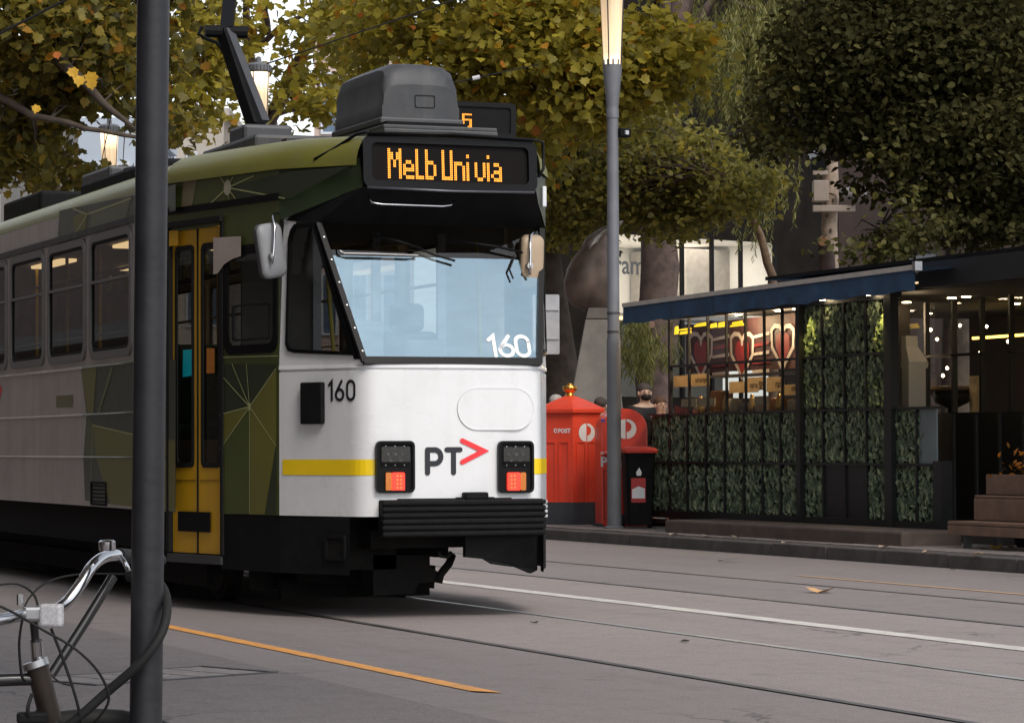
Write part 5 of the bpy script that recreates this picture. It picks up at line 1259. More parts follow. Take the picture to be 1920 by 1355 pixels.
# shop signs in the window, seen from behind
tan_m = mat('sign_card', (.60, .44, .28), .6, var=.08)
_n = tan_m.node_tree; _t = _n.nodes.new('ShaderNodeBsdfTranslucent'); _t.inputs[0].default_value = (.85, .72, .52, 1); _x = _n.nodes.new('ShaderNodeMixShader'); _x.inputs[0].default_value = .65
_n.links.new(_n.nodes['Principled BSDF'].outputs[0], _x.inputs[1]); _n.links.new(_t.outputs[0], _x.inputs[2]); _n.links.new(_x.outputs[0], _n.nodes['Material Output'].inputs[0]); txt = mat('sign_text', (.06, .03, .02), .6)
SGF = Fr((KFX+.05, 0, 0), (0, -1, 0))
SG2 = Fr((KFX+.34, 0, 0), (0, -1, 0))
def sg(px, py, X=.05): p = at_x(px, py, KFX+X); return (-p.y, p.z)
for k, (x0, x1, y0, y1, X, body, sub) in enumerate(((1263, 1330, 701, 726, .05, 'Vegetarian', None), (1292, 1328, 700, 722, .34, 'Vegeta', None), (1367, 1422, 713, 737, .05, 'arian', None), (1400, 1434, 706, 732, .34, 'egeta', None), (1437, 1470, 706, 735, .05, 'rian', None), (1470, 1497, 720, 741, .05, 'geta', None))):
    F_ = SGF if X < .1 else SG2; a0, z0 = sg(x0, y1, X); a1, z1 = sg(x1, y0, X)
    r = root('window_sign', F_.p((a0+a1)/2, z0), ['tan card reading Vegetarian backwards, leftmost in the kiosk window', 'second tan backwards card from the kiosk corner, reading Vegeta', 'tan backwards card reading arian below the middle heart', 'tan backwards card behind the middle, reading egeta', 'tan backwards card reading rian below the right heart', 'rightmost tan backwards card at the leaf wall, reading geta'][k], 'sign', 'tan cards in the kiosk window')
    b = MB(); b.extr([F_.p(a0, z0), F_.p(a1, z0), F_.p(a1, z1), F_.p(a0, z1)], -F_.n*.006); b.build('card', tan_m, r)
    text_part('lettering', body, F_, a1-.02, z0+.05, (z1-z0)*.75 if len(body) < 8 else (z1-z0)*.62, txt, r, mirror=True, d=.003, bold=.002)
# price strips, products, counter
prod = [mat('product_%d' % k, c, .5, var=.3, scale=30) for k, c in enumerate([(.42, .33, .22), (.30, .13, .05), (.45, .42, .34), (.22, .22, .24), (.40, .22, .10)])]
cn = MB(); cn.span((KFX+.15, colsA[-1]+.05, GZ+.1), (KFX+.62, colsA[0]-.08, 1.50)); cn.build('counter', mat('counter_dark', (.03, .028, .026), .5), kiosk)
cs = root('display_case', (KFX+.4, ky(1380), 1.5), 'lit food display case on the counter inside the kiosk window', 'display case')
for k in range(9):
    y = colsA[0]-.25-k*(colsA[0]-colsA[-1]-.35)/9; w_ = .22+.1*random.random(); h_ = .12+.22*random.random()
    b = MB(); b.box((KFX+.30+.15*random.random(), y, 1.51+h_/2), (.18, w_, h_), rz=random.uniform(-.2, .2), bev=.02); b.build('tray', prod[k % 5], cs)
    if k % 2 == 0: b = MB(); b.lathe((KFX+.22, y-.15, 1.51), [(.04, 0), (.045, .12), (.03, .20), (.02, .26)], 12); b.build('jar', mat('brass_jar', (.55, .38, .15), .3, .8), cs, smooth=True)
for a, c_ in ((1264, 1293), (1294, 1328), (1401, 1427)):
    y0, y1 = ky(a), ky(c_); b = MB(); b.box((KFX+.10, (y0+y1)/2, 1.69), (.012, abs(y0-y1)-.02, .10)); b.build('price_card', mat('price_card', (.42, .38, .26), .6, var=.1), cs)
b = MB(); b.box((KFX+.55, (colsA[0]+colsA[-1])/2, 2.02), (.25, colsA[0]-colsA[-1]-.3, .03)); b.build('shelf', mat('case_steel', (.25, .24, .22), .4, .6), cs)
# yellow illuminated lettering along the head of the windows
yel = emis('yellow_sign', (1., .62, .02), 1.1)
ys = root('light_sign', (KFX+.30, ky(1330), 2.5), 'glowing yellow sign strip at the top of the kiosk windows', 'sign')
YF = Fr((KFX+.30, 0, 0), (0, -1, 0))
for x0, x1, y0, y1 in ((1264, 1270, 611, 627), (1272, 1294, 614, 620), (1274, 1294, 619, 627), (1301, 1324, 606, 613), (1305, 1322, 604, 608), (1331, 1342, 605, 615), (1346, 1362, 602, 614), (1368, 1393, 606, 613), (1372, 1390, 601, 608)):
    b = MB(); a0, z0 = sg(x0, y1, .30); a1, z1 = sg(x1, y0, .30); b.extr([YF.p(a0, z0), YF.p(a1, z0+.005), YF.p(a1-.01, z1), YF.p(a0+.02, z1-.01)], -YF.n*.02); b.build('letter_block', yel, ys)
def plight(x, y, z, e, c=(1, .72, .42), r_=.06):
    l = bpy.data.lights.new('kiosk_lamp', 'POINT'); l.energy = e; l.color = c; l.shadow_soft_size = r_; o = bpy.data.objects.new('kiosk_lamp', l); col.objects.link(o); o.location = (x, y, z)
for px in (1300, 1385, 1460): plight(KFX+.7, ky(px)+.3, 2.68, 22)
plight(KFX+2.4, 29.0, 2.6, 2); plight(KFX+.35, at_x(1712, 600, KFX+.35).y, 2.6, 4)  # last lamp is added to brighten the oven hood
for px in (1527, 1662):
    l = bpy.data.lights.new('leaf_spot', 'SPOT'); l.energy = 16; l.color = (1, .80, .22); l.spot_size = math.radians(62); l.spot_blend = .6; l.shadow_soft_size = .02
    o = bpy.data.objects.new('leaf_spot', l); col.objects.link(o); o.location = (KFX-.14, ky(px), 2.74); o.rotation_euler = (Vector((.16, 0, -1))).to_track_quat('-Z', 'Y').to_euler()
# ---- recessed terrace on the right
ov = mat('oven_render', (.40, .38, .34), .7, var=.08)
oy = ky(1708)-.05
r = root('pizza_oven', (KFX+.75, oy, GZ), 'cream tapered oven hood standing behind the kiosk post', 'oven')
def ovl(px0, px1, py): 
    a = at_x(px0, py, KFX+.6); c_ = at_x(px0+(px1-px0)*.30, py, KFX+.6); d_ = .22*(px1-px0)/44; return [Vector((KFX+.6, a.y, a.z)), Vector((KFX+.6, c_.y, a.z)), Vector((KFX+.6+d_, c_.y, a.z)), Vector((KFX+.6+d_, a.y, a.z))]
def loft4(name, lv, m, par):
    b = MB(); rows = [ovl(*q) for q in lv]; b.sheet([q+q[:1] for q in rows]); b.poly(rows[0]); b.poly(rows[-1]); return b.build(name, m, par)
loft4('hood', [(1690, 1738, 679), (1690, 1732, 668), (1690, 1720, 650), (1690, 1719, 630)], ov, r); loft4('collar', [(1689, 1738, 690), (1689, 1739, 679)], ov, r)
rows = None
loft4('body', [(1691, 1734, 960), (1691, 1734, 690)], ov, r)
dw = mat('dark_wainscot', (.016, .016, .017), .6, var=.2)
tf_ = MB(); tf_.span((KFX+1.5, 20, GZ), (KFX+1.58, at_x(1690, 800, KFX+1.5).y, 1.52)); tf_.build('terrace_wall', dw, kiosk)
for k in range(5):
    y = at_x(1790, 800, KFX+1.5).y-k*.50; b = MB(); b.span((KFX+1.47, y-.02, GZ), (KFX+1.5, y+.02, 1.5)); b.build('terrace_batten', dark_grey, kiosk)
for k in range(6):
    y = at_x(1735, 800, KFX+1.5).y-k*.62; b = MB(); b.span((KFX+1.50, y-.02, 1.52), (KFX+1.56, y+.02, 2.8)); b.build('terrace_mullion', frame_m, kiosk)
b = MB(); b.span((KFX+1.50, 20, 2.16), (KFX+1.56, at_x(1690, 800, KFX+1.5).y, 2.19)); b.build('terrace_transom', frame_m, kiosk)
b = MB(); b.poly([(KFX+1.53, at_x(1690, 800, KFX+1.5).y, 1.52), (KFX+1.53, 20, 1.52), (KFX+1.53, 20, 2.8), (KFX+1.53, at_x(1690, 800, KFX+1.5).y, 2.8)]); b.build('terrace_glass', pale_glass, kiosk, recalc=False)
tx, ty = KFX+2.0, at_x(1785, 800, KFX+2.0).y
r = root('table', (tx, ty, GZ), 'dark barrel table with wooden top on the kiosk terrace', 'table')
b = MB(); b.lathe((tx, ty, 1.78), [(.30, 0), (.33, .02), (.33, .05), (.30, .06)], 28); b.build('table_top', mat('table_wood', (.20, .12, .08), .5, var=.3, scale=14), r, smooth=True, angle=35)
b = MB(); b.lathe((tx, ty, GZ+.1), [(.20, 0), (.18, .03), (.05, .08), (.05, 1.35), (.20, 1.42), (.26, 1.55)], 24); b.build('barrel', dw, r, smooth=True)
b = MB(); b.lathe((tx-.1, ty+.1, 1.84), [(.03, 0), (.035, .08), (.02, .12)], 10); b.build('glass', pale_glass, r)
b = MB(); b.span((KFX+2.0, at_x(1832, 800, KFX+2.).y, 1.2), (KFX+2.03, at_x(1818, 800, KFX+2.).y, 1.95)); o = b.build('menu_stand', mat('menu_card', (.42, .32, .20), .6)); tag(o, 'tan upright menu card inside the kiosk terrace glass', 'menu')
b = MB(); b.span((KFX+3.0, 21, 2.44), (KFX+3.03, at_x(1824, 800, KFX+3.).y, 2.47)); o = b.build('light_strip', emis('strip_light', (1., .6, .1), 4.)); tag(o, 'thin yellow light strip inside the terrace glass', 'light')
for px, py, X in ((1745, 618, 2.2), (1757, 636, 2.4), (1776, 690, 2.0), (1768, 704, 2.0), (1850, 612, 3.2), (1890, 640, 3.0), (1838, 660, 3.4), (1800, 610, 3.0)):
    c = at_x(px, py, KFX+X); b = MB(); b.lathe(c, [(.004, -.02), (.02, 0), (.004, .02)], 8); b.build('small_bulb', warm, kiosk)
# ---- wooden bench
bn = mat('bench_timber', (.19, .115, .078), .55, var=.25, scale=5)
bxx = 14.95
y0, y1 = at_x(1776, 950, bxx).y, at_x(1776, 950, bxx).y-3.4
r = root('bench', (bxx, (y0+y1)/2, GZ), 'brown slatted timber bench at the right edge before the kiosk', 'bench')
for nm, xa, xb_, za, zb2 in (('seat_board', bxx, bxx+.05, .27, .365), ('seat_board', bxx, bxx+.30, .37, .405), ('back_board', bxx+.30, bxx+.34, .41, .625), ('back_board', bxx+.31, bxx+.46, .63, .655), ('back_board', bxx+.44, bxx+.48, .66, .86)):
    b = MB(); b.span((xa, y1, za), (xb_, y0, zb2), bev=.007); b.build(nm, bn, r)
for y in (y0-.25, (y0+y1)/2, y1+.25):
    for xx in (bxx+.08, bxx+.42): b = MB(); b.span((xx-.03, y-.03, GZ), (xx+.03, y+.03, .36 if xx < bxx+.2 else .64)); b.build('leg', dark_grey, r)
# ---- flower planter at the right edge
fx = at_x(1914, 890, 15.75)
r = root('planter', (15.75, fx.y-.15, GZ), 'orange flowers in a dark planter at the right edge of bench', 'planter')
b = MB(); b.lathe((15.75, fx.y-.15, GZ), [(.14, 0), (.18, .30), (.19, .62), (.17, .62)], 20); b.build('pot', black_matte, r, smooth=True, angle=35)
nn_ = 90; P = np.stack([15.75+rng.normal(0, .13, nn_), fx.y-.15+rng.normal(0, .15, nn_), .78+np.abs(rng.normal(0, .14, nn_))], 1)
dr = rng.normal(0, 1, (nn_, 3)); dr[:, 2] = np.abs(dr[:, 2])*.6; dr /= np.linalg.norm(dr, axis=1, keepdims=True); nr = rng.normal(0, 1, (nn_, 3)); nr /= np.linalg.norm(nr, axis=1, keepdims=True)
o = leaf_object('flowers', leaf_mesh_arrays(P, dr, nr, rng.uniform(.05, .09, nn_), OVAL), 8, nn_, leafmat('flower_petal', [(0, (.05, .08, .02)), (.4, (.45, .14, .01)), (1, (.6, .22, .02))], .1), r, ORG[r.name]); o['kind'] = 'stuff'

# ================================================================== BUILDINGS BEHIND
dark_wall = mat('dark_cladding', (.011, .009, .0075), .8, var=.5, scale=1.2, spec=.1)
ud = Vector((math.sin(math.radians(70.3)), math.cos(math.radians(70.3)), 0))
PO = at_d(1150, 800, 78.); PO = Vector((PO.x, PO.y, 0))
PF = Fr(PO, ud)
def fq(px, py, d=0.):
    dd = ray(px, py); t = (PF.p(0, 0, d)-CAM).dot(PF.n)/dd.dot(PF.n); q = CAM+dd*t-PF.o; return (q.dot(PF.u), q.z)
pz = root('plaza_building', PO, 'dark building behind the kiosk with bright glazed upper shopfront', 'building')
a0, zt = fq(1146, 437); a1, zb = fq(1452, 592); zt = fq(1300, 447)[1]; zb = fq(1300, 592)[1]
aL = fq(960, 600)[0]; aR = fq(2150, 600)[0]
zl0, zl1 = fq(1300, 745)[1], zb-.10
wall(PF, aL, aR, -.05, 17., [(a0, a1, zb, zt), (a0, a1, zl0, zl1)]).build('wall', dark_wall, pz, recalc=False)
white_wall = mat('shop_white_wall', (.78, .75, .70), .7, var=.04)
D_ = -4.0
b = MB(); b.poly([PF.p(a0, zb, D_), PF.p(a1, zb, D_), PF.p(a1, zt, D_), PF.p(a0, zt, D_)])
for z in (zb, zt): b.poly([PF.p(a0, z, 0), PF.p(a1, z, 0), PF.p(a1, z, D_), PF.p(a0, z, D_)])
for a in (a0, a1): b.poly([PF.p(a, zb, 0), PF.p(a, zt, 0), PF.p(a, zt, D_), PF.p(a, zb, D_)])
b.build('shop_room', white_wall, pz, recalc=False)
gm = mat('shop_grey_partition', (.36, .32, .28), .7, var=.15)
g0, g1 = fq(1292, 550, -1.6)[0], fq(1440, 550, -1.6)[0]; gz = fq(1340, 468, -1.6)[1]
b = MB(); b.extr([PF.p(a, z, -3.9) for a, z in ((g0, zb+.02), (g1, zb+.02), (g1, gz), (g0, gz))], PF.n*2.2); b.build('partition', gm, pz)
c0, c1 = fq(1400, 550, -1.2)[0], fq(1412, 550, -1.2)[0]; b = MB(); b.extr([PF.p(a, z, -1.5) for a, z in ((c0, zb+.02), (c1, zb+.02), (c1, gz-.1), (c0, gz-.1))], PF.n*.3); b.build('pale_column', white_wall, pz)
b = MB(); b.poly([PF.p(a0, zl0, -2.), PF.p(a1, zl0, -2.), PF.p(a1, zl1, -2.), PF.p(a0, zl1, -2.)]); b.build('ground_floor_back', mat('dim_room', (.11, .10, .075), .7, var=.5, scale=.8), pz, recalc=False)
mulls = [fq(p, 520)[0] for p in (1148, 1214, 1276, 1332, 1386, 1450)]
for i, a in enumerate(mulls):
    b = MB(); b.extr([PF.p(a-.045, zl0), PF.p(a+.045, zl0), PF.p(a+.045, zt), PF.p(a-.045, zt)], PF.n*.10); b.build('mullion', black_matte, pz)
    if i:
        b = MB(); b.poly([PF.p(mulls[i-1]+.045, zb, .03), PF.p(a-.045, zb, .03), PF.p(a-.045, zt, .03), PF.p(mulls[i-1]+.045, zt, .03)]); b.build('window_pane', pale_glass, pz, recalc=False)
        b = MB(); b.poly([PF.p(mulls[i-1]+.045, zl0, .03), PF.p(a-.045, zl0, .03), PF.p(a-.045, zl1, .03), PF.p(mulls[i-1]+.045, zl1, .03)]); b.build('window_pane', pale_glass, pz, recalc=False)
b = MB(); b.extr([PF.p(a0, zb-.12), PF.p(a1, zb-.12), PF.p(a1, zb), PF.p(a0, zb)], PF.n*.12); b.build('spandrel', mat('spandrel_grey', (.25, .24, .22), .6), pz)
ta, tz = fq(1151, 512, -.6); h_ = fq(1151, 486, -.6)[1]-tz
text_part('shop_lettering', 'ram', PF, ta, tz, h_*1.95, mat('shop_letter', (.05, .05, .055), .4), pz, d=-.6, bold=.01)
al = bpy.data.lights.new('shop_light', 'AREA'); al.shape = 'RECTANGLE'; al.size = abs(a1-a0)*.8; al.size_y = 2.0; al.energy = 105; al.color = (1, .93, .82)
ao = bpy.data.objects.new('shop_light', al); col.objects.link(ao); ao.location = PF.p((a0+a1)/2, zt-.06, -1.6); ao.rotation_euler = (0, 0, math.atan2(ud.y, ud.x))
for px, py in ((1133, 586), (1166, 596), (1186, 591), (1253, 626), (1078, 695), (1060, 693), (1040, 691), (1030, 692)):
    a, z = fq(px, py, .2); wd = .28 if px < 1080 else .07; b = MB(); b.extr([PF.p(a-wd/2, z-.04, .14), PF.p(a+wd/2, z-.04, .14), PF.p(a+wd/2, z+.04, .14), PF.p(a-wd/2, z+.04, .14)], PF.n*.05); b.build('lamp', emis('yellow_lamp', (1., .62, .18), 3.0), pz)
# brown rendered building to the right
q0, q1 = at_d(1575, 800, 66.), at_d(2150, 800, 60.)
bb = root('rendered_building', (q0.x, q0.y, 0), 'brown rendered blank wall behind the pale timber pole', 'building')
BF = Fr((q0.x, q0.y, 0), (q1-q0).xy.to_3d()); BL = (q1-q0).length
brown = mat('brown_render', (.085, .060, .050), .85, var=.3, scale=.7, bump=.2)
b = MB(); b.extr([BF.p(0, -.05), BF.p(BL, -.05), BF.p(BL, 14.), BF.p(0, 14.)], -BF.n*6); b.build('wall', brown, bb)
def bq(px, py): dd = ray(px, py); t = (BF.o-CAM).dot(BF.n)/dd.dot(BF.n); q = CAM+dd*t-BF.o; return (q.dot(BF.u), q.z)
for x0, x1, y0, y1, m_ in ((1818, 1833, 458, 480, emis('lit_window', (1., .45, .06), .9)), (1846, 1857, 460, 480, emis('lit_window', (1., .45, .06), .9)), (1700, 1760, 470, 512, mat('far_pane', (.30, .32, .34), .3)), (1786, 1880, 376, 420, mat('far_pane', (.30, .32, .34), .3))):
    a_, z_ = bq(x0, y1); c_, w_ = bq(x1, y0)
    b = MB(); b.ring(BF.pts([(a_, z_), (c_, z_), (c_, w_), (a_, w_)]), BF.pts([(a_+.04, z_+.04), (c_-.04, z_+.04), (c_-.04, w_-.04), (a_+.04, w_-.04)]), BF.n*.05); wn = b.build('window', dark_grey, bb)
    b = MB(); b.poly(BF.pts([(a_, z_), (c_, z_), (c_, w_), (a_, w_)], .015)); b.build('pane', m_, wn, recalc=False)
def far_building(px0, px1, ytop, dist, m, label, rows_, cols_, winm, depth=14):
    p0, p1 = at_d(px0, 800, dist), at_d(px1, 800, dist); top = at_d((px0+px1)/2, ytop, dist).z
    r = root('far_building', (p0.x, p0.y, 0), label, 'building'); F_ = Fr((p0.x, p0.y, 0), (p1-p0).xy.to_3d()); L_ = (p1-p0).length
    b = MB(); b.extr([F_.p(0, -.1), F_.p(L_, -.1), F_.p(L_, top), F_.p(0, top)], -F_.n*depth); b.build('wall', m, r)
    b = MB(); b.extr([F_.p(-.3, top), F_.p(L_+.3, top), F_.p(L_+.3, top+.4), F_.p(-.3, top+.4)], -F_.n*depth*.98+F_.n*.3); b.build('cornice', m, r)
    for i in range(cols_):
        for k in range(rows_):
            a_ = L_*(i+.22)/cols_; c_ = L_*(i+.78)/cols_; z_ = 1.2+(top-1.5)*(k+.1)/rows_; w_ = 1.2+(top-1.5)*(k+.72)/rows_
            b = MB(); b.ring(F_.pts([(a_, z_), (c_, z_), (c_, w_), (a_, w_)]), F_.pts([(a_+.12, z_+.12), (c_-.12, z_+.12), (c_-.12, w_-.12), (a_+.12, w_-.12)]), F_.n*.12); wn = b.build('window', mat('far_frame', (.6, .62, .66), .6), r)
            b = MB(); b.poly(F_.pts([(a_, z_), (c_, z_), (c_, w_), (a_, w_)], .03)); b.build('pane', winm, wn, recalc=False)
    return r
bluew = mat('far_glass', (.10, .15, .22), .25)
far_building(60, 255, 236, 130, mat('pale_blue_render', (.42, .48, .55), .8, var=.08, scale=.3), 'pale blue far building low behind the leaves at left', 3, 4, bluew)
far_building(590, 760, -120, 150, mat('pink_stone', (.52, .40, .35), .8, var=.08, scale=.3), 'pinkish tall far building glimpsed behind leaves above the roof pod', 5, 3, bluew)
far_building(300, 420, 215, 160, mat('cream_stone', (.50, .46, .40), .8, var=.08, scale=.3), 'cream far building behind the pantograph leaves', 3, 3, bluew)
far_building(-520, 20, 120, 90, mat('grey_stone', (.20, .19, .18), .8, var=.2, scale=.3), 'dark grey far building at the left end of street', 4, 6, bluew)
# unseen near-side shop row, sized to darken the tram's flank, mirrored in its windows
nb = root('unseen_shop_row', (-9, 20, 0), 'unseen brick shop row on the near side, sized to shade the tram', 'building')
b = MB(); b.span((-22, -2, 0), (-6.0, 230, 25)); b.build('wall', mat('near_brick', (.16, .12, .10), .85, var=.3, scale=1.5, bump=.2), nb)
for k in range(12):
    for j in range(3):
        y = 0.5+k*5.6; z = 5.0+j*3.8
        b = MB(); b.span((-5.98, y, z), (-5.90, y+2.2, z+2.2)); b.build('window', mat('near_window', (.05, .06, .07), .2), nb)
b = MB(); b.span((-6.0, -2, 3.3), (-3.0, 230, 3.6)); b.build('verandah', mat('verandah_metal', (.12, .11, .10), .6), nb)

# ================================================================== TREES
PLANE = [(0, 0), (.30, -.06), (.33, .14), (.58, .28), (.43, .45), (.37, .68), (.19, .69), (0, .98), (-.19, .69), (-.37, .68), (-.43, .45), (-.58, .28), (-.36, .12), (-.30, -.06)]
OVATE = [(0, 0), (.30, .18), (.36, .45), (.20, .78), (0, 1), (-.20, .78), (-.36, .45), (-.30, .18)]
LANCE = [(0, 0), (.07, .3), (.07, .65), (0, 1), (-.07, .65), (-.07, .3)]
bark = mat('plane_bark', (.075, .058, .045), .9, var=.45, scale=5, bump=.5)
bark2 = mat('reddish_bark', (.105, .072, .062), .9, var=.4, scale=6, bump=.5)
yel_ramp = [(0, (.17, .155, .028)), (.35, (.28, .24, .035)), (.7, (.38, .32, .045)), (.95, (.48, .39, .05)), (.975, (.50, .27, .02)), (1, (.40, .12, .03))]
oli_ramp = [(0, (.07, .065, .014)), (.45, (.15, .13, .024)), (.85, (.25, .20, .03)), (.96, (.30, .20, .03)), (1, (.42, .17, .02))]
gry_ramp = [(0, (.12, .12, .035)), (.5, (.23, .21, .05)), (.9, (.35, .30, .06)), (1, (.44, .34, .04))]
shade_ramp = [(0, (.044, .044, .017)), (.6, (.064, .061, .022)), (1, (.10, .088, .028))]  # shade of the dense canopy is put into these leaf colours
wil_ramp = [(0, (.10, .11, .03)), (.6, (.17, .17, .045)), (1, (.27, .24, .06))]
M_yel = leafmat('plane_leaf_yellow', yel_ramp, .5); M_oli = leafmat('plane_leaf_olive', oli_ramp, .45); M_gry = leafmat('small_leaf_green', gry_ramp, .45); M_shd = leafmat('shaded_leaf', shade_ramp, .3, .85); M_shd.node_tree.nodes['Principled BSDF'].inputs['Specular IOR Level'].default_value = .1
M_mid = leafmat('mid_olive_leaf', [(0, (.06, .062, .018)), (.6, (.11, .105, .028)), (1, (.19, .16, .035))], .35); M_wil = leafmat('weeping_leaf', wil_ramp, .3)
GAPS = []
def crown_points(blobs, per, spread):
    """twig clusters inside ellipsoid blobs: returns leaf positions"""
    Ps = []; tw = []
    for (c, rx, ry, rz, n) in blobs:
        c = np.array(c); k = max(1, n//per)
        d = rng.normal(0, 1, (k, 3)); d /= np.linalg.norm(d, axis=1, keepdims=True); rad = rng.uniform(.25, 1., k)**.55
        cc = c + d*rad[:, None]*np.array([rx, ry, rz]); tw.append(cc)
        Ps.append((cc[:, None, :] + rng.normal(0, 1, (k, per, 3))*np.array([spread, spread, spread*.45])).reshape(-1, 3))
    P = np.concatenate(Ps)
    for c, rg in GAPS: P = P[np.sum(((P-np.array(c))/rg)**2, axis=1) > rng.uniform(.5, 1.3, len(P))]
    return P, np.concatenate(tw)
def make_crown(name, blobs, per, spread, outline, smin, smax, m, parent, droop=.35):
    P, tw = crown_points(blobs, per, spread); N = len(P)
    dr = rng.normal(0, 1, (N, 3)); dr[:, 2] = dr[:, 2]*.5-droop; dr /= np.linalg.norm(dr, axis=1, keepdims=True)
    nr = rng.normal(0, .7, (N, 3)) + np.array([-.1, -.35, .7]); nr -= dr*np.sum(nr*dr, axis=1, keepdims=True); nr /= np.linalg.norm(nr, axis=1, keepdims=True)
    o = leaf_object(name, leaf_mesh_arrays(P, dr, nr, smin+(smax-smin)*rng.beta(1.6, 2.2, N), outline, .18), len(outline), N, m, parent, ORG[parent.name]); o['kind'] = 'stuff'
    return o, tw
def limb(mb, pts, r0, r1, n=8, wob=.06):
    pts = [Vector(p) for p in pts]; out = [pts[0]]
    for i in range(len(pts)-1):
        for k in (1, 2, 3):
            q = pts[i].lerp(pts[i+1], k/3)
            if not (i == len(pts)-2 and k == 3): q += Vector([random.uniform(-wob, wob) for _ in range(3)])*(pts[i+1]-pts[i]).length*.35
            out.append(q)
    L_ = len(out); mb.tube(out, [r0+(r1-r0)*(i/(L_-1))**.8 for i in range(L_)], n); return out
def twigs(tw, starts, frac, parent, m, r=.012, cap=140):
    b = MB(); idx = rng.permutation(len(tw))[:min(cap, int(len(tw)*frac))]; S = np.array([tuple(s) for s in starts])
    for i in idx:
        c = Vector(tw[i]); j = int(np.argmin(np.sum((S-tw[i])**2, axis=1))); s = Vector(S[j])
        if (c-s).length > 4.5: continue
        mid = s.lerp(c, .5)+Vector((random.uniform(-.15, .15), random.uniform(-.15, .15), .12)); b.tube([s, mid, c], [r*1.6, r, r*.5], 5, cap=False)
    if b.v: o = b.build('twigs', m, parent, smooth=True); o['kind'] = 'stuff'
def blob_px(px, py, dist, rpx, rpy, n, dz=1.2):
    c = at_d(px, py, dist); k = dist/FPX; return (tuple(c), rpx*k, dz, rpy*k, n)

for px, py, dd, rg in ((205, 262, 47, .42), (205, 262, 49, .42), (490, 165, 54, .45), (490, 140, 56, .45), (1556, 330, 38, .45), (1556, 400, 38, .5), (1560, 460, 38, .35), (1650, 400, 38, .3)): GAPS.append((tuple(at_d(px, py, dd)), np.array([rg, 1.8, rg*1.05])))
# plane tree in the middle of the picture, behind the street lamp
tb = at_d(1040, 900, 47.); t1 = root('plane_tree', (tb.x, tb.y, GZ), 'yellow-green plane tree behind the nearest street lamp', 'tree', 'street trees behind the tram')
D = 44.
b = MB(); st = []
st += limb(b, [(tb.x, tb.y, 0), (tb.x+.1, tb.y, 2.4), (tb.x-.2, tb.y, 4.6)], .34, .24, 12, .02)
b.build('trunk', bark, t1, smooth=True); b = MB()
top = Vector((tb.x-.2, tb.y, 4.6))
for px, py in ((700, -200), (900, -350), (1100, -260), (1250, 40), (860, 60), (1180, 170), (1320, -120)):
    st += limb(b, [top, top.lerp(at_d(px, py, D), .5)+Vector((0, 0, .5)), at_d(px, py, D)], .13, .03)
b.build('limbs', bark, t1, smooth=True)
B1 = [blob_px(760, 30, 44, 110, 75, 900), blob_px(900, 120, 43, 120, 110, 1900), blob_px(1010, 60, 42, 120, 110, 2000), blob_px(980, 280, 44, 60, 70, 600), blob_px(1110, 160, 42, 100, 100, 1700), blob_px(1230, 110, 42, 80, 90, 1300), blob_px(1040, -120, 43, 280, 110, 3000, 2.2), blob_px(1220, -160, 43, 160, 120, 1600, 2), blob_px(900, -320, 43, 350, 120, 2200, 2.5), blob_px(690, 90, 45, 50, 60, 240)]
B1 = [(c, x, y, z, int(n*1.5)) for c, x, y, z, n in B1]
_, tw = make_crown('crown', B1, 12, .26, PLANE, .08, .19, M_yel, t1); twigs(tw, st, .3, t1, bark)
# two plane trees behind the tram at the left
tb = at_d(560, 900, 62.); t2 = root('plane_tree', (tb.x, tb.y, GZ), 'bare-limbed plane tree above the tram roof, sky showing between branches', 'tree', 'street trees behind the tram')
b = MB(); st = []
st += limb(b, [(tb.x, tb.y, 0), (tb.x, tb.y, 3.), at_d(500, 230, 60)], .38, .22, 12, .02); b.build('trunk', bark2, t2, smooth=True); b = MB()
s0 = at_d(500, 230, 60)
for pts, r0 in (([s0, at_d(560, 110, 58), at_d(640, -20, 57), at_d(700, -160, 57)], .17), ([s0, at_d(470, 120, 58), at_d(460, 0, 57), at_d(450, -150, 57)], .15), ([s0, at_d(400, 130, 57), at_d(360, 20, 56), at_d(330, -150, 56)], .12), ([at_d(480, 90, 58), at_d(540, 40, 57), at_d(610, 10, 57)], .07), ([at_d(500, 60, 58), at_d(497, 0, 57), at_d(500, -120, 57)], .09), ([s0, at_d(560, 200, 57), at_d(640, 160, 57)], .07)):
    st += limb(b, pts, r0, .03)
b.build('limbs', bark2, t2, smooth=True)
B2 = [blob_px(360, 60, 54, 60, 80, 520), blob_px(430, 30, 55, 70, 60, 380), blob_px(370, 190, 54, 60, 60, 480), blob_px(545, 160, 56, 60, 55, 330), blob_px(590, 60, 56, 60, 50, 260), blob_px(480, -120, 56, 250, 90, 1500, 2.5), blob_px(660, 30, 54, 60, 70, 420), blob_px(600, 190, 54, 50, 40, 320), blob_px(700, 160, 55, 60, 60, 400), blob_px(420, 130, 55, 70, 60, 340)]
B2 = [(c, x, y, z, int(n*.85)) for c, x, y, z, n in B2]
_, tw = make_crown('crown', B2, 9, .30, PLANE, .12, .25, M_yel, t2); twigs(tw, st, .5, t2, bark2)
tb = at_d(95, 900, 56.); t3 = root('plane_tree', (tb.x, tb.y, GZ), 'dense olive plane tree at the left, its branches crossing the far lamp', 'tree', 'street trees behind the tram')
b = MB(); st = []
st += limb(b, [(tb.x, tb.y, 0), (tb.x, tb.y, 3.), at_d(92, 260, 55)], .30, .2, 12, .02); b.build('trunk', bark, t3, smooth=True); b = MB(); s0 = at_d(92, 260, 55)
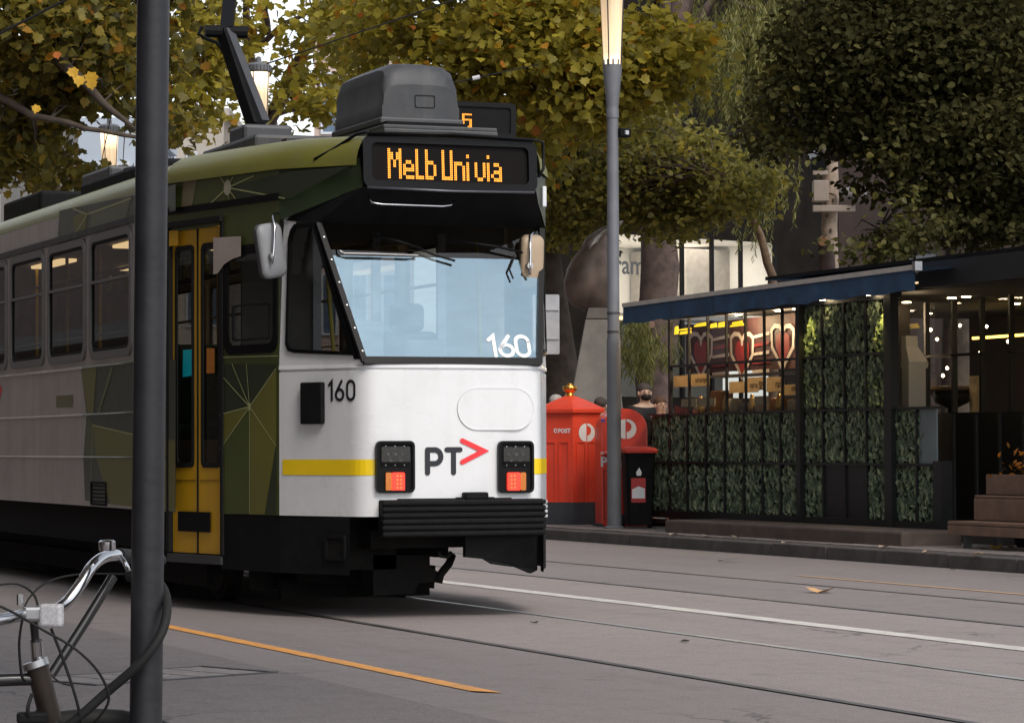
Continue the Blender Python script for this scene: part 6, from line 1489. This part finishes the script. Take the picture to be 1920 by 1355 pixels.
for pts, r0 in (([at_d(-60, 150, 46), at_d(60, 215, 46), at_d(160, 240, 46), at_d(260, 258, 46)], .07), ([at_d(100, 100, 46), at_d(190, 190, 46), at_d(255, 245, 46)], .10), ([s0, at_d(150, 100, 52), at_d(200, -40, 50)], .14), ([s0, at_d(60, 80, 50), at_d(0, -60, 48)], .12), ([s0, at_d(220, 60, 50), at_d(300, -60, 50)], .1)):
    st += limb(b, pts, r0, .03)
b.build('limbs', bark, t3, smooth=True)
B3 = [blob_px(40, 60, 46, 90, 90, 1500), blob_px(150, 50, 47, 90, 90, 1500), blob_px(60, 190, 48, 90, 60, 900), blob_px(170, 150, 48, 80, 60, 800), blob_px(260, 100, 50, 70, 120, 900), blob_px(30, 290, 48, 60, 60, 600), blob_px(95, 310, 50, 55, 60, 420), blob_px(120, -110, 48, 260, 90, 2400, 2.5), blob_px(330, -60, 50, 80, 80, 500), blob_px(320, 240, 52, 40, 50, 240), blob_px(190, 330, 50, 50, 22, 90)]
_, tw = make_crown('crown', B3, 12, .26, PLANE, .11, .23, M_oli, t3); twigs(tw, st, .35, t3, bark)
# unseen tree added left of the frame to shade the near road and tram flank
t7 = root('plane_tree', (.6, 5.0, .0), 'unseen near-side plane tree added left of the frame for its shade', 'tree')
b = MB(); st = limb(b, [(.6, 5, 0), (.6, 5.1, 3.), (.8, 5.5, 5.2)], .24, .16, 12, .02); b.build('trunk', bark, t7, smooth=True); b = MB()
for q in ((-1, 8, 8), (3.5, 9, 8.2), (2, 12, 8.5), (1, 2, 8), (4, 6, 8)): st += limb(b, [(.8, 5.5, 5.2), (Vector((.8, 5.5, 5.2))+Vector(q))/2+Vector((0, 0, .4)), q], .1, .03)
b.build('limbs', bark, t7, smooth=True)
make_crown('crown', [((.8, 5, 7.5), 3., 3.0, 1.8, 2600), ((3.4, 8.5, 7.4), 2.4, 3.5, 1.7, 3000), ((2.6, 12.5, 7.6), 2.4, 3.5, 1.8, 3000), ((2, 9, 9.2), 3., 6, 1.5, 2600)], 12, .3, PLANE, .16, .28, M_oli, t7)
# the few bright yellow leaves that catch the eye, each one a leaf
bright = mat('bright_yellow_leaf', (.62, .36, .03), .5, var=.15, scale=20); oran = mat('orange_leaf', (.55, .17, .04), .5, var=.15, scale=20)
for px, py, sz, m_ in ((135, 128, .17, bright), (150, 143, .18, bright), (172, 136, .20, bright), (170, 150, .17, bright), (106, 98, .12, oran), (70, 198, .14, bright), (1060, 100, .22, oran), (1290, 90, .22, bright), (1205, 55, .2, bright), (980, 112, .2, oran), (1230, 125, .2, bright)):
    dd = 42.5 if px > 600 else 45.0; c = at_d(px, py, dd); par = t1 if px > 600 else t3
    dirv = np.array([[random.uniform(-.4, .4), random.uniform(-.2, .2), -1.]]); dirv /= np.linalg.norm(dirv); nv = np.array([[-.3, -.9, .25]]); nv -= dirv*np.sum(nv*dirv); nv /= np.linalg.norm(nv)
    leaf_object('leaf', leaf_mesh_arrays(np.array([tuple(c)]), dirv, nv, np.array([sz]), PLANE, .12), 14, 1, m_, par, ORG[par.name])
# small-leaved tree with slim leaning stem
tb = at_d(1455, 900, 46.); t4 = root('small_tree', (tb.x, tb.y, GZ), 'slim leaning tree with small grey-green leaves above the awning', 'tree', 'street trees behind the tram')
b = MB(); st = limb(b, [(tb.x, tb.y, 0), at_d(1447, 520, 46), at_d(1425, 440, 46), at_d(1390, 370, 45.5), at_d(1320, 320, 45)], .095, .035, 8, .03); b.build('trunk', mat('pale_stem', (.26, .17, .105), .8, var=.3, scale=10), t4, smooth=True)
B4 = [blob_px(1080, 350, 46, 80, 75, 2200), blob_px(1190, 330, 46, 90, 80, 2500), blob_px(1300, 330, 46, 90, 90, 2500), blob_px(1380, 360, 45, 60, 55, 1200), blob_px(1050, 430, 46.5, 40, 40, 650), blob_px(1270, 420, 46, 70, 30, 800), blob_px(1430, 350, 45, 26, 10, 90, .3), blob_px(1180, 240, 47, 120, 50, 1300), blob_px(1170, 405, 46.5, 80, 30, 700)]
_, tw = make_crown('crown', B4, 10, .17, OVATE, .08, .14, M_gry, t4); twigs(tw, st, .3, t4, bark2, .008)
# big trunk with a sawn scar
tb = at_d(1236, 900, 50.); t5 = root('weeping_tree', (tb.x, tb.y, GZ), 'stout reddish trunk with round sawn scar and weeping pale foliage', 'tree', 'street trees behind the tram')
b = MB(); k50 = 50/FPX
tp = [(1232, 840, 40), (1228, 760, 34), (1222, 700, 33), (1232, 650, 40), (1232, 600, 40), (1234, 560, 36), (1238, 500, 37), (1234, 440, 33), (1236, 380, 31), (1245, 250, 27), (1265, 100, 22), (1285, -60, 16)]
b.tube([at_d(x, y, 50) for x, y, r_ in tp], [r_*k50 for x, y, r_ in tp], 14); b.build('trunk', bark2, t5, smooth=True)
b = MB(); c = at_d(1221, 609, 49.6); nrm = (CAM-c).normalized(); b.tube([c, c+nrm*.06], [.062, .055], 16); b.build('sawn_scar', mat('sawn_wood', (.26, .16, .12), .8), t5)
b = MB(); st = []
for px, py in ((1420, 20), (1340, -60), (1200, -100), (1470, 120)): st += limb(b, [at_d(1265, 100, 50), at_d((1265+px)/2, (py+40)/2-40, 50), at_d(px, py, 50)], .13, .03)
b.build('limbs', bark2, t5, smooth=True)
def strands(regs, name, par, m):
    Ps, Ds = [], []
    for px, py, rp, L_, n, dist in regs:
        k = dist/FPX
        for i in range(n):
            s = np.array(at_d(px+rng.normal(0, rp), py+rng.normal(0, rp*.35), dist+rng.normal(0, .5))); ln = L_*k*rng.uniform(.5, 1.); q = int(ln/.035); ph = rng.uniform(0, 6)
            for j in range(q):
                t = j/q; Ps.append(s+np.array([.08*math.sin(ph+3*t), .05*math.cos(ph), -ln*t])); a = rng.uniform(0, 6.28); Ds.append((.6*math.cos(a), .6*math.sin(a), -1.))
    P = np.array(Ps); N = len(P); dr = np.array(Ds); dr /= np.linalg.norm(dr, axis=1, keepdims=True); nr = rng.normal(0, .6, (N, 3))+np.array([-.2, -.8, .3]); nr -= dr*np.sum(nr*dr, axis=1, keepdims=True); nr /= np.linalg.norm(nr, axis=1, keepdims=True)
    o = leaf_object(name, leaf_mesh_arrays(P, dr, nr, rng.uniform(.09, .15, N), LANCE, .1), 6, N, m, par, ORG[par.name]); o['kind'] = 'stuff'
strands([(1395, 40, 45, 190, 130, 49), (1340, 90, 40, 150, 60, 50), (1470, 30, 40, 170, 80, 49.5), (1440, -120, 110, 220, 160, 50), (1195, 600, 18, 90, 60, 49), (1210, 640, 16, 80, 40, 49), (1180, 650, 14, 60, 30, 49), (1255, 640, 10, 60, 16, 49), (1400, 260, 40, 220, 30, 51)], 'crown', t5, M_wil)
# dense tree over the kiosk, its shade painted into the leaf colour
tb = at_d(1800, 900, 43.); t6 = root('shaded_tree', (tb.x, tb.y, GZ), 'dense leafy tree with shade-darkened leaf colour overhanging the kiosk at upper right', 'tree', 'street trees behind the tram')
b = MB(); st = limb(b, [(tb.x, tb.y, 0), (tb.x, tb.y, 3.2), at_d(1820, 220, 42)], .30, .2, 12, .02); b.build('trunk', bark, t6, smooth=True); b = MB(); s0 = at_d(1820, 260, 42)
for px, py in ((1500, 60), (1560, 300), (1650, 430), (1700, 60), (1900, 350), (1980, 100), (1750, -150), (1780, 400)): st += limb(b, [s0, s0.lerp(at_d(px, py, 39), .5)+Vector((0, 0, .3)), at_d(px, py, 39)], .10, .02)
b.build('limbs', bark, t6, smooth=True)
B6 = [blob_px(1560, 90, 38, 100, 110, 3000), blob_px(1700, 80, 38, 130, 120, 4000), blob_px(1850, 100, 38, 120, 130, 4000), blob_px(1620, 230, 38.5, 110, 70, 2400), blob_px(1760, 250, 38, 120, 90, 3200), blob_px(1900, 280, 37.5, 90, 110, 2800), blob_px(1660, 340, 38, 45, 50, 650), blob_px(1690, 425, 37.5, 60, 45, 800), blob_px(1620, 468, 37.5, 55, 22, 420), blob_px(1790, 360, 38, 60, 40, 600), blob_px(1850, 420, 38, 80, 40, 800), blob_px(1900, 400, 38, 60, 60, 900), blob_px(1720, -140, 38.5, 330, 130, 6000, 3.0), blob_px(1460, 230, 39, 45, 70, 500), blob_px(1750, -330, 39, 330, 120, 4500, 3.), blob_px(1800, 60, 41, 280, 200, 4500, 1.5)]
_, tw = make_crown('crown', [(c, x, y, z, int(n*1.25)) for c, x, y, z, n in B6], 10, .18, OVATE, .07, .13, M_shd, t6); twigs(tw, st, .2, t6, bark, .009)
B7 = [blob_px(1450, 200, 38.6, 40, 70, 420, .6), blob_px(1500, 120, 38, 60, 70, 260, .6), blob_px(1610, 300, 37.6, 60, 40, 260, .6), blob_px(1640, 465, 37, 55, 22, 300, .5), blob_px(1680, 400, 37, 50, 50, 300, .5), blob_px(1480, 280, 38.4, 30, 30, 160, .5)]
make_crown('outer_leaves', B7, 8, .17, OVATE, .075, .13, M_mid, t6)

# ================================================================== TIMBER POLE AND STUMP
pd = 45.
def pq(px, py, dd=0): return at_d(px, py, pd+dd)
tbp = pq(1556, 900); r = root('timber_pole', (tbp.x, tbp.y, GZ), 'pale stripped timber pole carrying boxes and a spotlight above the kiosk', 'pole')
pale_w = mat('stripped_timber', (.40, .31, .24), .8, var=.25, scale=8, bump=.3); kpd = pd/FPX
b = MB(); b.tube([Vector((tbp.x, tbp.y, 0)), pq(1557, 500), pq(1555, 420), pq(1558, 360), pq(1556, 300), pq(1558, 220)], [.13, .125, .12, .125, .12, .11], 14); b.build('shaft', pale_w, r, smooth=True)
def pbox(name, x0, x1, y0, y1, th, m, dd=-.15, bev=.01):
    c = pq((x0+x1)/2, (y0+y1)/2, dd); b = MB(); b.box(c, ((x1-x0)*kpd, th, (y1-y0)*kpd), rz=-YAW, bev=bev); return b.build(name, m, r)
cream = mat('cream_cabinet', (.46, .38, .32), .5, var=.08)
pbox('cabinet', 1524, 1552, 339, 378, .22, cream); pbox('cross_arm', 1524, 1603, 385, 397, .08, cream, -.2); pbox('bracket', 1524, 1552, 320, 328, .06, cream, -.2); pbox('dark_box', 1521, 1548, 296, 318, .2, black_matte)
c = pq(1527, 292, -.2); b = MB(); b.box(c, (.16, .02, .16), M=Matrix.Rotation(-YAW, 3, 'Z') @ Matrix.Rotation(.7, 3, 'Y'), bev=.004); b.build('solar_panel', mat('solar_grey', (.30, .32, .36), .3), r)
b = MB(); b.tube([pq(1575, 366, -.2), pq(1584, 364, -.22), pq(1604, 363, -.25), pq(1622, 366, -.3)], [.09, .09, .11, .11], 16); b.build('spotlight', mat('spot_grey', (.33, .30, .30), .5), r, smooth=True)
for k in range(9):
    px, py = 1556+random.choice((-5, 4, 6, 2)), 236+k*28; c = pq(px, py, -.128); b = MB(); b.box(c, (.03, .02, .05), rz=random.random()); b.build('knot', mat('knot', (.10, .07, .05), .9), r)
r = root('tree_stump', (tbp.x, tbp.y-.6, GZ), 'sawn brown limb with pale orange cut face below the timber pole', 'tree stump')
b = MB(); b.tube([Vector((tbp.x, tbp.y-.6, 0)), at_d(1551, 520, 44), at_d(1550, 480, 44), at_d(1545, 456, 43.8)], [.15, .13, .12, .085], 12); b.build('trunk', bark2, r, smooth=True)
c = at_d(1543, 452, 43.75); nrm = (CAM-c).normalized(); b = MB(); b.tube([c, c+nrm*.03], [.075, .07], 14); b.build('cut_face', mat('fresh_cut', (.55, .30, .14), .7, var=.1), r)

# ================================================================== OVERHEAD WIRES
def wire(a, c, rad, label, sag=.0, extra=None):
    b = MB(); n = 10; pts = [a.lerp(c, k/n)-Vector((0, 0, sag*4*(k/n)*(1-k/n))) for k in range(n+1)]; b.tube(pts, rad, 6)
    if extra is None: o = b.build('overhead_wire', black_rubber); tag(o, label, 'wire', 'overhead wires'); return o
    r = root('overhead_wire', a, label, 'wire', 'overhead wires'); b.build('cable', black_rubber, r); b = MB(); e0 = at_d(886, 147.5, 30.); e1 = at_d(900, 144.5, 30.); b.tube([e0, e1], .022, 10); b.build('insulator', mat('insulator_white', (.6, .6, .62), .4), r); return r
wire(at_d(-200, 165, 26), at_d(300, -90, 26), .012, 'black overhead wire crossing the upper left corner')
wire(at_d(500, 120, 30), at_d(1000, -50, 30), .008, 'thin overhead wire rising behind the tram roof pod')
wire(at_d(760, 175, 30), at_d(1010, 121, 30), .007, 'short span wire with white insulator right of the roof pod', 0, True)

# ================================================================== PEOPLE
def skin_obj(name, verts, edges, radii, m, parent, rootv=0, sub=2):
    me = bpy.data.meshes.new(name); me.from_pydata([tuple(Vector(v)) for v in verts], edges, []); o = bpy.data.objects.new(name, me); col.objects.link(o); o.parent = parent
    md = o.modifiers.new('skin', 'SKIN'); md.use_smooth_shade = True; o.modifiers.new('sub', 'SUBSURF').levels = sub; o.modifiers['sub'].render_levels = sub
    sv = me.skin_vertices[0].data
    for i, rr_ in enumerate(radii): sv[i].radius = (rr_, rr_) if not isinstance(rr_, tuple) else rr_
    sv[rootv].use_root = True; me.materials.append(m); return o
def person(px, pytop, dist, label, skin_c, hair_c, top_c, leg_c, turn=0., mask=False, long_hair=False, smile=False):
    t = at_d(px, pytop, dist); H = t.z-GZ; loc = Vector((t.x, t.y, GZ))
    r = root('person', loc, label, 'person'); r.rotation_euler = (0, 0, turn)        # faces local -Y
    h = H
    body_v = [(0, 0, .53*h), (0, 0, .62*h), (0, .01, .73*h), (0, .01, .80*h), (0, 0, .845*h), (0, -.005, .885*h), (0, -.005, .925*h), (0, .01, .965*h),
              (-.10*h, .01, .80*h), (-.135*h, .02, .63*h), (-.14*h, -.03, .48*h), (-.14*h, -.05, .43*h), (.10*h, .01, .80*h), (.135*h, .02, .63*h), (.14*h, -.03, .48*h), (.14*h, -.05, .43*h),
              (-.055*h, 0, .50*h), (-.06*h, -.01, .27*h), (-.06*h, .015, .04*h), (-.06*h, -.10, .02*h), (.055*h, 0, .50*h), (.06*h, -.01, .27*h), (.06*h, .015, .04*h), (.06*h, -.10, .02*h)]
    E_ = [(0, 1), (1, 2), (2, 3), (3, 4), (4, 5), (5, 6), (6, 7), (3, 8), (8, 9), (9, 10), (10, 11), (3, 12), (12, 13), (13, 14), (14, 15), (0, 16), (16, 17), (17, 18), (18, 19), (0, 20), (20, 21), (21, 22), (22, 23)]
    R_ = [.085*h*.95, .075*h, .085*h, .07*h, .032*h, .040*h, .046*h, .036*h, .042*h, .028*h, .022*h, .022*h, .042*h, .028*h, .022*h, .022*h, .058*h, .037*h, .025*h, .022*h, .058*h, .037*h, .025*h, .022*h]
    skin = mat('skin_%d' % int(px), skin_c, .5, var=.05)
    skin_obj('body', body_v, E_, R_, skin, r)
    tv = [0, 1, 2, 3, 8, 9, 10, 12, 13, 14]; tm = {v: i for i, v in enumerate(tv)}
    skin_obj('jacket', [body_v[i] for i in tv], [(tm[a], tm[c_]) for a, c_ in E_ if a in tm and c_ in tm], [R_[i]*1.16+.004 for i in tv], mat('top_%d' % int(px), top_c, .8, var=.2), r)
    lv = [0, 16, 17, 18, 20, 21, 22]; lm = {v: i for i, v in enumerate(lv)}
    skin_obj('trousers', [body_v[i] for i in lv], [(lm[a], lm[c_]) for a, c_ in E_ if a in lm and c_ in lm], [R_[i]*1.12+.004 for i in lv], mat('leg_%d' % int(px), leg_c, .85, var=.2), r)
    def ell(name, c, rad, m, n=14, zc=None):
        b = MB(); rows = []
        for i in range(9):
            a = -PI/2+PI*i/8; rows.append([Vector((c[0]+rad[0]*math.cos(a)*math.cos(2*PI*k/n), c[1]+rad[1]*math.cos(a)*math.sin(2*PI*k/n), c[2]+rad[2]*math.sin(a))) for k in range(n+1)])
        b.sheet(rows); me = bpy.data.meshes.new(name); me.from_pydata([tuple(v) for v in b.v], [], b.f); me.materials.append(m); me.polygons.foreach_set('use_smooth', [True]*len(me.polygons)); o = bpy.data.objects.new(name, me); col.objects.link(o); o.parent = r; return o
    hm_ = mat('hair_%d' % int(px), hair_c, .7, var=.3, scale=40)
    ell('hair', (0, .018*h, .950*h), (.052*h, .056*h, .047*h), hm_)
    if long_hair: ell('hair', (0, .04*h, .90*h), (.05*h, .035*h, .06*h), hm_)
    for sx in (-1, 1):
        ell('ear', (sx*.046*h, .004*h, .918*h), (.008*h, .012*h, .018*h), skin, 8)
        ell('eye', (sx*.018*h, -.046*h, .928*h), (.006*h, .004*h, .004*h), ink, 8)
        ell('eyebrow', (sx*.018*h, -.047*h, .938*h), (.010*h, .004*h, .002*h), hm_, 8)
    ell('nose', (0, -.050*h, .915*h), (.007*h, .012*h, .013*h), skin, 8)
    if mask: ell('face_mask', (0, -.028*h, .893*h), (.040*h, .034*h, .026*h), black_rubber)
    else:
        ell('mouth', (0, -.044*h, .893*h), (.014*h, .005*h, .004*h), mat('lips', (.45, .16, .14), .5), 10)
        if smile: ell('teeth', (0, -.0465*h, .894*h), (.011*h, .004*h, .0025*h), white_mark, 10)
    return r
FACE = -YAW-.05
person(1209, 716, 39.6, 'person in black jacket and dark face mask left of the kiosk', (.50, .34, .26), (.05, .04, .035), (.012, .012, .014), (.02, .02, .025), FACE+.35, mask=True)
person(1239, 741, 39.2, 'smiling person with tied brown hair beside the kiosk corner', (.60, .40, .31), (.10, .055, .035), (.014, .014, .015), (.02, .02, .025), FACE+.45, smile=True)
person(1046, 738, 40.5, 'grey-haired person behind the old red post box', (.55, .38, .31), (.42, .38, .36), (.05, .05, .06), (.03, .03, .04), FACE+2.2)
person(1128, 743, 40.5, 'dark-haired person between the two red post boxes', (.5, .34, .27), (.06, .045, .04), (.06, .05, .05), (.03, .03, .04), FACE+2.6)

# ================================================================== FALLEN LEAVES
fl_m = [mat('fallen_leaf_%d' % k, c, .7, var=.25, scale=40) for k, c in enumerate([(.62, .36, .16), (.62, .40, .05), (.45, .34, .24)])]
def fallen(px, py, z, sz, m_, label, group=None, curl=.35):
    c = at_z(px, py, z); a = random.uniform(0, 6.28); ca, sa = math.cos(a), math.sin(a); b = MB()
    vs = [(c.x+sz*((x)*ca-(y-.5)*sa), c.y+sz*((x)*sa+(y-.5)*ca), z+.004+sz*curl*abs(x)) for x, y in PLANE]
    b.add(vs, [(0, k, k+1) for k in range(1, 13)]); o = b.build('fallen_leaf', m_, recalc=False); tag(o, label, 'leaf', group); return o
fallen(1542, 1110, .002, .22, fl_m[0], 'curled orange-tan leaf lying on the road between the far rails')
fallen(1870, 1029, .14, .12, fl_m[1], 'bright yellow fallen leaf on footpath below the bench', None, .6)
fallen(1896, 1026, .14, .10, fl_m[2], 'pale fallen leaf just right of the yellow one below the bench')
for px, py, tx_ in ((1265, 1003, 'tiny pale leaf on the footpath at the left end of the concrete block'), (1326, 1005, 'pale leaf on the footpath before the left third of the concrete block'), (1383, 1007, 'flat pale leaf on the footpath before the middle of the concrete block'), (1470, 1018, 'pale leaf near the kerb before the right half of concrete block'), (1655, 1026, 'pale leaf at the right end of the concrete block'), (1741, 1036, 'pale leaf on the footpath left of the bench legs'), (1830, 1040, 'pale flat leaf near the kerb in front of the bench')): fallen(px, py, .14, random.uniform(.08, .13), fl_m[2], tx_, 'pale leaves along the far kerb')
for px, py, tx_ in ((1350, 1052, 'tiny dark dry leaf on the road close to the far kerb'), (1282, 1203, 'tiny dark dry leaf between the two near rails'), (1003, 1168, 'dark dry leaf on the road just right of the tram shadow'), (1788, 1068, 'dark dry leaf in the far gutter before the bench')): fallen(px, py, .003, .06, mat('dry_leaf', (.05, .04, .035), .8), tx_, 'dark dry leaves on the road')

# ================================================================== FOREGROUND POLE AND BICYCLE
PD = 5.0
def nq(px, py, d=PD): return at_d(px, py, d)
ptop_, pbot = nq(287.5, 0), nq(273.5, 1355); dv = (ptop_-pbot); gb = pbot-dv*((pbot.z)/dv.z); gt = ptop_+dv*.45
pm = mat('sign_pole_paint', (.018, .018, .022), .45, .2, var=.35, scale=9, bump=.08)
r = root('sign_pole', (gb.x, gb.y, .004), 'dark steel sign pole standing close in front of the tram', 'pole')
b = MB(); b.tube([gb, gb.lerp(gt, .5), gt], 30.5*PD/FPX, 32); b.build('shaft', pm, r, smooth=True, angle=60)
b = MB(); b.lathe((gb.x, gb.y, .004), [(.05, 0), (.05, .012), (.03, .02)], 20); b.build('base_plate', pm, r)
bp0 = nq(-60, 1355); gx = nq(60, 1300)
bk = root('bicycle', (gx.x, gx.y, .004), 'old bicycle with chrome handlebar locked to the dark pole', 'bicycle')
bike_black = mat('bike_black', (.012, .012, .013), .35, var=.2, coat=.3); bike_brown = mat('bike_head_brown', (.03, .022, .018), .45, .3, var=.4, scale=20)
def px_path(pts): return [nq(*p) for p in pts]
def smoothp(pts, n=5):
    P = [Vector(p) for p in pts]; out = []
    for i in range(len(P)-1):
        p0, p1, p2, p3 = P[max(i-1, 0)], P[i], P[i+1], P[min(i+2, len(P)-1)]
        for k in range(n):
            t = k/n; out.append(.5*((2*p1)+(p2-p0)*t+(2*p0-5*p1+4*p2-p3)*t*t+(-p0+3*p1-3*p2+p3)*t**3))
    out.append(P[-1]); return out
def btube(name, pts, rpx, m, par=bk, n=12, sm=True):
    b = MB(); b.tube(smoothp(px_path(pts)) if sm else px_path(pts), rpx*PD/FPX, n); return b.build(name, m, par, smooth=True, angle=50)
hb_ = btube('handlebar', [(-140, 1120, 4.72), (-60, 1165, 4.80), (0, 1161, 4.86), (50, 1151, 4.92), (96, 1146, 4.97), (125, 1128, 5.0), (150, 1097, 5.02), (172, 1062, 5.05), (195, 1044, 5.10), (222, 1040, 5.16), (262, 1044, 5.30)], 11, chrome, n=18)
btube('grip', [(222, 1040, 5.16), (250, 1043, 5.26), (300, 1050, 5.42)], 14, black_rubber, hb_)
btube('brake_lever', [(226, 1044, 5.12), (236, 1058, 5.10), (246, 1080, 5.12), (262, 1086, 5.2)], 5, chrome, hb_)
b = MB(); c = nq(201, 1022, 5.06); b.lathe(c, [(.0135, -.009), (.0145, -.004), (.0145, .006), (.011, .009), (.004, .0095)], 20); b.build('bell', chrome, hb_, smooth=True, angle=40)
b = MB(); c = nq(97, 1153, 4.90); b.box(c, (.038, .02, .038), rz=-YAW-.2, bev=.005); b.build('front_reflector', mat('reflector_clear', (.42, .42, .44), .25, var=.2, scale=200), hb_)
b = MB(); c = nq(64, 1150, 4.92); b.box(c, (.034, .03, .026), rz=-YAW, bev=.006); b.build('stem_clamp', steel, hb_)
b = MB(); c = nq(38, 1134, 4.92); b.tube([c, c+Vector((0, 0, .018))], .006, 8); b.build('clamp_bolt', chrome, hb_)
st_ = btube('stem', [(62, 1152, 4.95), (66, 1195, 4.97), (70, 1245, 4.98)], 8, bike_black)
btube('quill', [(68, 1200, 4.97), (71, 1240, 4.98)], 12, chrome, st_, sm=False)
fk = nq(168, 1745, 5.04)
btube('head_tube', [(68, 1242, 4.98), (96, 1350, 5.0)], 21, bike_brown, n=20, sm=False)
btube('headset', [(65, 1238, 4.98), (69, 1250, 4.98)], 25, steel, n=20, sm=False)
b = MB(); f0 = nq(96, 1350, 5.0); n3 = Vector((_F.x, _F.y, 0)).normalized()
for sg in (-1, 1): b.tube(smoothp([f0, nq(110, 1410, 5.0)+n3*.04*sg, nq(130, 1560, 5.0)+n3*.05*sg, fk+n3*.05*sg]), .011, 10)
b.build('fork', bike_black, bk, smooth=True)
btube('top_tube', [(72, 1272, 4.985), (-60, 1276, 4.95), (-560, 1300, 4.85)], 12, bike_black, sm=False)
btube('down_tube', [(90, 1325, 5.0), (-320, 1760, 4.92)], 14, bike_black, sm=False)
btube('seat_tube', [(-320, 1760, 4.92), (-590, 1200, 4.85)], 13, bike_black, sm=False)
rk = nq(-860, 1745, 4.80)
b = MB(); b.tube([nq(-320, 1760, 4.92), rk], .009, 8); b.tube([nq(-570, 1290, 4.85), rk], .008, 8); b.build('rear_stays', bike_black, bk)
btube('rack_stay', [(212, 1080, 5.12), (160, 1165, 5.08), (96, 1264, 5.04)], 9.5, bike_black, sm=False)
b = MB(); c = nq(-600, 1165, 4.85); b.box(c, (.26, .15, .06), rz=-YAW, bev=.028); b.build('saddle', black_rubber, bk)
hd = (fk-rk); hd.z = 0; hd.normalize()
def bwheel(c):
    R_ = .335; n = 40
    ringp = lambda rad: [c+hd*rad*math.cos(2*PI*k/n)+Vector((0, 0, 1))*rad*math.sin(2*PI*k/n) for k in range(n+1)]
    b = MB(); b.tube(ringp(R_), .017, 8, cap=False); w_ = b.build('wheel', black_rubber, bk, smooth=True)
    b = MB(); b.tube(ringp(R_-.022), .009, 6, cap=False); b.build('rim', chrome, w_, smooth=True)
    b = MB()
    for k in range(28): a = 2*PI*k/28; b.tube([c+n3*(.02 if k % 2 else -.02), c+(hd*math.cos(a)+Vector((0, 0, math.sin(a))))*(R_-.02)], .0012, 4, cap=False)
    o = b.build('spokes', steel, w_); o['kind'] = 'stuff'
    b = MB(); b.tube([c-n3*.05, c+n3*.05], .016, 12); b.build('hub', steel, w_)
fk.z = .36; rk.z = .36
bwheel(fk); bwheel(rk)
cable_m = black_rubber
for pts, rp in (([(-40, 1120, 4.8), (20, 1145, 4.82), (80, 1180, 4.84), (140, 1215, 4.85), (185, 1260, 4.88), (204, 1310, 4.9), (180, 1350, 4.92), (150, 1370, 4.95)], 2.6), ([(42, 1160, 4.88), (36, 1205, 4.9), (40, 1262, 4.93), (46, 1275, 4.95)], 2.6), ([(96, 1178, 4.9), (120, 1240, 4.92), (140, 1300, 4.93), (156, 1362, 4.95)], 2.8), ([(-20, 1098, 4.9), (30, 1094, 4.92), (62, 1112, 4.94), (72, 1140, 4.94)], 2.4), ([(40, 1155, 4.9), (55, 1120, 4.95), (90, 1090, 5.0), (150, 1076, 5.05), (240, 1076, 5.1)], 2.0), ([(92, 1262, 5.0), (112, 1278, 5.0), (132, 1284, 5.0)], 2.), ([(60, 1360, 4.95), (52, 1330, 4.93), (60, 1300, 4.94)], 4.)):
    btube('brake_cable', pts, rp, cable_m, bk, 6)
b = MB(); c = nq(60, 1345, 4.95); b.box(c, (.05, .03, .02), rz=-YAW+.2, bev=.005); b.build('lamp_bracket', black_matte, bk)
lk = MB(); lk.tube(smoothp(px_path([(40, 1420, 5.02), (90, 1385, 4.97), (140, 1350, 4.95), (200, 1297, 4.95), (262, 1243, 4.94), (300, 1192, 4.95), (313, 1145, 4.98), (308, 1108, 5.02), (290, 1085, 5.05), (262, 1075, 5.07), (235, 1082, 5.07)])), 9*PD/FPX, 12)
o = lk.build('cable_lock', black_rubber, smooth=True); tag(o, 'thick black cable lock looped round the dark pole', 'bike lock')
